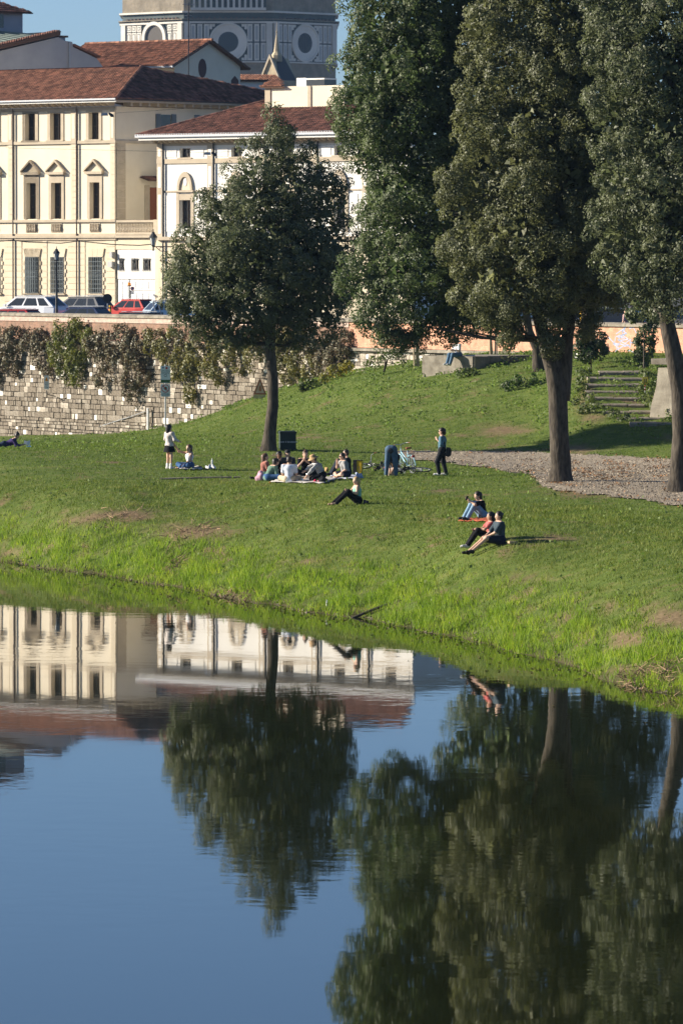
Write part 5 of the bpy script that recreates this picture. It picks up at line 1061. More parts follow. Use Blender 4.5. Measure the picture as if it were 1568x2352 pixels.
# rusty triangular sign
p = gp(597, 916); s = FPX/p.y; r = empty('rusty_triangle_sign', tuple(p), 0, 'rusty faded triangular warning sign standing in the grass against the wall', 'sign')
def tri(a): return [(-16*a/s, (48-a*39)/s-.02), (16*a/s, (48-a*39)/s-.02), (1/s, (10+39*a)/s)]
M_rust = mat('rusty_red', (.42, .14, .07), .8, col2=(.25, .10, .05), scale=5); M_fade = mat('faded_sign_white', (.62, .50, .40), .8, col2=(.45, .28, .18), scale=3)
b = MB(); b.prism([(-16/s, 10/s), (15/s, 10/s), (0, 49/s)], 0, .03); pl = b.build('border', M_rust, r); b = MB(); b.prism([(-11/s, 13.5/s), (10/s, 13.5/s), (0, 40/s)], -.006, .0); b.build('face', M_fade, pl); b = MB(); b.prism([(-2/s, 18/s), (3/s, 18/s), (2/s, 31/s), (-1/s, 31/s)], -.012, -.006); b.build('symbol', M_rust, pl)
bx(r, 'panel', mat('faded_yellow', (.55, .46, .25), .8, var=.3, scale=4), -15/s, 13/s, 0, .03, 1/s, 9.5/s); b = MB(); b.tube([(0, .05, -.2), (0, .05, 40/s)], .03, 6); b.build('post', M_gut, r)
# ---- litter bin
p = gp(660, 1034); s = FPX/p.y; r = empty('litter_bin', tuple(p), math.radians(6), 'square dark green litter bin with white lettering beside the slim trunk', 'bin'); M_bin = mat('bin_green', (.018, .034, .028), .45, var=.2, scale=4); w = 19.5/s; hh = 43/s
b = MB(); b.prism([(-w*.94, -.3), (w*.94, -.3), (w*.94, .3), (-w*.94, .3)], .03, hh*.9, 'z'); bd = b.build('body', M_bin, r); bx(r, 'rim', M_bin, -w, w, -.33, .33, hh*.9, hh); bx(r, 'lid', M_bin, -w*.9, w*.9, -.28, .28, hh, hh+.02); bx(r, 'slot', M_iron, -w*.7, w*.7, -.335, -.325, hh*.92, hh*.97)
text('igiene è benessere', .105, mat('white_paint', (.8, .8, .8), .5), bd, (0, -.301, hh*.42))
for sx in (-1, 1): bx(r, 'foot', M_iron, sx*w*.7-.04, sx*w*.7+.04, -.2, .2, 0, .03)
# ---- poles and debris on the grass
def pole(name, label, a, c, r_, m, cat='pole'):
    a, c = gp(*a), gp(*c); b = MB(); b.tube([Vector((0, 0, r_)), (c-a)*.5+Vector((0, 0, r_*1.3)), c-a+Vector((0, 0, r_))], [r_, r_*.95, r_*.8], 7); tag(b.build(name, m, loc=tuple(a)), label, cat)
M_dw = mat('driftwood', (.30, .25, .19), .9, var=.4, scale=5)
pole('wooden_pole', 'long thin wooden pole lying across the lawn below the two girls', (368,1102), (552,1098), .035, M_dw)
pole('bank_pole', 'dark straight pole lying on the bank down to the water', (808,1424), (894,1390), .045, mat('dark_wood', (.10, .085, .06), .9))
p = gp(749, 1398); b = MB(); b.tube([(0, 0, -.1), (.02, 0, .26)], .022, 6); tag(b.build('marker_peg', mat('white_paint', (.8, .8, .8), .5), loc=tuple(p)), 'short white marker peg at the water edge', 'peg')
def brush(label, xd, yd, rx, n, m=M_dw):
    c = gp(xd, yd); r = empty('brush_pile', tuple(c), 0, label, 'brushwood', 'dry brushwood on the bank'); b = MB(); s = FPX/c.y
    for k in range(n):
        x0 = random.gauss(0, rx/s*.5); y0 = random.gauss(0, 1.2); z0 = gz(c.x+x0, c.y+y0)-c.z; a = random.uniform(0, 6.28); l = random.uniform(.15, .5); up = random.uniform(0, .25)
        dx, dy = l*math.cos(a), l*math.sin(a); b.tube([(x0, y0, z0+.02), (x0+dx, y0+dy, gz(c.x+x0+dx, c.y+y0+dy)-c.z+up)], [random.uniform(.008, .018), .004], 4, cap=False)
    tag(b.build('twigs', m, r), kind='stuff')
M_br = mat('brown_brush', (.27, .185, .11), .95, island=.6)
brush('brown heap of dry brush on the upper bank at left', 270, 1186, 85, 80, M_br); brush('brown heap of dry brush and sticks in the middle of the bank', 440, 1220, 75, 95, M_br); brush('sparse dry twigs near the waterline', 520, 1372, 70, 120, M_br); brush('dry brush clump at the lower right waterline', 1500, 1560, 90, 260, M_br); brush('dry twigs on the bank below the brown heap', 395, 1292, 40, 80, M_br)
# ================================================================ street things
def car(label, color, xd, yroof, D, a, L=4.2, W=1.75, H=1.5, group='cars parked along the street', hood=.9, rear=.35, light='tail', name='parked_car', sink=0.0):
    c = at(xd, 700, D); r = empty(name, (c.x, c.y, ZST-sink), math.radians(a), label, 'car', group); w = W/2; M = mat('car_'+color[0], color[1], .25, spec=.6, metal=.15)
    bl = .92*H/1.5; x0, x1 = -L/2, L/2
    secs = [(x0, .35, bl*.78, .80), (x0+.12, .25, bl*.98, .92), (x0+.8, .2, bl, 1.0), (0, .2, bl, 1.0), (x1-hood, .2, bl*.98, 1.0), (x1-.25, .22, bl*.82, .93), (x1, .35, bl*.62, .78)]
    b = MB(); vs = []
    for x, zl, zh, ww in secs: vs += [(x, -w*ww, zl), (x, -w*ww*1.0, zh*.6), (x, -w*ww*.95, zh), (x, w*ww*.95, zh), (x, w*ww, zh*.6), (x, w*ww, zl)]
    n = 6; fs = [(i*n+k, i*n+(k+1) % n, (i+1)*n+(k+1) % n, (i+1)*n+k) for i in range(len(secs)-1) for k in range(n)]+[tuple(range(n)), tuple(reversed(range((len(secs)-1)*n, len(secs)*n)))]
    b.add(vs, fs); body = b.build('body', M, r, smooth=False)
    g0, g1, t0, t1 = x0+.12, x1-hood, x0+rear+.25, x1-hood-.85; wb, wt = w*.94, w*.76; zr = H-.05
    A = [(g0, -wb, bl), (g1, -wb, bl), (g1, wb, bl), (g0, wb, bl)]; T = [(t0, -wt, zr), (t1, -wt, zr), (t1, wt, zr), (t0, wt, zr)]
    b = MB(); b.add(A+T, [(0,1,5,4), (1,2,6,5), (2,3,7,6), (3,0,4,7), (4,5,6,7)]); b.build('cabin', M, r)
    gm = mat('car_glass', (.03, .035, .04), .06, spec=.5); Av = [Vector(q) for q in A]; Tv = [Vector(q) for q in T]
    def pane(i, j, f0, f1, h0=.10, h1=.90):
        def pt(f, h): return Av[i].lerp(Av[j], f).lerp(Tv[i].lerp(Tv[j], f), h)
        q = [pt(f0, h0), pt(f1, h0), pt(f1, h1), pt(f0, h1)]; nn = (q[1]-q[0]).cross(q[3]-q[0]).normalized(); q = [v+nn*.006 for v in q]; g = MB(); g.add(q, [(0,1,2,3)]); g.build('window', gm, r)
    for f0, f1 in ((.07, .27), (.31, .60), (.635, .93)): pane(0, 1, f0, f1); pane(2, 3, 1-f1, 1-f0)
    pane(1, 2, .08, .92); pane(3, 0, .10, .90)
    b = MB(); b.box(t0-.04, t1+.04, -wt-.02, wt+.02, zr, H); rf = b.build('roof', M, r)
    for s in (-1, 1): q = MB(); q.tube([(t0+.1, s*wt*.9, H+.05), (t1-.1, s*wt*.9, H+.05)], .022, 5); q.build('roof_rail', M_gut, rf)
    for s in (-1, 1):
        m_ = MB(); m_.box(g1-.35, g1-.15, s*(w+.02)-.06+s*.06, s*(w+.02)+.06+s*.06, bl, bl+.16); m_.build('wing_mirror', M, r)
        q = MB(); q.box(x0-.01, x0+.22, s*w*.70-.14, s*w*.70+.14, bl*.62, bl*.9); q.build('tail_light', mat('tail_lamp', (.42, .02, .02), .3), r)
        q = MB(); q.box(x1-.28, x1-.02, s*w*.62-.15, s*w*.62+.15, bl*.5, bl*.68); q.build('headlight', mat('head_lamp', (.7, .72, .75), .15), r)
        for xx in (x0+.75, x1-.8):
            t = MB(); t.tube([(xx, s*(w-.2), .32), (xx, s*(w+.01), .32)], .32, 14); ty = t.build('wheel', mat('tyre', (.02, .02, .02), .8), r); t = MB(); t.tube([(xx, s*(w+.008), .32), (xx, s*(w+.03), .32)], .2, 10); t.build('rim', M_gut, ty)
    q = MB(); q.box(x0-.04, x0+.02, -.26, .26, bl*.45, bl*.58); q.build('number_plate', mat('white_paint', (.8, .8, .8), .5), r)
    return r
car('white sport utility car with rear facing right behind the parapet', ('white', (.80,.80,.80)), 70, 677, 366, 150, L=4.85, W=1.95, H=1.68, rear=.6)
car('dark grey estate car parked behind the white one', ('grey', (.10,.10,.10)), 185, 682, 372, 146, L=4.4, W=1.8, H=1.62, rear=.3)
car('red small hatchback with dark rear window near the garage door', ('red', (.55,.055,.035)), 296, 692, 366, 146, L=3.7, W=1.65, H=1.5, rear=.3)
car('pale blue small car partly behind the round oak', ('paleblue', (.50,.60,.66)), 402, 697, 350, 20, L=3.9, W=1.7, H=1.48)
car('red car of which only the roof shows at the left picture edge', ('darkred', (.40,.03,.03)), 22, 712, 331, 152, L=4.2, H=1.4, sink=.24)
car('dark blue car with pale bonnet close behind the parapet', ('navy', (.03,.045,.10)), 182, 708, 331, 152, L=4.0, H=1.42, sink=.14)
car('dark low car close behind the parapet below the red hatchback', ('black', (.03,.035,.045)), 300, 720, 331, 152, L=4.2, H=1.35, sink=.38)
car('dark car behind the orange wall left of the standing people', ('black', (.03,.035,.045)), 1395, 705, 292, 165, L=4.3, H=1.5)
car('silver car behind the orange wall under the street oak', ('silver', (.42,.43,.45)), 1330, 705, 296, 170, L=4.3, H=1.5)
# ---- lamp post
def lantern(parent, m=None, k=1.0):
    b = MB(); b.lathe([(.10*k, 0), (.19*k, .42*k), (.17*k, .44*k)], 6); g = b.build('lantern_glass', mat('lantern_glass', (.45, .47, .45), .15), parent); b = MB()
    for i in range(6): t = 2*math.pi*i/6; b.tube([(.105*k*math.cos(t), .105*k*math.sin(t), 0), (.195*k*math.cos(t), .195*k*math.sin(t), .43*k)], .014, 4)
    b.lathe([(.25*k, .43*k), (.22*k, .5*k), (.10*k, .66*k), (.09*k, .72*k), (.03*k, .76*k), (.02*k, .9*k), (0.001, .92*k)], 8); b.lathe([(.12*k, 0), (.08*k, -.06*k), (.05*k, -.1*k)], 8); b.build('lantern_frame', M_iron, g); return g
p = at(130, 722, 331); r = empty('street_lamp', (p.x, p.y, ZST), 0, 'old black lantern lamp post in front of the cream palazzo', 'street lamp'); zt = at(130, 600, 331).z-ZST
b = MB(); b.lathe([(.16, 0), (.16, .25), (.11, .35), (.10, .9), (.075, 1.0), (.06, zt*.7), (.05, zt-.1), (.09, zt-.08), (.05, zt)], 10); b.build('post', M_iron, r, smooth=True); e = obj('lamp_head', None, None, r); e.location = (0, 0, zt+.1); lantern(e, k=.85)
# wall lantern on bracket
p = at(352, 566, 404); r = empty('bracket_lantern', tuple(p), 0, 'glass street lantern on a scrolled iron bracket at the villa corner', 'street lamp'); e = obj('lamp_head', None, None, r); e.location = (0, 0, .1); lantern(e, k=1.25)
b = MB(); b.tube([(0, 0, 0), (1.3, .7, 0)], .04, 6); b.tube([(.2, .1, -.05), (.5, .3, -.3), (.9, .5, -.35), (1.25, .68, -.75)], .03, 5); b.tube([(.6+.18*math.cos(t), .33, -.18+.14*math.sin(t)) for t in [k*.6 for k in range(11)]], .02, 5); b.tube([(0, 0, .05), (0, 0, -.3)], .06, 6); b.build('bracket', M_iron, r)
# suspended street lights
def flood(label, xd, yd, D, pole_to=None):
    p = at(xd, yd, D); r = empty('hanging_street_light', tuple(p), 0, label, 'street light', 'hanging street lights')
    b = MB(); b.prism([(-.42, 0), (-.3, .16), (.05, .16), (.1, 0)], -.18, .18); b.build('housing', M_gut, r); b = MB(); b.prism([(.12, .08), (.2, .2), (.48, .05), (.5, -.12), (.3, -.12)], -.16, .16); b.build('visor', M_iron, r); b = MB(); b.box(-.4, .08, -.15, .15, -.03, -.003); b.build('lens', mat('lantern_glass', (.45, .47, .45), .15), r)
    b = MB(); b.tube([(-14, 2, .5), (-3, .3, .2), (0, 0, .12), (3, -.2, .3), (12, -2, .9)], .012, 4); b.build('span_wire', M_iron, r)
    if pole_to: b = MB(); q = at(xd+10, pole_to, D)-p; b.tube([(.3, 0, .05), (q.x, 0, .0), (q.x, 0, q.z)], .035, 5); b.build('pole', M_iron, r)
flood('hanging street light in front of the palazzo top right window', 245, 264, 398); flood('hanging street light on a thin pole before the villa attic', 481, 354, 392, 420)
# round sign seen from behind, yellow post, stand
p = at(247, 722, 345); r = empty('round_road_sign', (p.x, p.y, ZST), 0, 'round road sign seen from behind on a slim pole by the red hatchback', 'road sign'); z1 = at(247, 685, 345).z-ZST; b = MB(); b.tube([(0, 0, 0), (0, 0, z1+.25)], .03, 6); b.build('pole', M_gut, r); b = MB(); b.tube([(0, -.02, z1), (0, -.05, z1)], .28, 18); b.build('disc', M_iron, r)
p = at(253, 722, 343); r = empty('yellow_bollard', (p.x, p.y, ZST), 0, 'thin yellow bollard beside the round road sign', 'bollard'); z1 = at(250, 701, 343).z-ZST; b = MB(); b.tube([(0, 0, 0), (0, 0, z1)], .07, 8); b.build('shaft', mat('yellow_paint', (.75, .45, .03), .5), r); b = MB(); b.tube([(0, 0, z1-.2), (0, 0, z1-.1)], .075, 8); b.build('band', M_iron, r)
p = at(361, 722, 340); r = empty('folding_trestle', (p.x, p.y, ZST), 0, 'grey metal folding stand left of the pale blue car', 'stand'); z1 = at(361, 702, 340).z-ZST
b = MB(); b.tube([(-.25, 0, z1+.25), (.15, .1, 0)], .04, 6); b.tube([(.05, 0, z1+.2), (.45, .1, 0)], .04, 6); b.tube([(-.25, 0, z1+.25), (.05, 0, z1+.2)], .04, 6); b.build('frame', M_gut, r); b = MB(); b.box(.1, .36, .03, .07, .6, .9); b.build('plate', M_shut, r)
p = at(297, 655, 409.5); r = empty('wall_alarm_lamp', tuple(p), 0, 'small orange warning lamp on the white garage wall', 'lamp'); b = MB(); b.lathe([(.12, 0), (.12, .16), (.001, .22)], 8); b.build('dome', mat('orange_paint', (.75, .28, .03), .5), r); b = MB(); b.box(-.13, .13, -.1, .5, -.06, 0); b.build('base', M_iron, r)
p = at(304, 662, 409.7); r = empty('no_parking_plate', tuple(p), 0, 'tiny round no parking sign on the garage door', 'sign'); ring(r, 0, 0, .14, .09, -.01, M_sr); b = MB(); b.tube([(0, .01, 0), (0, -.008, 0)], .1, 14); b.build('disc', M_sb, r); bx(r, 'plate', mat('white_paint', (.8, .8, .8), .5), -.12, .12, -.01, .01, -.42, -.2)
# facade cables
def cable(label, pts, D): wire('facade_cable', label, [at(x, y, D) for x, y in pts], .035)
cable('sagging black cable strung along the palazzo first floor', [(-10,554),(30,551),(60,555),(140,558),(180,553),(260,561),(320,563),(352,560)], 404)
# yellow pole behind the right wall
p = at(1334, 722, 280); r = empty('yellow_pole', (p.x, p.y, ZST), 0, 'yellow pole behind the orange wall left of the street oak trunk', 'pole'); z1 = at(1334, 683, 280).z-ZST; b = MB(); b.tube([(0, 0, 0), (0, 0, z1+.1)], .06, 8); b.build('shaft', mat('yellow_paint', (.75, .45, .03), .5), r); b = MB(); b.ball((0, 0, z1+.12), .07, 8, 5); b.build('cap', M_iron, r)
p = at(1035, 722, 290); r = empty('yellow_pole', (p.x, p.y, ZST), 0, 'second yellow pole on the street hidden by foliage and mirrored in the river', 'pole'); b = MB(); b.tube([(0, 0, 0), (0, 0, 2.7)], .07, 8); b.build('shaft', mat('yellow_paint', (.75, .45, .03), .5), r)
# weathered blue graffiti on the orange wall
M_gra = mat('blue_spray_paint', (.33, .40, .55), .9)
b = MB()
for k in range(16):
    xd, yd = random.uniform(1410, 1450), random.uniform(752, 808); x_, z_ = WALL.xz(xd, yd, .02); q = [(x_+random.uniform(-.25, .25)*j, .024, z_+random.uniform(-.12, .12)+.1*math.sin(j*2+k)) for j in range(4)]
    for j in range(3): a, c = Vector(q[j]), Vector(q[j+1]); d = (c-a).cross(Vector((0, 1, 0))).normalized()*.022; b.quad(a-d, c-d, c+d, a+d)
b.build('graffiti', M_gra, wr)
# ================================================================ people
def surface_nets(f, o, h):
    s = f < 0; nx, ny, nz = f.shape; cnt = np.zeros((nx-1, ny-1, nz-1)); acc = np.zeros((nx-1, ny-1, nz-1, 3)); corners = [(i, j, k) for i in (0, 1) for j in (0, 1) for k in (0, 1)]
    sl = lambda a, c: a[c[0]:nx-1+c[0], c[1]:ny-1+c[1], c[2]:nz-1+c[2]]
    for a in corners:
        for ax in range(3):
            if a[ax]: continue
            b = list(a); b[ax] = 1; fa, fb = sl(f, a), sl(f, b); cr = (fa < 0) != (fb < 0); t = np.where(cr, fa/np.where(cr, fa-fb, 1), 0)
            p = np.array(a, float)[None, None, None]*np.ones(fa.shape+(1,)); p[..., ax] = t; acc += np.where(cr[..., None], p, 0); cnt += cr
    m = cnt > 0; idx = -np.ones(cnt.shape, int); ii = np.argwhere(m); idx[m] = np.arange(len(ii)); V = (ii+acc[m]/cnt[m][:, None])*h+o; F = []
    for ax in range(3):
        u, v = (ax+1) % 3, (ax+2) % 3; a = [slice(None)]*3; b = [slice(None)]*3; a[ax] = slice(0, -1); b[ax] = slice(1, None); c = s[tuple(a)] != s[tuple(b)]; e = np.argwhere(c)
        ok = (e[:, u] > 0) & (e[:, v] > 0) & (e[:, u] < f.shape[u]-1) & (e[:, v] < f.shape[v]-1); e = e[ok]
        def g(du, dv): q = e.copy(); q[:, u] -= du; q[:, v] -= dv; return idx[q[:, 0], q[:, 1], q[:, 2]]
        q = np.stack([g(1, 1), g(0, 1), g(0, 0), g(1, 0)], 1); fl = s[tuple(e.T)] ; q[~fl] = q[~fl][:, ::-1]; F.append(q)
    return V, np.concatenate(F)
def sdf_mesh(name, prims, h=0.02, k=0.025, cut=None):
    "prims: (a, b, ra, rb) tapered capsules, smoothly joined"
    P = [(np.array(a, float), np.array(b, float), ra, rb) for a, b, ra, rb in prims]; lo = np.min([np.minimum(a-ra, b-rb) for a, b, ra, rb in P], 0)-.06; hi = np.max([np.maximum(a+ra, b+rb) for a, b, ra, rb in P], 0)+.06
    n = np.ceil((hi-lo)/h).astype(int)+1; ax = [lo[i]+h*np.arange(n[i]) for i in range(3)]; acc = np.zeros(tuple(n)); dmin = np.full(tuple(n), 9.0)
    for a, b, ra, rb in P:
        l2 = np.minimum(a-ra, b-rb)-.10; h2 = np.maximum(a+ra, b+rb)+.10; sx = [slice(max(0, int((l2[i]-lo[i])/h)), min(n[i], int((h2[i]-lo[i])/h)+2)) for i in range(3)]
        X, Y, Z = np.meshgrid(*[ax[i][sx[i]] for i in range(3)], indexing='ij'); p = np.stack([X, Y, Z], -1)-a; d = b-a; L = max(d@d, 1e-9); t = np.clip(p@d/L, 0, 1)
        q = np.linalg.norm(p-t[..., None]*d, axis=-1)-(ra+(rb-ra)*t); acc[tuple(sx)] += np.exp(-q/k*1.6)
    f = np.where(acc > 1e-12, -k/1.6*np.log(np.maximum(acc, 1e-12)), .3)
    if cut is not None:
        X, Y, Z = np.meshgrid(*ax, indexing='ij'); f = np.maximum(f, cut(np.stack([X, Y, Z], -1)))
    V, F = surface_nets(f, lo, h); me = bpy.data.meshes.new(name); me.from_pydata(V.tolist(), [], F.tolist()); me.polygons.foreach_set('use_smooth', [True]*len(F)); me.update(); return me
V3 = lambda *a: Vector(a)
SKIN = {'fair': (.58, .37, .26), 'tan': (.44, .26, .17), 'brown': (.22, .12, .075)}
def base_pose(kind, man=False, **o):
    "joints in the body frame: x right, y forward, z up, origin on the ground under the pelvis"
    sh, hp = (.195, .095) if man else (.165, .09); k = 1.04 if man else .98; J = {}
    lean = o.get('lean', 0.0)
    pz = {'stand': .93*k, 'cross': .13, 'knees': .12, 'long': .12, 'ledge': .12, 'kneel': .24, 'bend': .93*k}.get(kind, .12)
    P = V3(0, 0, pz); J['pelvis'] = P; up = V3(0, math.sin(lean), math.cos(lean))
    J['belly'] = P+up*.17*k; J['chest'] = P+up*.36*k+V3(0, -.01, 0); J['neck'] = P+up*.52*k; J['head'] = J['neck']+V3(0, math.sin(lean*.6+o.get('nod', 0)), math.cos(lean*.6+o.get('nod', 0)))*.15
    J['face'] = V3(math.sin(o.get('turn', 0)), math.cos(o.get('turn', 0)), -math.tan(o.get('nod', 0)+lean*.4)*.8).normalized()
    for s, n in ((-1, 'l'), (1, 'r')):
        J['sh'+n] = P+up*.47*k+V3(s*sh, 0, 0); J['hip'+n] = P+V3(s*hp, 0, 0)
        if kind in ('stand', 'bend'): J['kn'+n] = V3(s*.10, .02, .49*k); J['an'+n] = V3(s*.11, -.02, .08)
        elif kind == 'cross': J['kn'+n] = V3(s*.34, .30, .17); J['an'+n] = V3(-s*.10, .38, .07)
        elif kind == 'knees': J['kn'+n] = V3(s*.13, .34, .50); J['an'+n] = V3(s*.13, .60, .08)
        elif kind == 'long': J['kn'+n] = V3(s*.11, .42, .32); J['an'+n] = V3(s*.11, .80, .07)
        elif kind == 'ledge': J['kn'+n] = V3(s*.11, .44, .14); J['an'+n] = V3(s*.11, .60, -.26)
        elif kind == 'kneel': J['kn'+n] = V3(s*.12, .36, .10); J['an'+n] = V3(s*.10, -.05, .06)
        a = J['an'+n]; d = V3(0, 1, 0)
        J['el'+n] = J['sh'+n]+V3(s*.05, .04, -.27*k); J['wr'+n] = J['el'+n]+V3(-s*.03, .14, -.19*k)
    for kk, v in o.items():
        if kk in J and isinstance(v, (tuple, list)): J[kk] = V3(*v)
    for n in 'lr':
        dirn = (J['an'+n]-J['kn'+n]); d = V3(0, 1, 0) if kind != 'cross' else V3(-.6 if n == 'r' else .6, .5, 0); d = V3(*o['toe']) if 'toe' in o else d
        J['to'+n] = J['an'+n]+d.normalized()*.17+V3(0, 0, -.035)
    return J
def person(label, pos, yaw, kind, top, bottom, hair, skin='fair', man=False, sleeve=.5, leg='trousers', shoes=(.03, .03, .03), hairlen=0.0, bun=False, group=None, hat=None, beard=False, glasses=False, strap=False, midriff=0.0, scale=1.0, stripes=False, socks=None, **o):
    J = base_pose(kind, man, **o); r = empty('person', tuple(pos), math.radians(yaw-90), label, 'person', group); r.scale = (scale,)*3
    th = 1.12 if man else 1.0; prim = []
    A = lambda a, b, ra, rb: prim.append((J[a] if isinstance(a, str) else a, J[b] if isinstance(b, str) else b, ra, rb))
    torso = [(J['pelvis']+V3(.06, 0, 0), J['pelvis']-V3(.06, 0, 0), .115*th, .115*th), (J['pelvis'], J['belly'], .115*th, .105*th), (J['belly'], J['chest'], .105*th, .125*th), (J['chest']+V3(-.07, 0, .02), J['chest']+V3(.07, 0, .02), .095*th, .095*th), (J['shl'], J['shr'], .062*th, .062*th), (J['chest'], J['neck'], .10*th, .055)]
    prim += torso; A('neck', 'head', .048, .05); hd = J['head']; fc = J['face']; upv = V3(0, 0, 1); hu = (upv-fc*upv.dot(fc)).normalized()
    prim += [(hd+hu*.035, hd-hu*.02, .092, .088), (hd-hu*.03+fc*.015, hd-hu*.075+fc*.045, .068, .042), (hd+fc*.085+hu*.0, hd+fc*.108-hu*.028, .012, .016)]
    arms = {}; legs = {}
    for n in 'lr':
        arms[n] = [(J['sh'+n], J['el'+n], .052*th, .040*th), (J['el'+n], J['wr'+n], .039*th, .027*th)]; hv = (J['wr'+n]-J['el'+n]).normalized(); pal = (J['wr'+n], J['wr'+n]+hv*.075, .026, .030)
        legs[n] = [(J['hip'+n], J['kn'+n], .088*th, .056*th), (J['kn'+n], J['an'+n], .055*th, .036*th)]; ft = (J['an'+n]-V3(0, 0, .02), J['to'+n], .036, .030)
        prim += arms[n]+[pal]+legs[n]+[ft]
    me = sdf_mesh('body', prim); bm = MB()   # unequal fingers rooted in the palm
    for n, sg in (('l', -1), ('r', 1)):
        hv = (J['wr'+n]-J['el'+n]).normalized(); sd = hv.orthogonal().normalized(); nn = hv.cross(sd); pk = J['wr'+n]+hv*.09
        for i, l in enumerate((.062, .072, .068, .054)):
            q = pk+sd*(.026-.0175*i); bm.tube([q, q+hv*l*.55-nn*.006, q+hv*l*.9-nn*.026], [.009, .0085, .006], 5)
        q = J['wr'+n]+hv*.03+sd*.026; bm.tube([q, q+sd*.028+hv*.03, q+sd*.034+hv*.055-nn*.01], [.011, .010, .007], 5)
    b2 = bmesh.new(); b2.from_mesh(me); m2 = bm.mesh('f'); b2.from_mesh(m2); b2.to_mesh(me); b2.free(); bpy.data.meshes.remove(m2)
    sk = mat('skin_'+skin, SKIN[skin], .55, spec=.3); obj('body', me, sk, r)
    e = .020
    def gar(name, prims, m, cut=None, k=.03): return obj(name, sdf_mesh(name, [(a, b, ra+e, rb+e) for a, b, ra, rb in prims], cut=cut, k=k), m, r)
    mt = cloth_mat(*top, stripes=stripes); tp = list(torso)
    if strap: tp = [(J['belly'], J['chest'], .105*th, .12*th), (J['chest']+V3(-.06, 0, 0), J['chest']+V3(.06, 0, 0), .09, .09)]
    if midriff: tp = [(J['belly'].lerp(J['chest'], midriff), J['chest'], .105*th, .125*th), (J['chest']+V3(-.07, 0, .0), J['chest']+V3(.07, 0, .0), .095*th, .095*th)]+([] if strap else [(J['shl'], J['shr'], .062, .062), (J['chest'], J['neck']-V3(0, 0, .04), .1, .05)])
    if not strap and sleeve:
        for n in 'lr':
            a = arms[n]; up_ = min(1, sleeve/.55); q = a[0][0].lerp(a[0][1], up_); tp.append((a[0][0], q, a[0][2]+.006, a[0][2]+(a[0][3]-a[0][2])*up_+.008))
            if sleeve > .55: t = (sleeve-.55)/.45; tp.append((a[1][0], a[1][0].lerp(a[1][1], t), a[1][2]+.004, a[1][3]+.006))
    gar('top', tp, mt, cut=lambda p: p[..., 2]-(J['neck'].z-.005) if kind != 'bend' else p[..., 2]-99)
    bmx = cloth_mat(*bottom)
    hips = [(J['pelvis']+V3(.06, 0, .02), J['pelvis']-V3(.06, 0, -.02), .117*th, .117*th)]
    if leg == 'skirt':
        s = MB(); z = J['pelvis'].z+.14; n = 28
        vs = [((rr*(1+.05*math.cos(k*math.pi*6/n*2))) * math.cos(2*math.pi*k/n), rr*.85*math.sin(2*math.pi*k/n), zz_) for rr, zz_ in ((.135, z), (.165, z-.12), (.215, z-.25), (.26, z-.40)) for k in range(n)]; s.add(vs, [(i*n+k, i*n+(k+1) % n, (i+1)*n+(k+1) % n, (i+1)*n+k) for i in range(3) for k in range(n)]); s.build('skirt', bmx, r, smooth=True)
    else:
        pr = list(hips)
        for n in 'lr':
            if leg == 'shorts': a = legs[n][0]; pr.append((a[0], a[0].lerp(a[1], .72), a[2]+.012, a[3]+.03))
            else: pr += [(a, b, ra+.006, rb+.012) for a, b, ra, rb in legs[n]]
        gar('trousers' if leg != 'shorts' else 'shorts', pr, bmx)
    for n in 'lr':
        if shoes:
            obj('shoe', sdf_mesh('shoe', [(J['an'+n]-V3(0, 0, .035), J['to'+n], .048, .042), (J['an'+n]-V3(0, 0, .01), J['an'+n]-V3(0, 0, .05), .046, .05)]), cloth_mat('shoe%d' % int(shoes[0]*100), shoes), r)
        if socks: obj('sock', sdf_mesh('sock', [(J['an'+n], J['an'+n].lerp(J['kn'+n], .28), .046, .05)]), cloth_mat('sock', socks), r)
    hm = hair_mat(hair)
    hp_ = [(hd+hu*.045-fc*.012, hd-hu*.01-fc*.02, .103, .10)]
    if hairlen: bk = hd-fc*.085; hp_ += [(bk+hu*.03, bk-V3(0, 0, hairlen)+(V3(0, -.02, 0) if kind != 'bend' else V3(0, 0, 0)), .075, .05), (bk+V3(.05, 0, 0), bk+V3(.05, 0, -hairlen*.9), .05, .035), (bk-V3(.05, 0, 0), bk-V3(.05, 0, hairlen*.9), .05, .035)]
    if bun: hp_.append((hd+hu*.13-fc*.04, hd+hu*.15-fc*.05, .042, .04))
    H, FC, HU = np.array(hd), np.array(fc), np.array(hu)
    obj('hair', sdf_mesh('hair', hp_, h=.017, cut=lambda p: np.minimum((p-H)@FC*.9-(p-H)@HU*.55-.035, 9)), hm, r)
    if beard: obj('beard', sdf_mesh('beard', [(hd-hu*.07+fc*.04, hd-hu*.10+fc*.055, .05, .038)], h=.017), hm, r)
    sd = fc.cross(hu).normalized(); dk = mat('eye_dark', (.02, .015, .012), .3)
    for s in (-1, 1):
        b = MB(); b.ball(hd+fc*.084+sd*s*.032+hu*.008, .0105, 6, 4); b.build('eye', dk, r); b = MB(); b.ball(hd+sd*s*.092-hu*.01, (.014, .02, .028), 6, 4); b.build('ear', sk, r)
    b = MB(); b.tube([hd+fc*.083-hu*.055-sd*.02, hd+fc*.09-hu*.056, hd+fc*.083-hu*.055+sd*.02], .006, 5); b.build('mouth', mat('lips', (.35, .12, .1), .5), r)
    if glasses:
        b = MB()
        for s in (-1, 1): b.ball(hd+fc*.098+sd*s*.034+hu*.01, (.03, .03, .022), 8, 5)
        b.tube([hd+fc*.1-sd*.07+hu*.012, hd+fc*.1+sd*.07+hu*.012], .006, 4); b.build('sunglasses', mat('lens_black', (.01, .01, .012), .15), r)
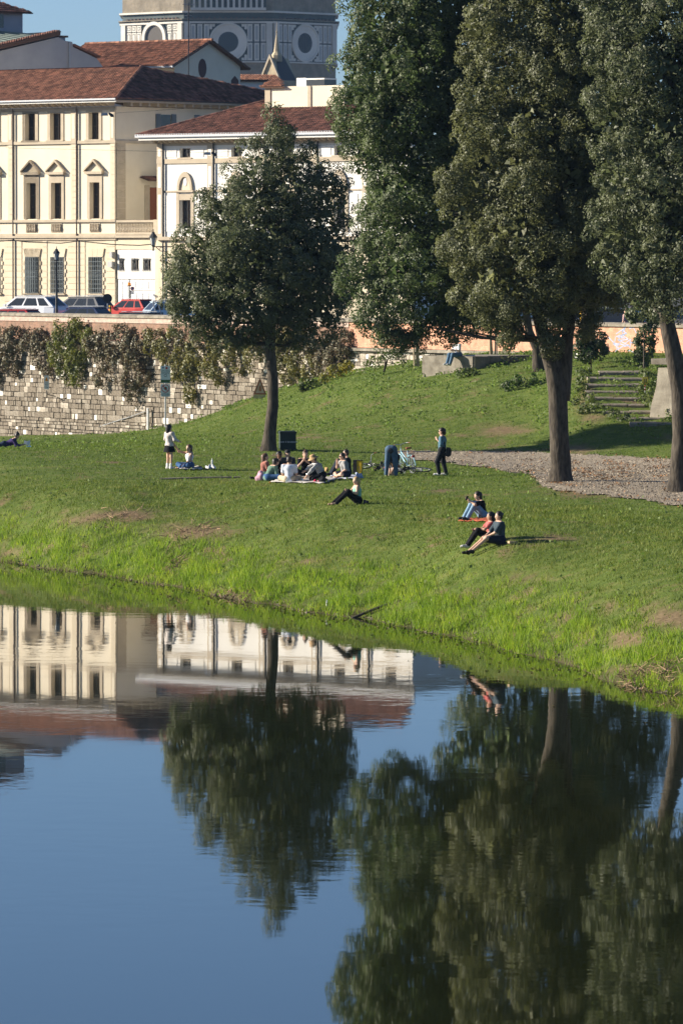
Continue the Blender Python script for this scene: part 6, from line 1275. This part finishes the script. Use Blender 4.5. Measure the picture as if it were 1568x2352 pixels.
    if hat == 'straw':
        M4 = Matrix.Translation(hd+hu*.045)@hu.to_track_quat('Z', 'Y').to_matrix().to_4x4(); b = MB(); b.lathe([(.20, -.03), (.19, .0), (.115, .03), (.11, .09), (.085, .125), (.001, .13)], 18); b.v = [tuple(M4@Vector(v)) for v in b.v]; b.build('straw_hat', mat('straw', (.46, .30, .15), .85, var=.3, scale=20), r, smooth=True)
    if hat == 'cap':
        M4 = Matrix.Translation(hd+hu*.05)@hu.to_track_quat('Z', 'Y').to_matrix().to_4x4(); b = MB(); b.lathe([(.112, -.01), (.108, .04), (.08, .085), (.001, .1)], 16); b.v = [tuple(M4@Vector(v)) for v in b.v]; b.add([hd+hu*.045+fc*.09+sd*.07, hd+hu*.045+fc*.09-sd*.07, hd+hu*.03+fc*.18-sd*.05, hd+hu*.03+fc*.18+sd*.05], [(0,1,2,3)]); b.build('cap', mat('cap_black', (.02, .02, .022), .8), r, smooth=True)
    r['J'] = 0; del r['J']; return r, J
def cloth_mat(name, c, stripes=False):
    nm = 'cloth_'+name
    if nm in MATS: return MATS[nm]
    m = mat(nm, c, .9, var=.22, scale=9, bump=.006, bscale=26, spec=.1)
    if stripes:
        t = m.node_tree; N = t.nodes; L = t.links; tc = N.new('ShaderNodeTexCoord'); w = N.new('ShaderNodeTexWave'); w.bands_direction = 'Z'; w.inputs['Scale'].default_value = 7; L.new(tc.outputs['Object'], w.inputs[0]); cr = N.new('ShaderNodeValToRGB'); cr.color_ramp.elements[0].position = .45; cr.color_ramp.elements[1].position = .55; cr.color_ramp.elements[0].color = (.03, .035, .05, 1); cr.color_ramp.elements[1].color = (.65, .65, .63, 1); L.new(w.outputs[0], cr.inputs[0]); L.new(cr.outputs[0], N['Principled BSDF'].inputs['Base Color'])
    return m
def hair_mat(c): return mat('hair_%d_%d_%d' % tuple(int(x*1000) for x in c), c, .5, var=.35, scale=14, spec=.4, stretch=(1, 1, .3))
BLK, DBR, BRN, BLD = (.012, .010, .010), (.03, .019, .013), (.11, .06, .032), (.42, .28, .13)
GP = 'people picnicking on the lawn'
def at_px(xd, yd): return gp(xd, yd)
# the two girls on the left
person('girl standing in pale blouse and short black skirt with dark bobbed hair', gp(389, 1077), 40, 'stand', ('blouse', (.62, .56, .52)), ('black', (.012, .012, .014)), BLK, sleeve=.9, leg='skirt', hairlen=.16, shoes=(.75, .74, .72), socks=(.8, .8, .8), scale=.985, elr=(.26, .06, 1.12), wrr=(.24, .27, 1.05), ell=(-.24, .0, 1.14), wrl=(-.2, .12, .96))
person('girl sitting cross-legged in white bandeau top with arm raised to the light', gp(436, 1077), 215, 'cross', ('white', (.8, .8, .79)), ('jeans', (.045, .10, .22)), BRN, strap=True, midriff=.35, hairlen=.34, shoes=None, turn=-.2, elr=(.30, .30, .66), wrr=(.27, .47, .86), ell=(-.26, .14, .34), wrl=(-.16, .32, .20), lean=.08)
# reader lying at the left edge
p = gp(28, 1028)
r, J = person('person lying on the stomach reading at the left picture edge in dark purple top', p, 0, 'long', ('purple', (.05, .035, .12)), ('navyjeans', (.03, .045, .08)), DBR, sleeve=.8, bun=True, shoes=(.05, .05, .05), pelvis=(0, -.35, .14), belly=(0, -.17, .16), chest=(0, .02, .27), neck=(0, .14, .40), head=(0, .22, .52), face=(0, .9, -.35), shl=(-.17, .07, .36), shr=(.17, .07, .36), hipl=(-.09, -.38, .13), hipr=(.09, -.38, .13), knl=(-.12, -.80, .09), knr=(.12, -.80, .09), anl=(-.12, -1.22, .08), anr=(.12, -1.22, .08), ell=(-.2, .2, .08), elr=(.2, .2, .08), wrl=(-.1, .42, .12), wrr=(.1, .42, .12), toe=(0, -1, -.2))
r = empty('open_book', tuple(gp(62, 1026)), 0, 'pale open book held up by the reader lying at left', 'book')
for s in (-1, 1): b = MB(); b.add([(0, 0, .06), (s*.14, .02, .10), (s*.13, .10, .28), (0, .08, .24)], [(0,1,2,3)]); b.add([(0, .01, .06), (s*.14, .03, .10), (s*.13, .11, .28), (0, .09, .24)], [(3,2,1,0)]); b.build('page', mat('paper', (.8, .78, .72), .8), r)
def cloth_pile(name, label, xd, yd, w, h, col, cat='cloth', d=.3, seed=1, n=5, group=None):
    p = gp(xd, yd); s = FPX/p.y; rnd = random.Random(seed); pr = []
    for k in range(n): a = V3(rnd.uniform(-w, w)/s*.6, rnd.uniform(-d, d)*.5, h/s*.25*rnd.random()); c = a+V3(rnd.uniform(-w, w)/s*.4, rnd.uniform(-d, d)*.4, h/s*rnd.uniform(.1, .7)); pr.append((a, c, h/s*.40, h/s*.28))
    o = obj(name, sdf_mesh(name, pr, h=.022, k=.02), cloth_mat('%s_%d' % (name, seed), col)); o.location = p+Vector((0, 0, .02)); return tag(o, label, cat, group)
def blanket(label, pts, col, name='picnic_blanket', grp='blankets on the lawn', n=10):
    a, b_, c, d = [gp(*q) for q in pts]; V = []; 
    for i in range(n+1):
        for j in range(n+1):
            u, v = i/n, j/n; p = a.lerp(b_, u).lerp(d.lerp(c, u), v); V.append((p.x, p.y, gz(p.x, p.y)+.06+.02*math.sin(i*1.9+j*2.3)+.012*math.sin(i*4.1)))
    mb = MB(); mb.add(V, [(i*(n+1)+j, (i+1)*(n+1)+j, (i+1)*(n+1)+j+1, i*(n+1)+j+1) for i in range(n) for j in range(n)]); o = mb.build(name, cloth_mat('blanket_'+label[:6], col), smooth=True); o.modifiers.new('thick', 'SOLIDIFY').thickness = .015; return tag(o, label, 'blanket', grp)
cloth_pile('blue_cloth', 'blue cloth lying under the open book at left', 66, 1028, 9, 5, (.12, .25, .5), seed=2)
cloth_pile('white_bag', 'crumpled white bag lying on the grass right of the seated girl', 486, 1077, 16, 9, (.72, .72, .74), 'bag', seed=3)
p = gp(487, 1074); b = MB(); b.lathe([(.035, 0), (.037, .16), (.015, .2), (.015, .25), (.001, .25)], 9); tag(b.build('water_bottle', mat('bottle_white', (.75, .78, .8), .2), loc=(p.x, p.y, p.z+.10)), 'white bottle standing on the crumpled bag by the girls', 'bottle')
cloth_pile('dark_bag', 'dark bag in the grass just right of the seated girl', 458, 1076, 8, 6, (.02, .02, .03), 'bag', seed=4)
blanket('pale blanket under the girl sitting cross-legged', [(412,1080),(465,1080),(462,1074),(418,1074)], (.5, .48, .42))
# picnic circle
blanket('large pale picnic cloth in the middle of the picnic circle', [(620,1110),(745,1112),(790,1098),(660,1096)], (.40, .38, .36)); blanket('second pale cloth under the man in grey', [(750,1102),(820,1102),(822,1094),(765,1093)], (.45, .48, .55))
person('woman with long brown hair in flowery top at the left of the picnic', gp(606, 1099), 20, 'cross', ('flowery', (.33, .14, .11)), ('green2', (.10, .20, .14)), BRN, sleeve=.4, hairlen=.36, group=GP, turn=.2, lean=.1)
person('woman in sage green top and jeans leaning forward in the picnic', gp(614, 1105), 25, 'cross', ('sage', (.15, .24, .18)), ('jeans', (.045, .10, .22)), DBR, sleeve=.95, hairlen=.28, group=GP, lean=.55, nod=.25)
person('dark-haired woman in black behind the picnic circle', gp(640, 1094), -70, 'cross', ('black', (.012, .012, .014)), ('black', (.012, .012, .014)), BLK, skin='brown', hairlen=.18, group=GP, glasses=True, lean=.1, wrr=(.08, .25, .55), elr=(.22, .2, .35))
person('man in black cap on the far side of the picnic', gp(660, 1093), -80, 'cross', ('darkgrey', (.05, .05, .06)), ('black', (.012, .012, .014)), BLK, man=True, hat='cap', group=GP, lean=.05)
person('man in white t-shirt and beige trousers seen from behind in the picnic', gp(664, 1109), 85, 'cross', ('whitetee', (.66, .70, .80)), ('beige', (.50, .42, .30)), DBR, man=True, group=GP, lean=.12, sleeve=.42)
person('bearded man with topknot in black t-shirt facing out of the picnic', gp(701, 1095), -85, 'cross', ('black', (.012, .012, .014)), ('black', (.012, .012, .014)), BRN, man=True, bun=True, beard=True, group=GP, sleeve=.42, elr=(.26, .22, .40), wrr=(.10, .28, .60), ell=(-.28, .18, .36), wrl=(-.05, .32, .55))
person('woman in straw hat and striped top bending over the picnic food', gp(740, 1106), 195, 'kneel', ('striped', (.3, .3, .3)), ('black', (.012, .012, .014)), DBR, hat='straw', group=GP, sleeve=.85, lean=.5, nod=.3, stripes=True, elr=(.24, .42, .50), wrr=(.18, .60, .38), ell=(-.22, .45, .42), wrl=(-.18, .62, .22))
person('man with sunglasses in grey t-shirt and shorts eating at the right of the picnic', gp(795, 1099), 200, 'cross', ('greytee', (.30, .30, .30)), ('navy', (.02, .025, .04)), DBR, man=True, leg='shorts', shoes=None, group=GP, glasses=True, sleeve=.45, lean=.25, elr=(.26, .26, .40), wrr=(.08, .32, .60), ell=(-.28, .12, .34), wrl=(-.15, .34, .15))
person('curly-haired man in dark jacket sitting behind the man in grey', gp(798, 1091), 190, 'knees', ('jacket', (.02, .024, .03)), ('darkjeans', (.03, .035, .05)), DBR, man=True, group=GP, sleeve=.95, lean=.1)
p = gp(706, 1104); b = MB(); b.lathe([(.042, 0), (.045, .17), (.04, .19), (.001, .19)], 12); tag(b.build('steel_cup', mat('steel', (.55, .55, .53), .3, metal=.8), loc=(p.x, p.y, p.z+.07)), 'steel cup standing on the picnic cloth', 'cup')
cloth_pile('plastic_bag', 'crumpled white plastic bag at the near edge of the picnic cloth', 690, 1108, 14, 8, (.72, .74, .76), 'bag', seed=6); cloth_pile('backpack', 'black backpack beside the woman in the straw hat', 745, 1109, 16, 16, (.015, .016, .02), 'backpack', seed=7); cloth_pile('red_bag', 'red and white bag beside the black backpack', 727, 1110, 9, 8, (.62, .04, .09), 'bag', seed=8)
cloth_pile('pink_bag', 'pale pink bag at the left end of the picnic', 597, 1103, 6, 22, (.52, .30, .38), 'bag', seed=9, d=.2); cloth_pile('dark_jacket', 'dark jacket lying left of the picnic', 575, 1100, 14, 5, (.03, .03, .025), 'jacket', seed=10); cloth_pile('white_blue_bundle', 'white and blue bundle right of the man in grey', 829, 1098, 12, 11, (.45, .52, .66), 'bundle', seed=11); cloth_pile('food_pack', 'brown paper food pack beside the kneeling woman', 752, 1083, 5, 9, (.45, .30, .14), 'food', seed=12, d=.12); cloth_pile('red_snack', 'red snack bag in front of the woman in green', 622, 1110, 6, 3, (.5, .05, .04), 'food', seed=13, d=.12)
p = gp(706, 1100)
for k, (xd, yd, lab) in enumerate(((690,1103,'cardboard food tray nearest the man in white'),(716,1101,'cardboard food tray nearest the straw hat woman'))):
    q = gp(xd, yd); b = MB(); b.add([(-.12, -.08, 0), (.12, -.08, 0), (.12, .08, 0), (-.12, .08, 0), (-.15, -.1, .05), (.15, -.1, .05), (.15, .1, .05), (-.15, .1, .05)], [(0,1,2,3), (0,4,5,1), (1,5,6,2), (2,6,7,3), (3,7,4,0)]); tag(b.build('food_tray', mat('cardboard', (.42, .31, .19), .85), loc=(q.x, q.y, q.z+.075)), lab, 'tray', 'picnic food trays')
# yellow and black carrier
p = gp(821, 1088); r = empty('delivery_bag', tuple(p), math.radians(-15), 'yellow and black box-shaped bag behind the man in grey', 'bag'); s = FPX/p.y; w = 9/s; hh = 30/s
bx(r, 'front_panel', mat('bag_yellow', (.70, .46, .02), .6, var=.2, scale=5), -w*.2, w, -.02, .22, 0, hh); bx(r, 'side_panel', mat('bag_black', (.015, .015, .016), .7), -w*1.2, -w*.2-.003, -.03, .23, 0, hh*1.01); b = MB(); b.tube([(w*.5, -.03, hh*.15), (w*.7, -.05, hh*.3), (w*.5, -.05, hh*.5), (w*.6, -.03, hh*.55)], .015, 5); b.build('strap', M_iron, r); bx(r, 'lid', mat('bag_black', (.015, .015, .016), .7), -w*1.22, w*1.02, -.04, .24, hh*1.012, hh*1.05)
# bending and standing
person('person in blue jeans bent over double with back to the picnic beside the bicycles', gp(898, 1094), 82, 'bend', ('darkgrey', (.05, .05, .06)), ('bluejeans', (.075, .125, .19)), DBR, man=True, sleeve=.4, hairlen=.1, belly=(0, .17, .98), chest=(0, .36, .82), neck=(0, .47, .66), head=(0, .52, .50), face=(0, -.3, -.9), shl=(-.18, .42, .70), shr=(.18, .42, .70), ell=(-.16, .45, .44), elr=(.12, .45, .44), wrl=(-.10, .42, .22), wrr=(.02, .40, .24), knl=(-.15, .02, .49), knr=(.15, .02, .49), anl=(-.18, -.02, .08), anr=(.18, 0, .08))
r, J = person('person standing in denim shirt and dark trousers with shoulder bag facing the bicycles', gp(1015, 1092), 175, 'stand', ('denim', (.10, .19, .25)), ('charcoal', (.02, .022, .026)), DBR, sleeve=.75, hairlen=.08, glasses=True, shoes=(.65, .65, .64), nod=.12, scale=1.02, elr=(.22, .0, 1.14), wrr=(.2, .08, .9), ell=(-.2, .02, 1.12), wrl=(-.1, .16, 1.28), knl=(-.1, .17, .50), anl=(-.1, .10, .08), anr=(.1, -.14, .08), knr=(.1, -.03, .5))
p = gp(1015, 1092); q = Vector((p.x+.20, p.y-.16, p.z+.88)); o = empty('shoulder_bag', tuple(q), 0, 'dark canvas bag hanging from the shoulder of the denim-shirted person', 'bag'); b = MB(); b.prism([(-.09, -.16), (.02, -.2), (.12, -.15), (.14, .02), (.10, .14), (-.04, .16)], -.06, .06); b.build('pouch', mat('canvas_dark', (.03, .027, .026), .85), o); b = MB(); b.tube([(-.08, -.02, .14), (-.14, .02, .38), (-.2, .12, .60)], .018, 5); b.build('strap', mat('canvas_dark', (.03, .027, .026), .85), o)
# single sitters on the bank
SG = 'people sitting on the bank'
p = gp(822, 1158); person('blonde woman with ponytail in mint camisole and black leggings sitting alone', p, 195, 'long', ('mint', (.22, .46, .38)), ('black', (.012, .012, .014)), BLD, strap=True, hairlen=.18, shoes=None, group=SG, turn=-.4, lean=.12, knl=(-.1, .36, .42), knr=(.1, .40, .40), anl=(-.1, .76, .06), anr=(.1, .82, .04), elr=(.18, .22, .42), wrr=(.06, .36, .46), ell=(-.2, .1, .36), wrl=(-.1, .32, .44))
cloth_pile('dark_backpack', 'dark backpack behind the blonde woman', 838, 1158, 8, 9, (.02, .024, .035), 'backpack', seed=15)
blanket('orange red blanket under the girl in light jeans', [(1052,1200),(1124,1200),(1128,1194),(1064,1193)], (.34, .085, .045))
person('girl in black t-shirt and light jeans with knees drawn up holding a phone', gp(1109, 1193), 205, 'knees', ('black', (.012, .012, .014)), ('lightjeans', (.22, .34, .46)), DBR, hairlen=.34, shoes=(.04, .04, .045), group=SG, sleeve=.4, lean=.28, nod=.2, elr=(.24, .34, .47), wrr=(.05, .50, .62), ell=(-.24, .40, .48), wrl=(-.05, .52, .62))
p = gp(1109, 1193); b = MB(); b.box(-.035, .035, -.006, .006, 0, .14); tag(b.build('phone', mat('phone_dark', (.02, .02, .025), .2), loc=(p.x-.54, p.y-.30, p.z+.62), rot=(.3, .2, .5)), 'dark phone in the hands of the girl in light jeans', 'phone')
cloth_pile('jacket_pile', 'dark jacket and blue denim heap behind the girl in light jeans', 1142, 1192, 17, 12, (.04, .065, .11), 'jacket', seed=16)
person('dark-haired woman in coral top and black trousers leaning on the man on the bank', gp(1128, 1246), 190, 'knees', ('coral', (.52, .13, .12)), ('black', (.012, .012, .014)), BLK, hairlen=.26, skin='tan', group=SG, shoes=(.45, .45, .45), sleeve=.3, lean=.05, knl=(-.1, .42, .36), knr=(.1, .44, .34), anl=(-.1, .72, -.06), anr=(.1, .72, -.08), elr=(.2, .24, .40), wrr=(.1, .46, .38), ell=(-.2, .24, .4), wrl=(-.06, .44, .40))
person('man in dark blue t-shirt and shorts with legs stretched down the bank', gp(1148, 1250), 196, 'long', ('slate', (.05, .07, .085)), ('navy', (.02, .025, .04)), DBR, man=True, leg='shorts', group=SG, sleeve=.45, lean=.06, scale=1.03, shoes=(.03, .03, .03), knl=(-.12, .44, .18), knr=(.12, .46, .16), anl=(-.12, .86, -.16), anr=(.14, .90, -.20), elr=(.26, .22, .34), wrr=(.12, .44, .20), ell=(-.24, .22, .34), wrl=(-.08, .44, .22))
p = gp(1176, 1251); b = MB(); b.box(-.12, .12, -.1, .1, 0, .07); o = b.build('tan_box', mat('cardboard', (.42, .31, .19), .85), loc=tuple(p+Vector((0, 0, .03))), rot=(0, .06, .3)); tag(o, 'small flat tan box in the grass behind the man in dark blue', 'box'); o.modifiers.new('bev', 'BEVEL').width = .008
# reader on the stone platform
q = BL.world(-.95, .12, hB-.06); person('person in white top and jeans sitting on the edge of the stone platform', (q.x, q.y, q.z-.03), 222, 'ledge', ('white', (.8, .8, .79)), ('midjeans', (.09, .16, .24)), DBR, sleeve=.4, shoes=(.5, .5, .5), lean=.2, nod=.2, hairlen=.1, wrr=(.1, .34, .34), wrl=(-.1, .34, .34))
q = BL.world(-.45, .35, hB-.02); b = MB(); b.prism([(-.2, -.12), (.22, -.1), (.18, .12), (-.18, .1)], 0, .06, 'z'); tag(b.build('folded_jacket', cloth_mat('pale_jacket', (.5, .52, .55)), loc=tuple(q)), 'pale folded jacket on the stone platform beside the reader', 'jacket')
# two people behind the orange wall
for xd, yaw, top, lab, sk in ((1438, 150, ('rose', (.55, .36, .33)), 'person in pale pink top standing behind the orange wall', 'fair'), (1452, 60, ('black', (.012, .012, .014)), 'person in black top standing behind the orange wall nearest the ivy', 'tan')):
    q = at(xd, 700, 270); person(lab, (q.x, q.y, ZST), yaw, 'stand', top, ('bluejeans', (.075, .125, .19)), BRN if sk == 'fair' else DBR, skin=sk, sleeve=.4, hairlen=.12, man=sk == 'tan', group='people on the street')
# ================================================================ bicycles
def bicycle(name, label, pos, yaw, roll, col, pannier=None, basket=False, steer=.25):
    r = empty(name, tuple(pos), 0, label, 'bicycle', 'bicycles beside the picnic'); r.rotation_euler = (Matrix.Rotation(math.radians(yaw), 4, 'Z')@Matrix.Rotation(math.radians(roll), 4, 'X')).to_euler()
    M = mat('bike_'+col[0], col[1], .3, spec=.5); R = .335; wb = 1.06; rear = V3(0, 0, R); bb = V3(.44, 0, .29); st = V3(.24, 0, .86); hd_t = V3(.86, 0, .92); hd_b = V3(.90, 0, .66); fr = V3(wb, 0, R)
    for c in (rear, fr):
        n = 28; b = MB(); b.tube([c+V3(R*math.cos(t), 0, R*math.sin(t)) for t in [2*math.pi*k/n for k in range(n+1)]], .021, 6, cap=False); w = b.build('wheel', mat('tyre', (.02, .02, .02), .8), r)
        b = MB(); b.tube([c+V3((R-.03)*math.cos(t), 0, (R-.03)*math.sin(t)) for t in [2*math.pi*k/n for k in range(n+1)]], .011, 5, cap=False); b.tube([c-V3(0, .05, 0), c+V3(0, .05, 0)], .022, 8)
        for k in range(14): t = 2*math.pi*k/14; b.tube([c+V3(0, .02*(-1)**k, 0), c+V3((R-.03)*math.cos(t), 0, (R-.03)*math.sin(t))], .003, 3, cap=False)
        b.build('rim', M_gut, w)
        b = MB(); b.tube([c+V3((R+.03)*math.cos(t), 0, (R+.03)*math.sin(t)) for t in [math.radians(a) for a in (range(20, 200, 18) if c is rear else range(0, 170, 18))]], .02, 6); b.build('mudguard', M, r)
    b = MB()
    for a, c, w in ((hd_t, hd_b, .02), (hd_b, bb, .022), (hd_t.lerp(hd_b, .5), bb.lerp(st, .35), .02), (bb, st, .017)): b.tube([a, c], w, 8)
    for s in (-.05, .05): b.tube([bb, rear+V3(0, s, 0)], .011, 6); b.tube([st.lerp(bb, .15), rear+V3(0, s, 0)], .009, 6)
    b.build('frame', M, r, smooth=True)
    b = MB(); 
    for s in (-.05, .05): b.tube([hd_b, fr+V3(0, s, 0)], .013, 6)
    b.build('fork', M, r)
    b = MB(); b.tube([hd_t, V3(.83, 0, 1.06)], .014, 6); b.tube([V3(.72, -.29, 1.10), V3(.84, -.22, 1.10), V3(.86, 0, 1.06), V3(.84, .22, 1.10), V3(.72, .29, 1.10)], .013, 6); hb_ = b.build('handlebar', M_gut, r)
    for s in (-1, 1): b = MB(); b.tube([V3(.64, s*.31, 1.10), V3(.75, s*.28, 1.10)], .019, 7); b.build('grip', mat('brown_leather', (.20, .08, .035), .6), hb_)
    b = MB(); b.tube([st, V3(.22, 0, .93)], .014, 6); b.prism([(.06, -.10), (.10, -.11), (.26, -.04), (.36, -.02), (.36, .02), (.26, .04), (.10, .11), (.06, .10)], .93, .985, 'z'); b.build('saddle', mat('brown_leather', (.20, .08, .035), .6), r)
    b = MB(); b.tube([bb+V3(0, -.05, 0), bb+V3(0, -.05, .001)], .09, 14); b.tube([bb+V3(0, -.07, 0), bb+V3(.10, -.07, -.13)], .011, 5); b.tube([bb+V3(0, .07, 0), bb+V3(-.10, .07, .13)], .011, 5); b.box(bb.x+.06, bb.x+.15, -.16, -.07, bb.z-.15, bb.z-.12); b.box(bb.x-.15, bb.x-.06, .07, .16, bb.z+.11, bb.z+.14); b.build('crank', M_iron, r)
    b = MB()
    for s in (-.07, .07): b.tube([V3(-.22, s, .74), V3(.20, s, .74)], .008, 5); b.tube([V3(-.12, s, .74), rear+V3(0, s, 0)], .007, 5)
    for k in range(4): b.tube([V3(-.2+.12*k, -.07, .74), V3(-.2+.12*k, .07, .74)], .007, 5)
    b.build('rack', M_iron, r)
    b = MB(); b.box(-.27, -.24, -.05, .05, .62, .70); b.build('rear_light', mat('tail_lamp', (.42, .02, .02), .3), r)
    if pannier: b = MB(); b.prism([(-.25, .40), (.15, .40), (.18, .72), (.1, .84), (-.2, .84), (-.28, .72)], -.20, .12); b.build('pannier', mat('pannier_'+label[:4], pannier, .8), r)
    b = MB(); b.tube([bb+V3(-.05, .04, 0), V3(.32, .22, .01)], .009, 5); b.build('kickstand', M_gut, r); return r
p = gp(948, 1088); bicycle('parked_bicycle', 'light blue city bicycle with brown saddle standing on its kickstand', (p.x, p.y, p.z), 112, -8, ('sky', (.30, .52, .60)))
p = gp(893, 1084); bicycle('fallen_bicycle', 'black bicycle with dark pannier lying on the grass left of the bent person', (p.x, p.y, p.z+.12), 170, 76, ('black', (.02, .02, .022)), pannier=(.02, .035, .03))
p = gp(905, 1090); bicycle('fallen_bicycle', 'dark bicycle lying flat on the grass under the light blue one', (p.x, p.y, p.z+.10), 8, -80, ('gunmetal', (.05, .05, .055)))
cloth_pile('rucksack', 'pale rucksack on the grass between the legs of the bent person', 899, 1092, 7, 15, (.42, .34, .28), 'rucksack', seed=20)
# ================================================================ distance haze
hb = MB(); hb.box(-700, 700, -60, 1640, -3.2, 118)
hm_ = bpy.data.materials.new('haze_air'); hm_.use_nodes = True; hn = hm_.node_tree; hn.nodes.remove(hn.nodes['Principled BSDF'])
pv = hn.nodes.new('ShaderNodeVolumePrincipled'); pv.inputs['Density'].default_value = 0.00004; pv.inputs['Color'].default_value = (0.42, 0.66, 1.0, 1); pv.inputs['Anisotropy'].default_value = 0.1
hn.links.new(pv.outputs[0], hn.nodes['Material Output'].inputs['Volume'])
tag(hb.build('haze', hm_), kind='stuff')
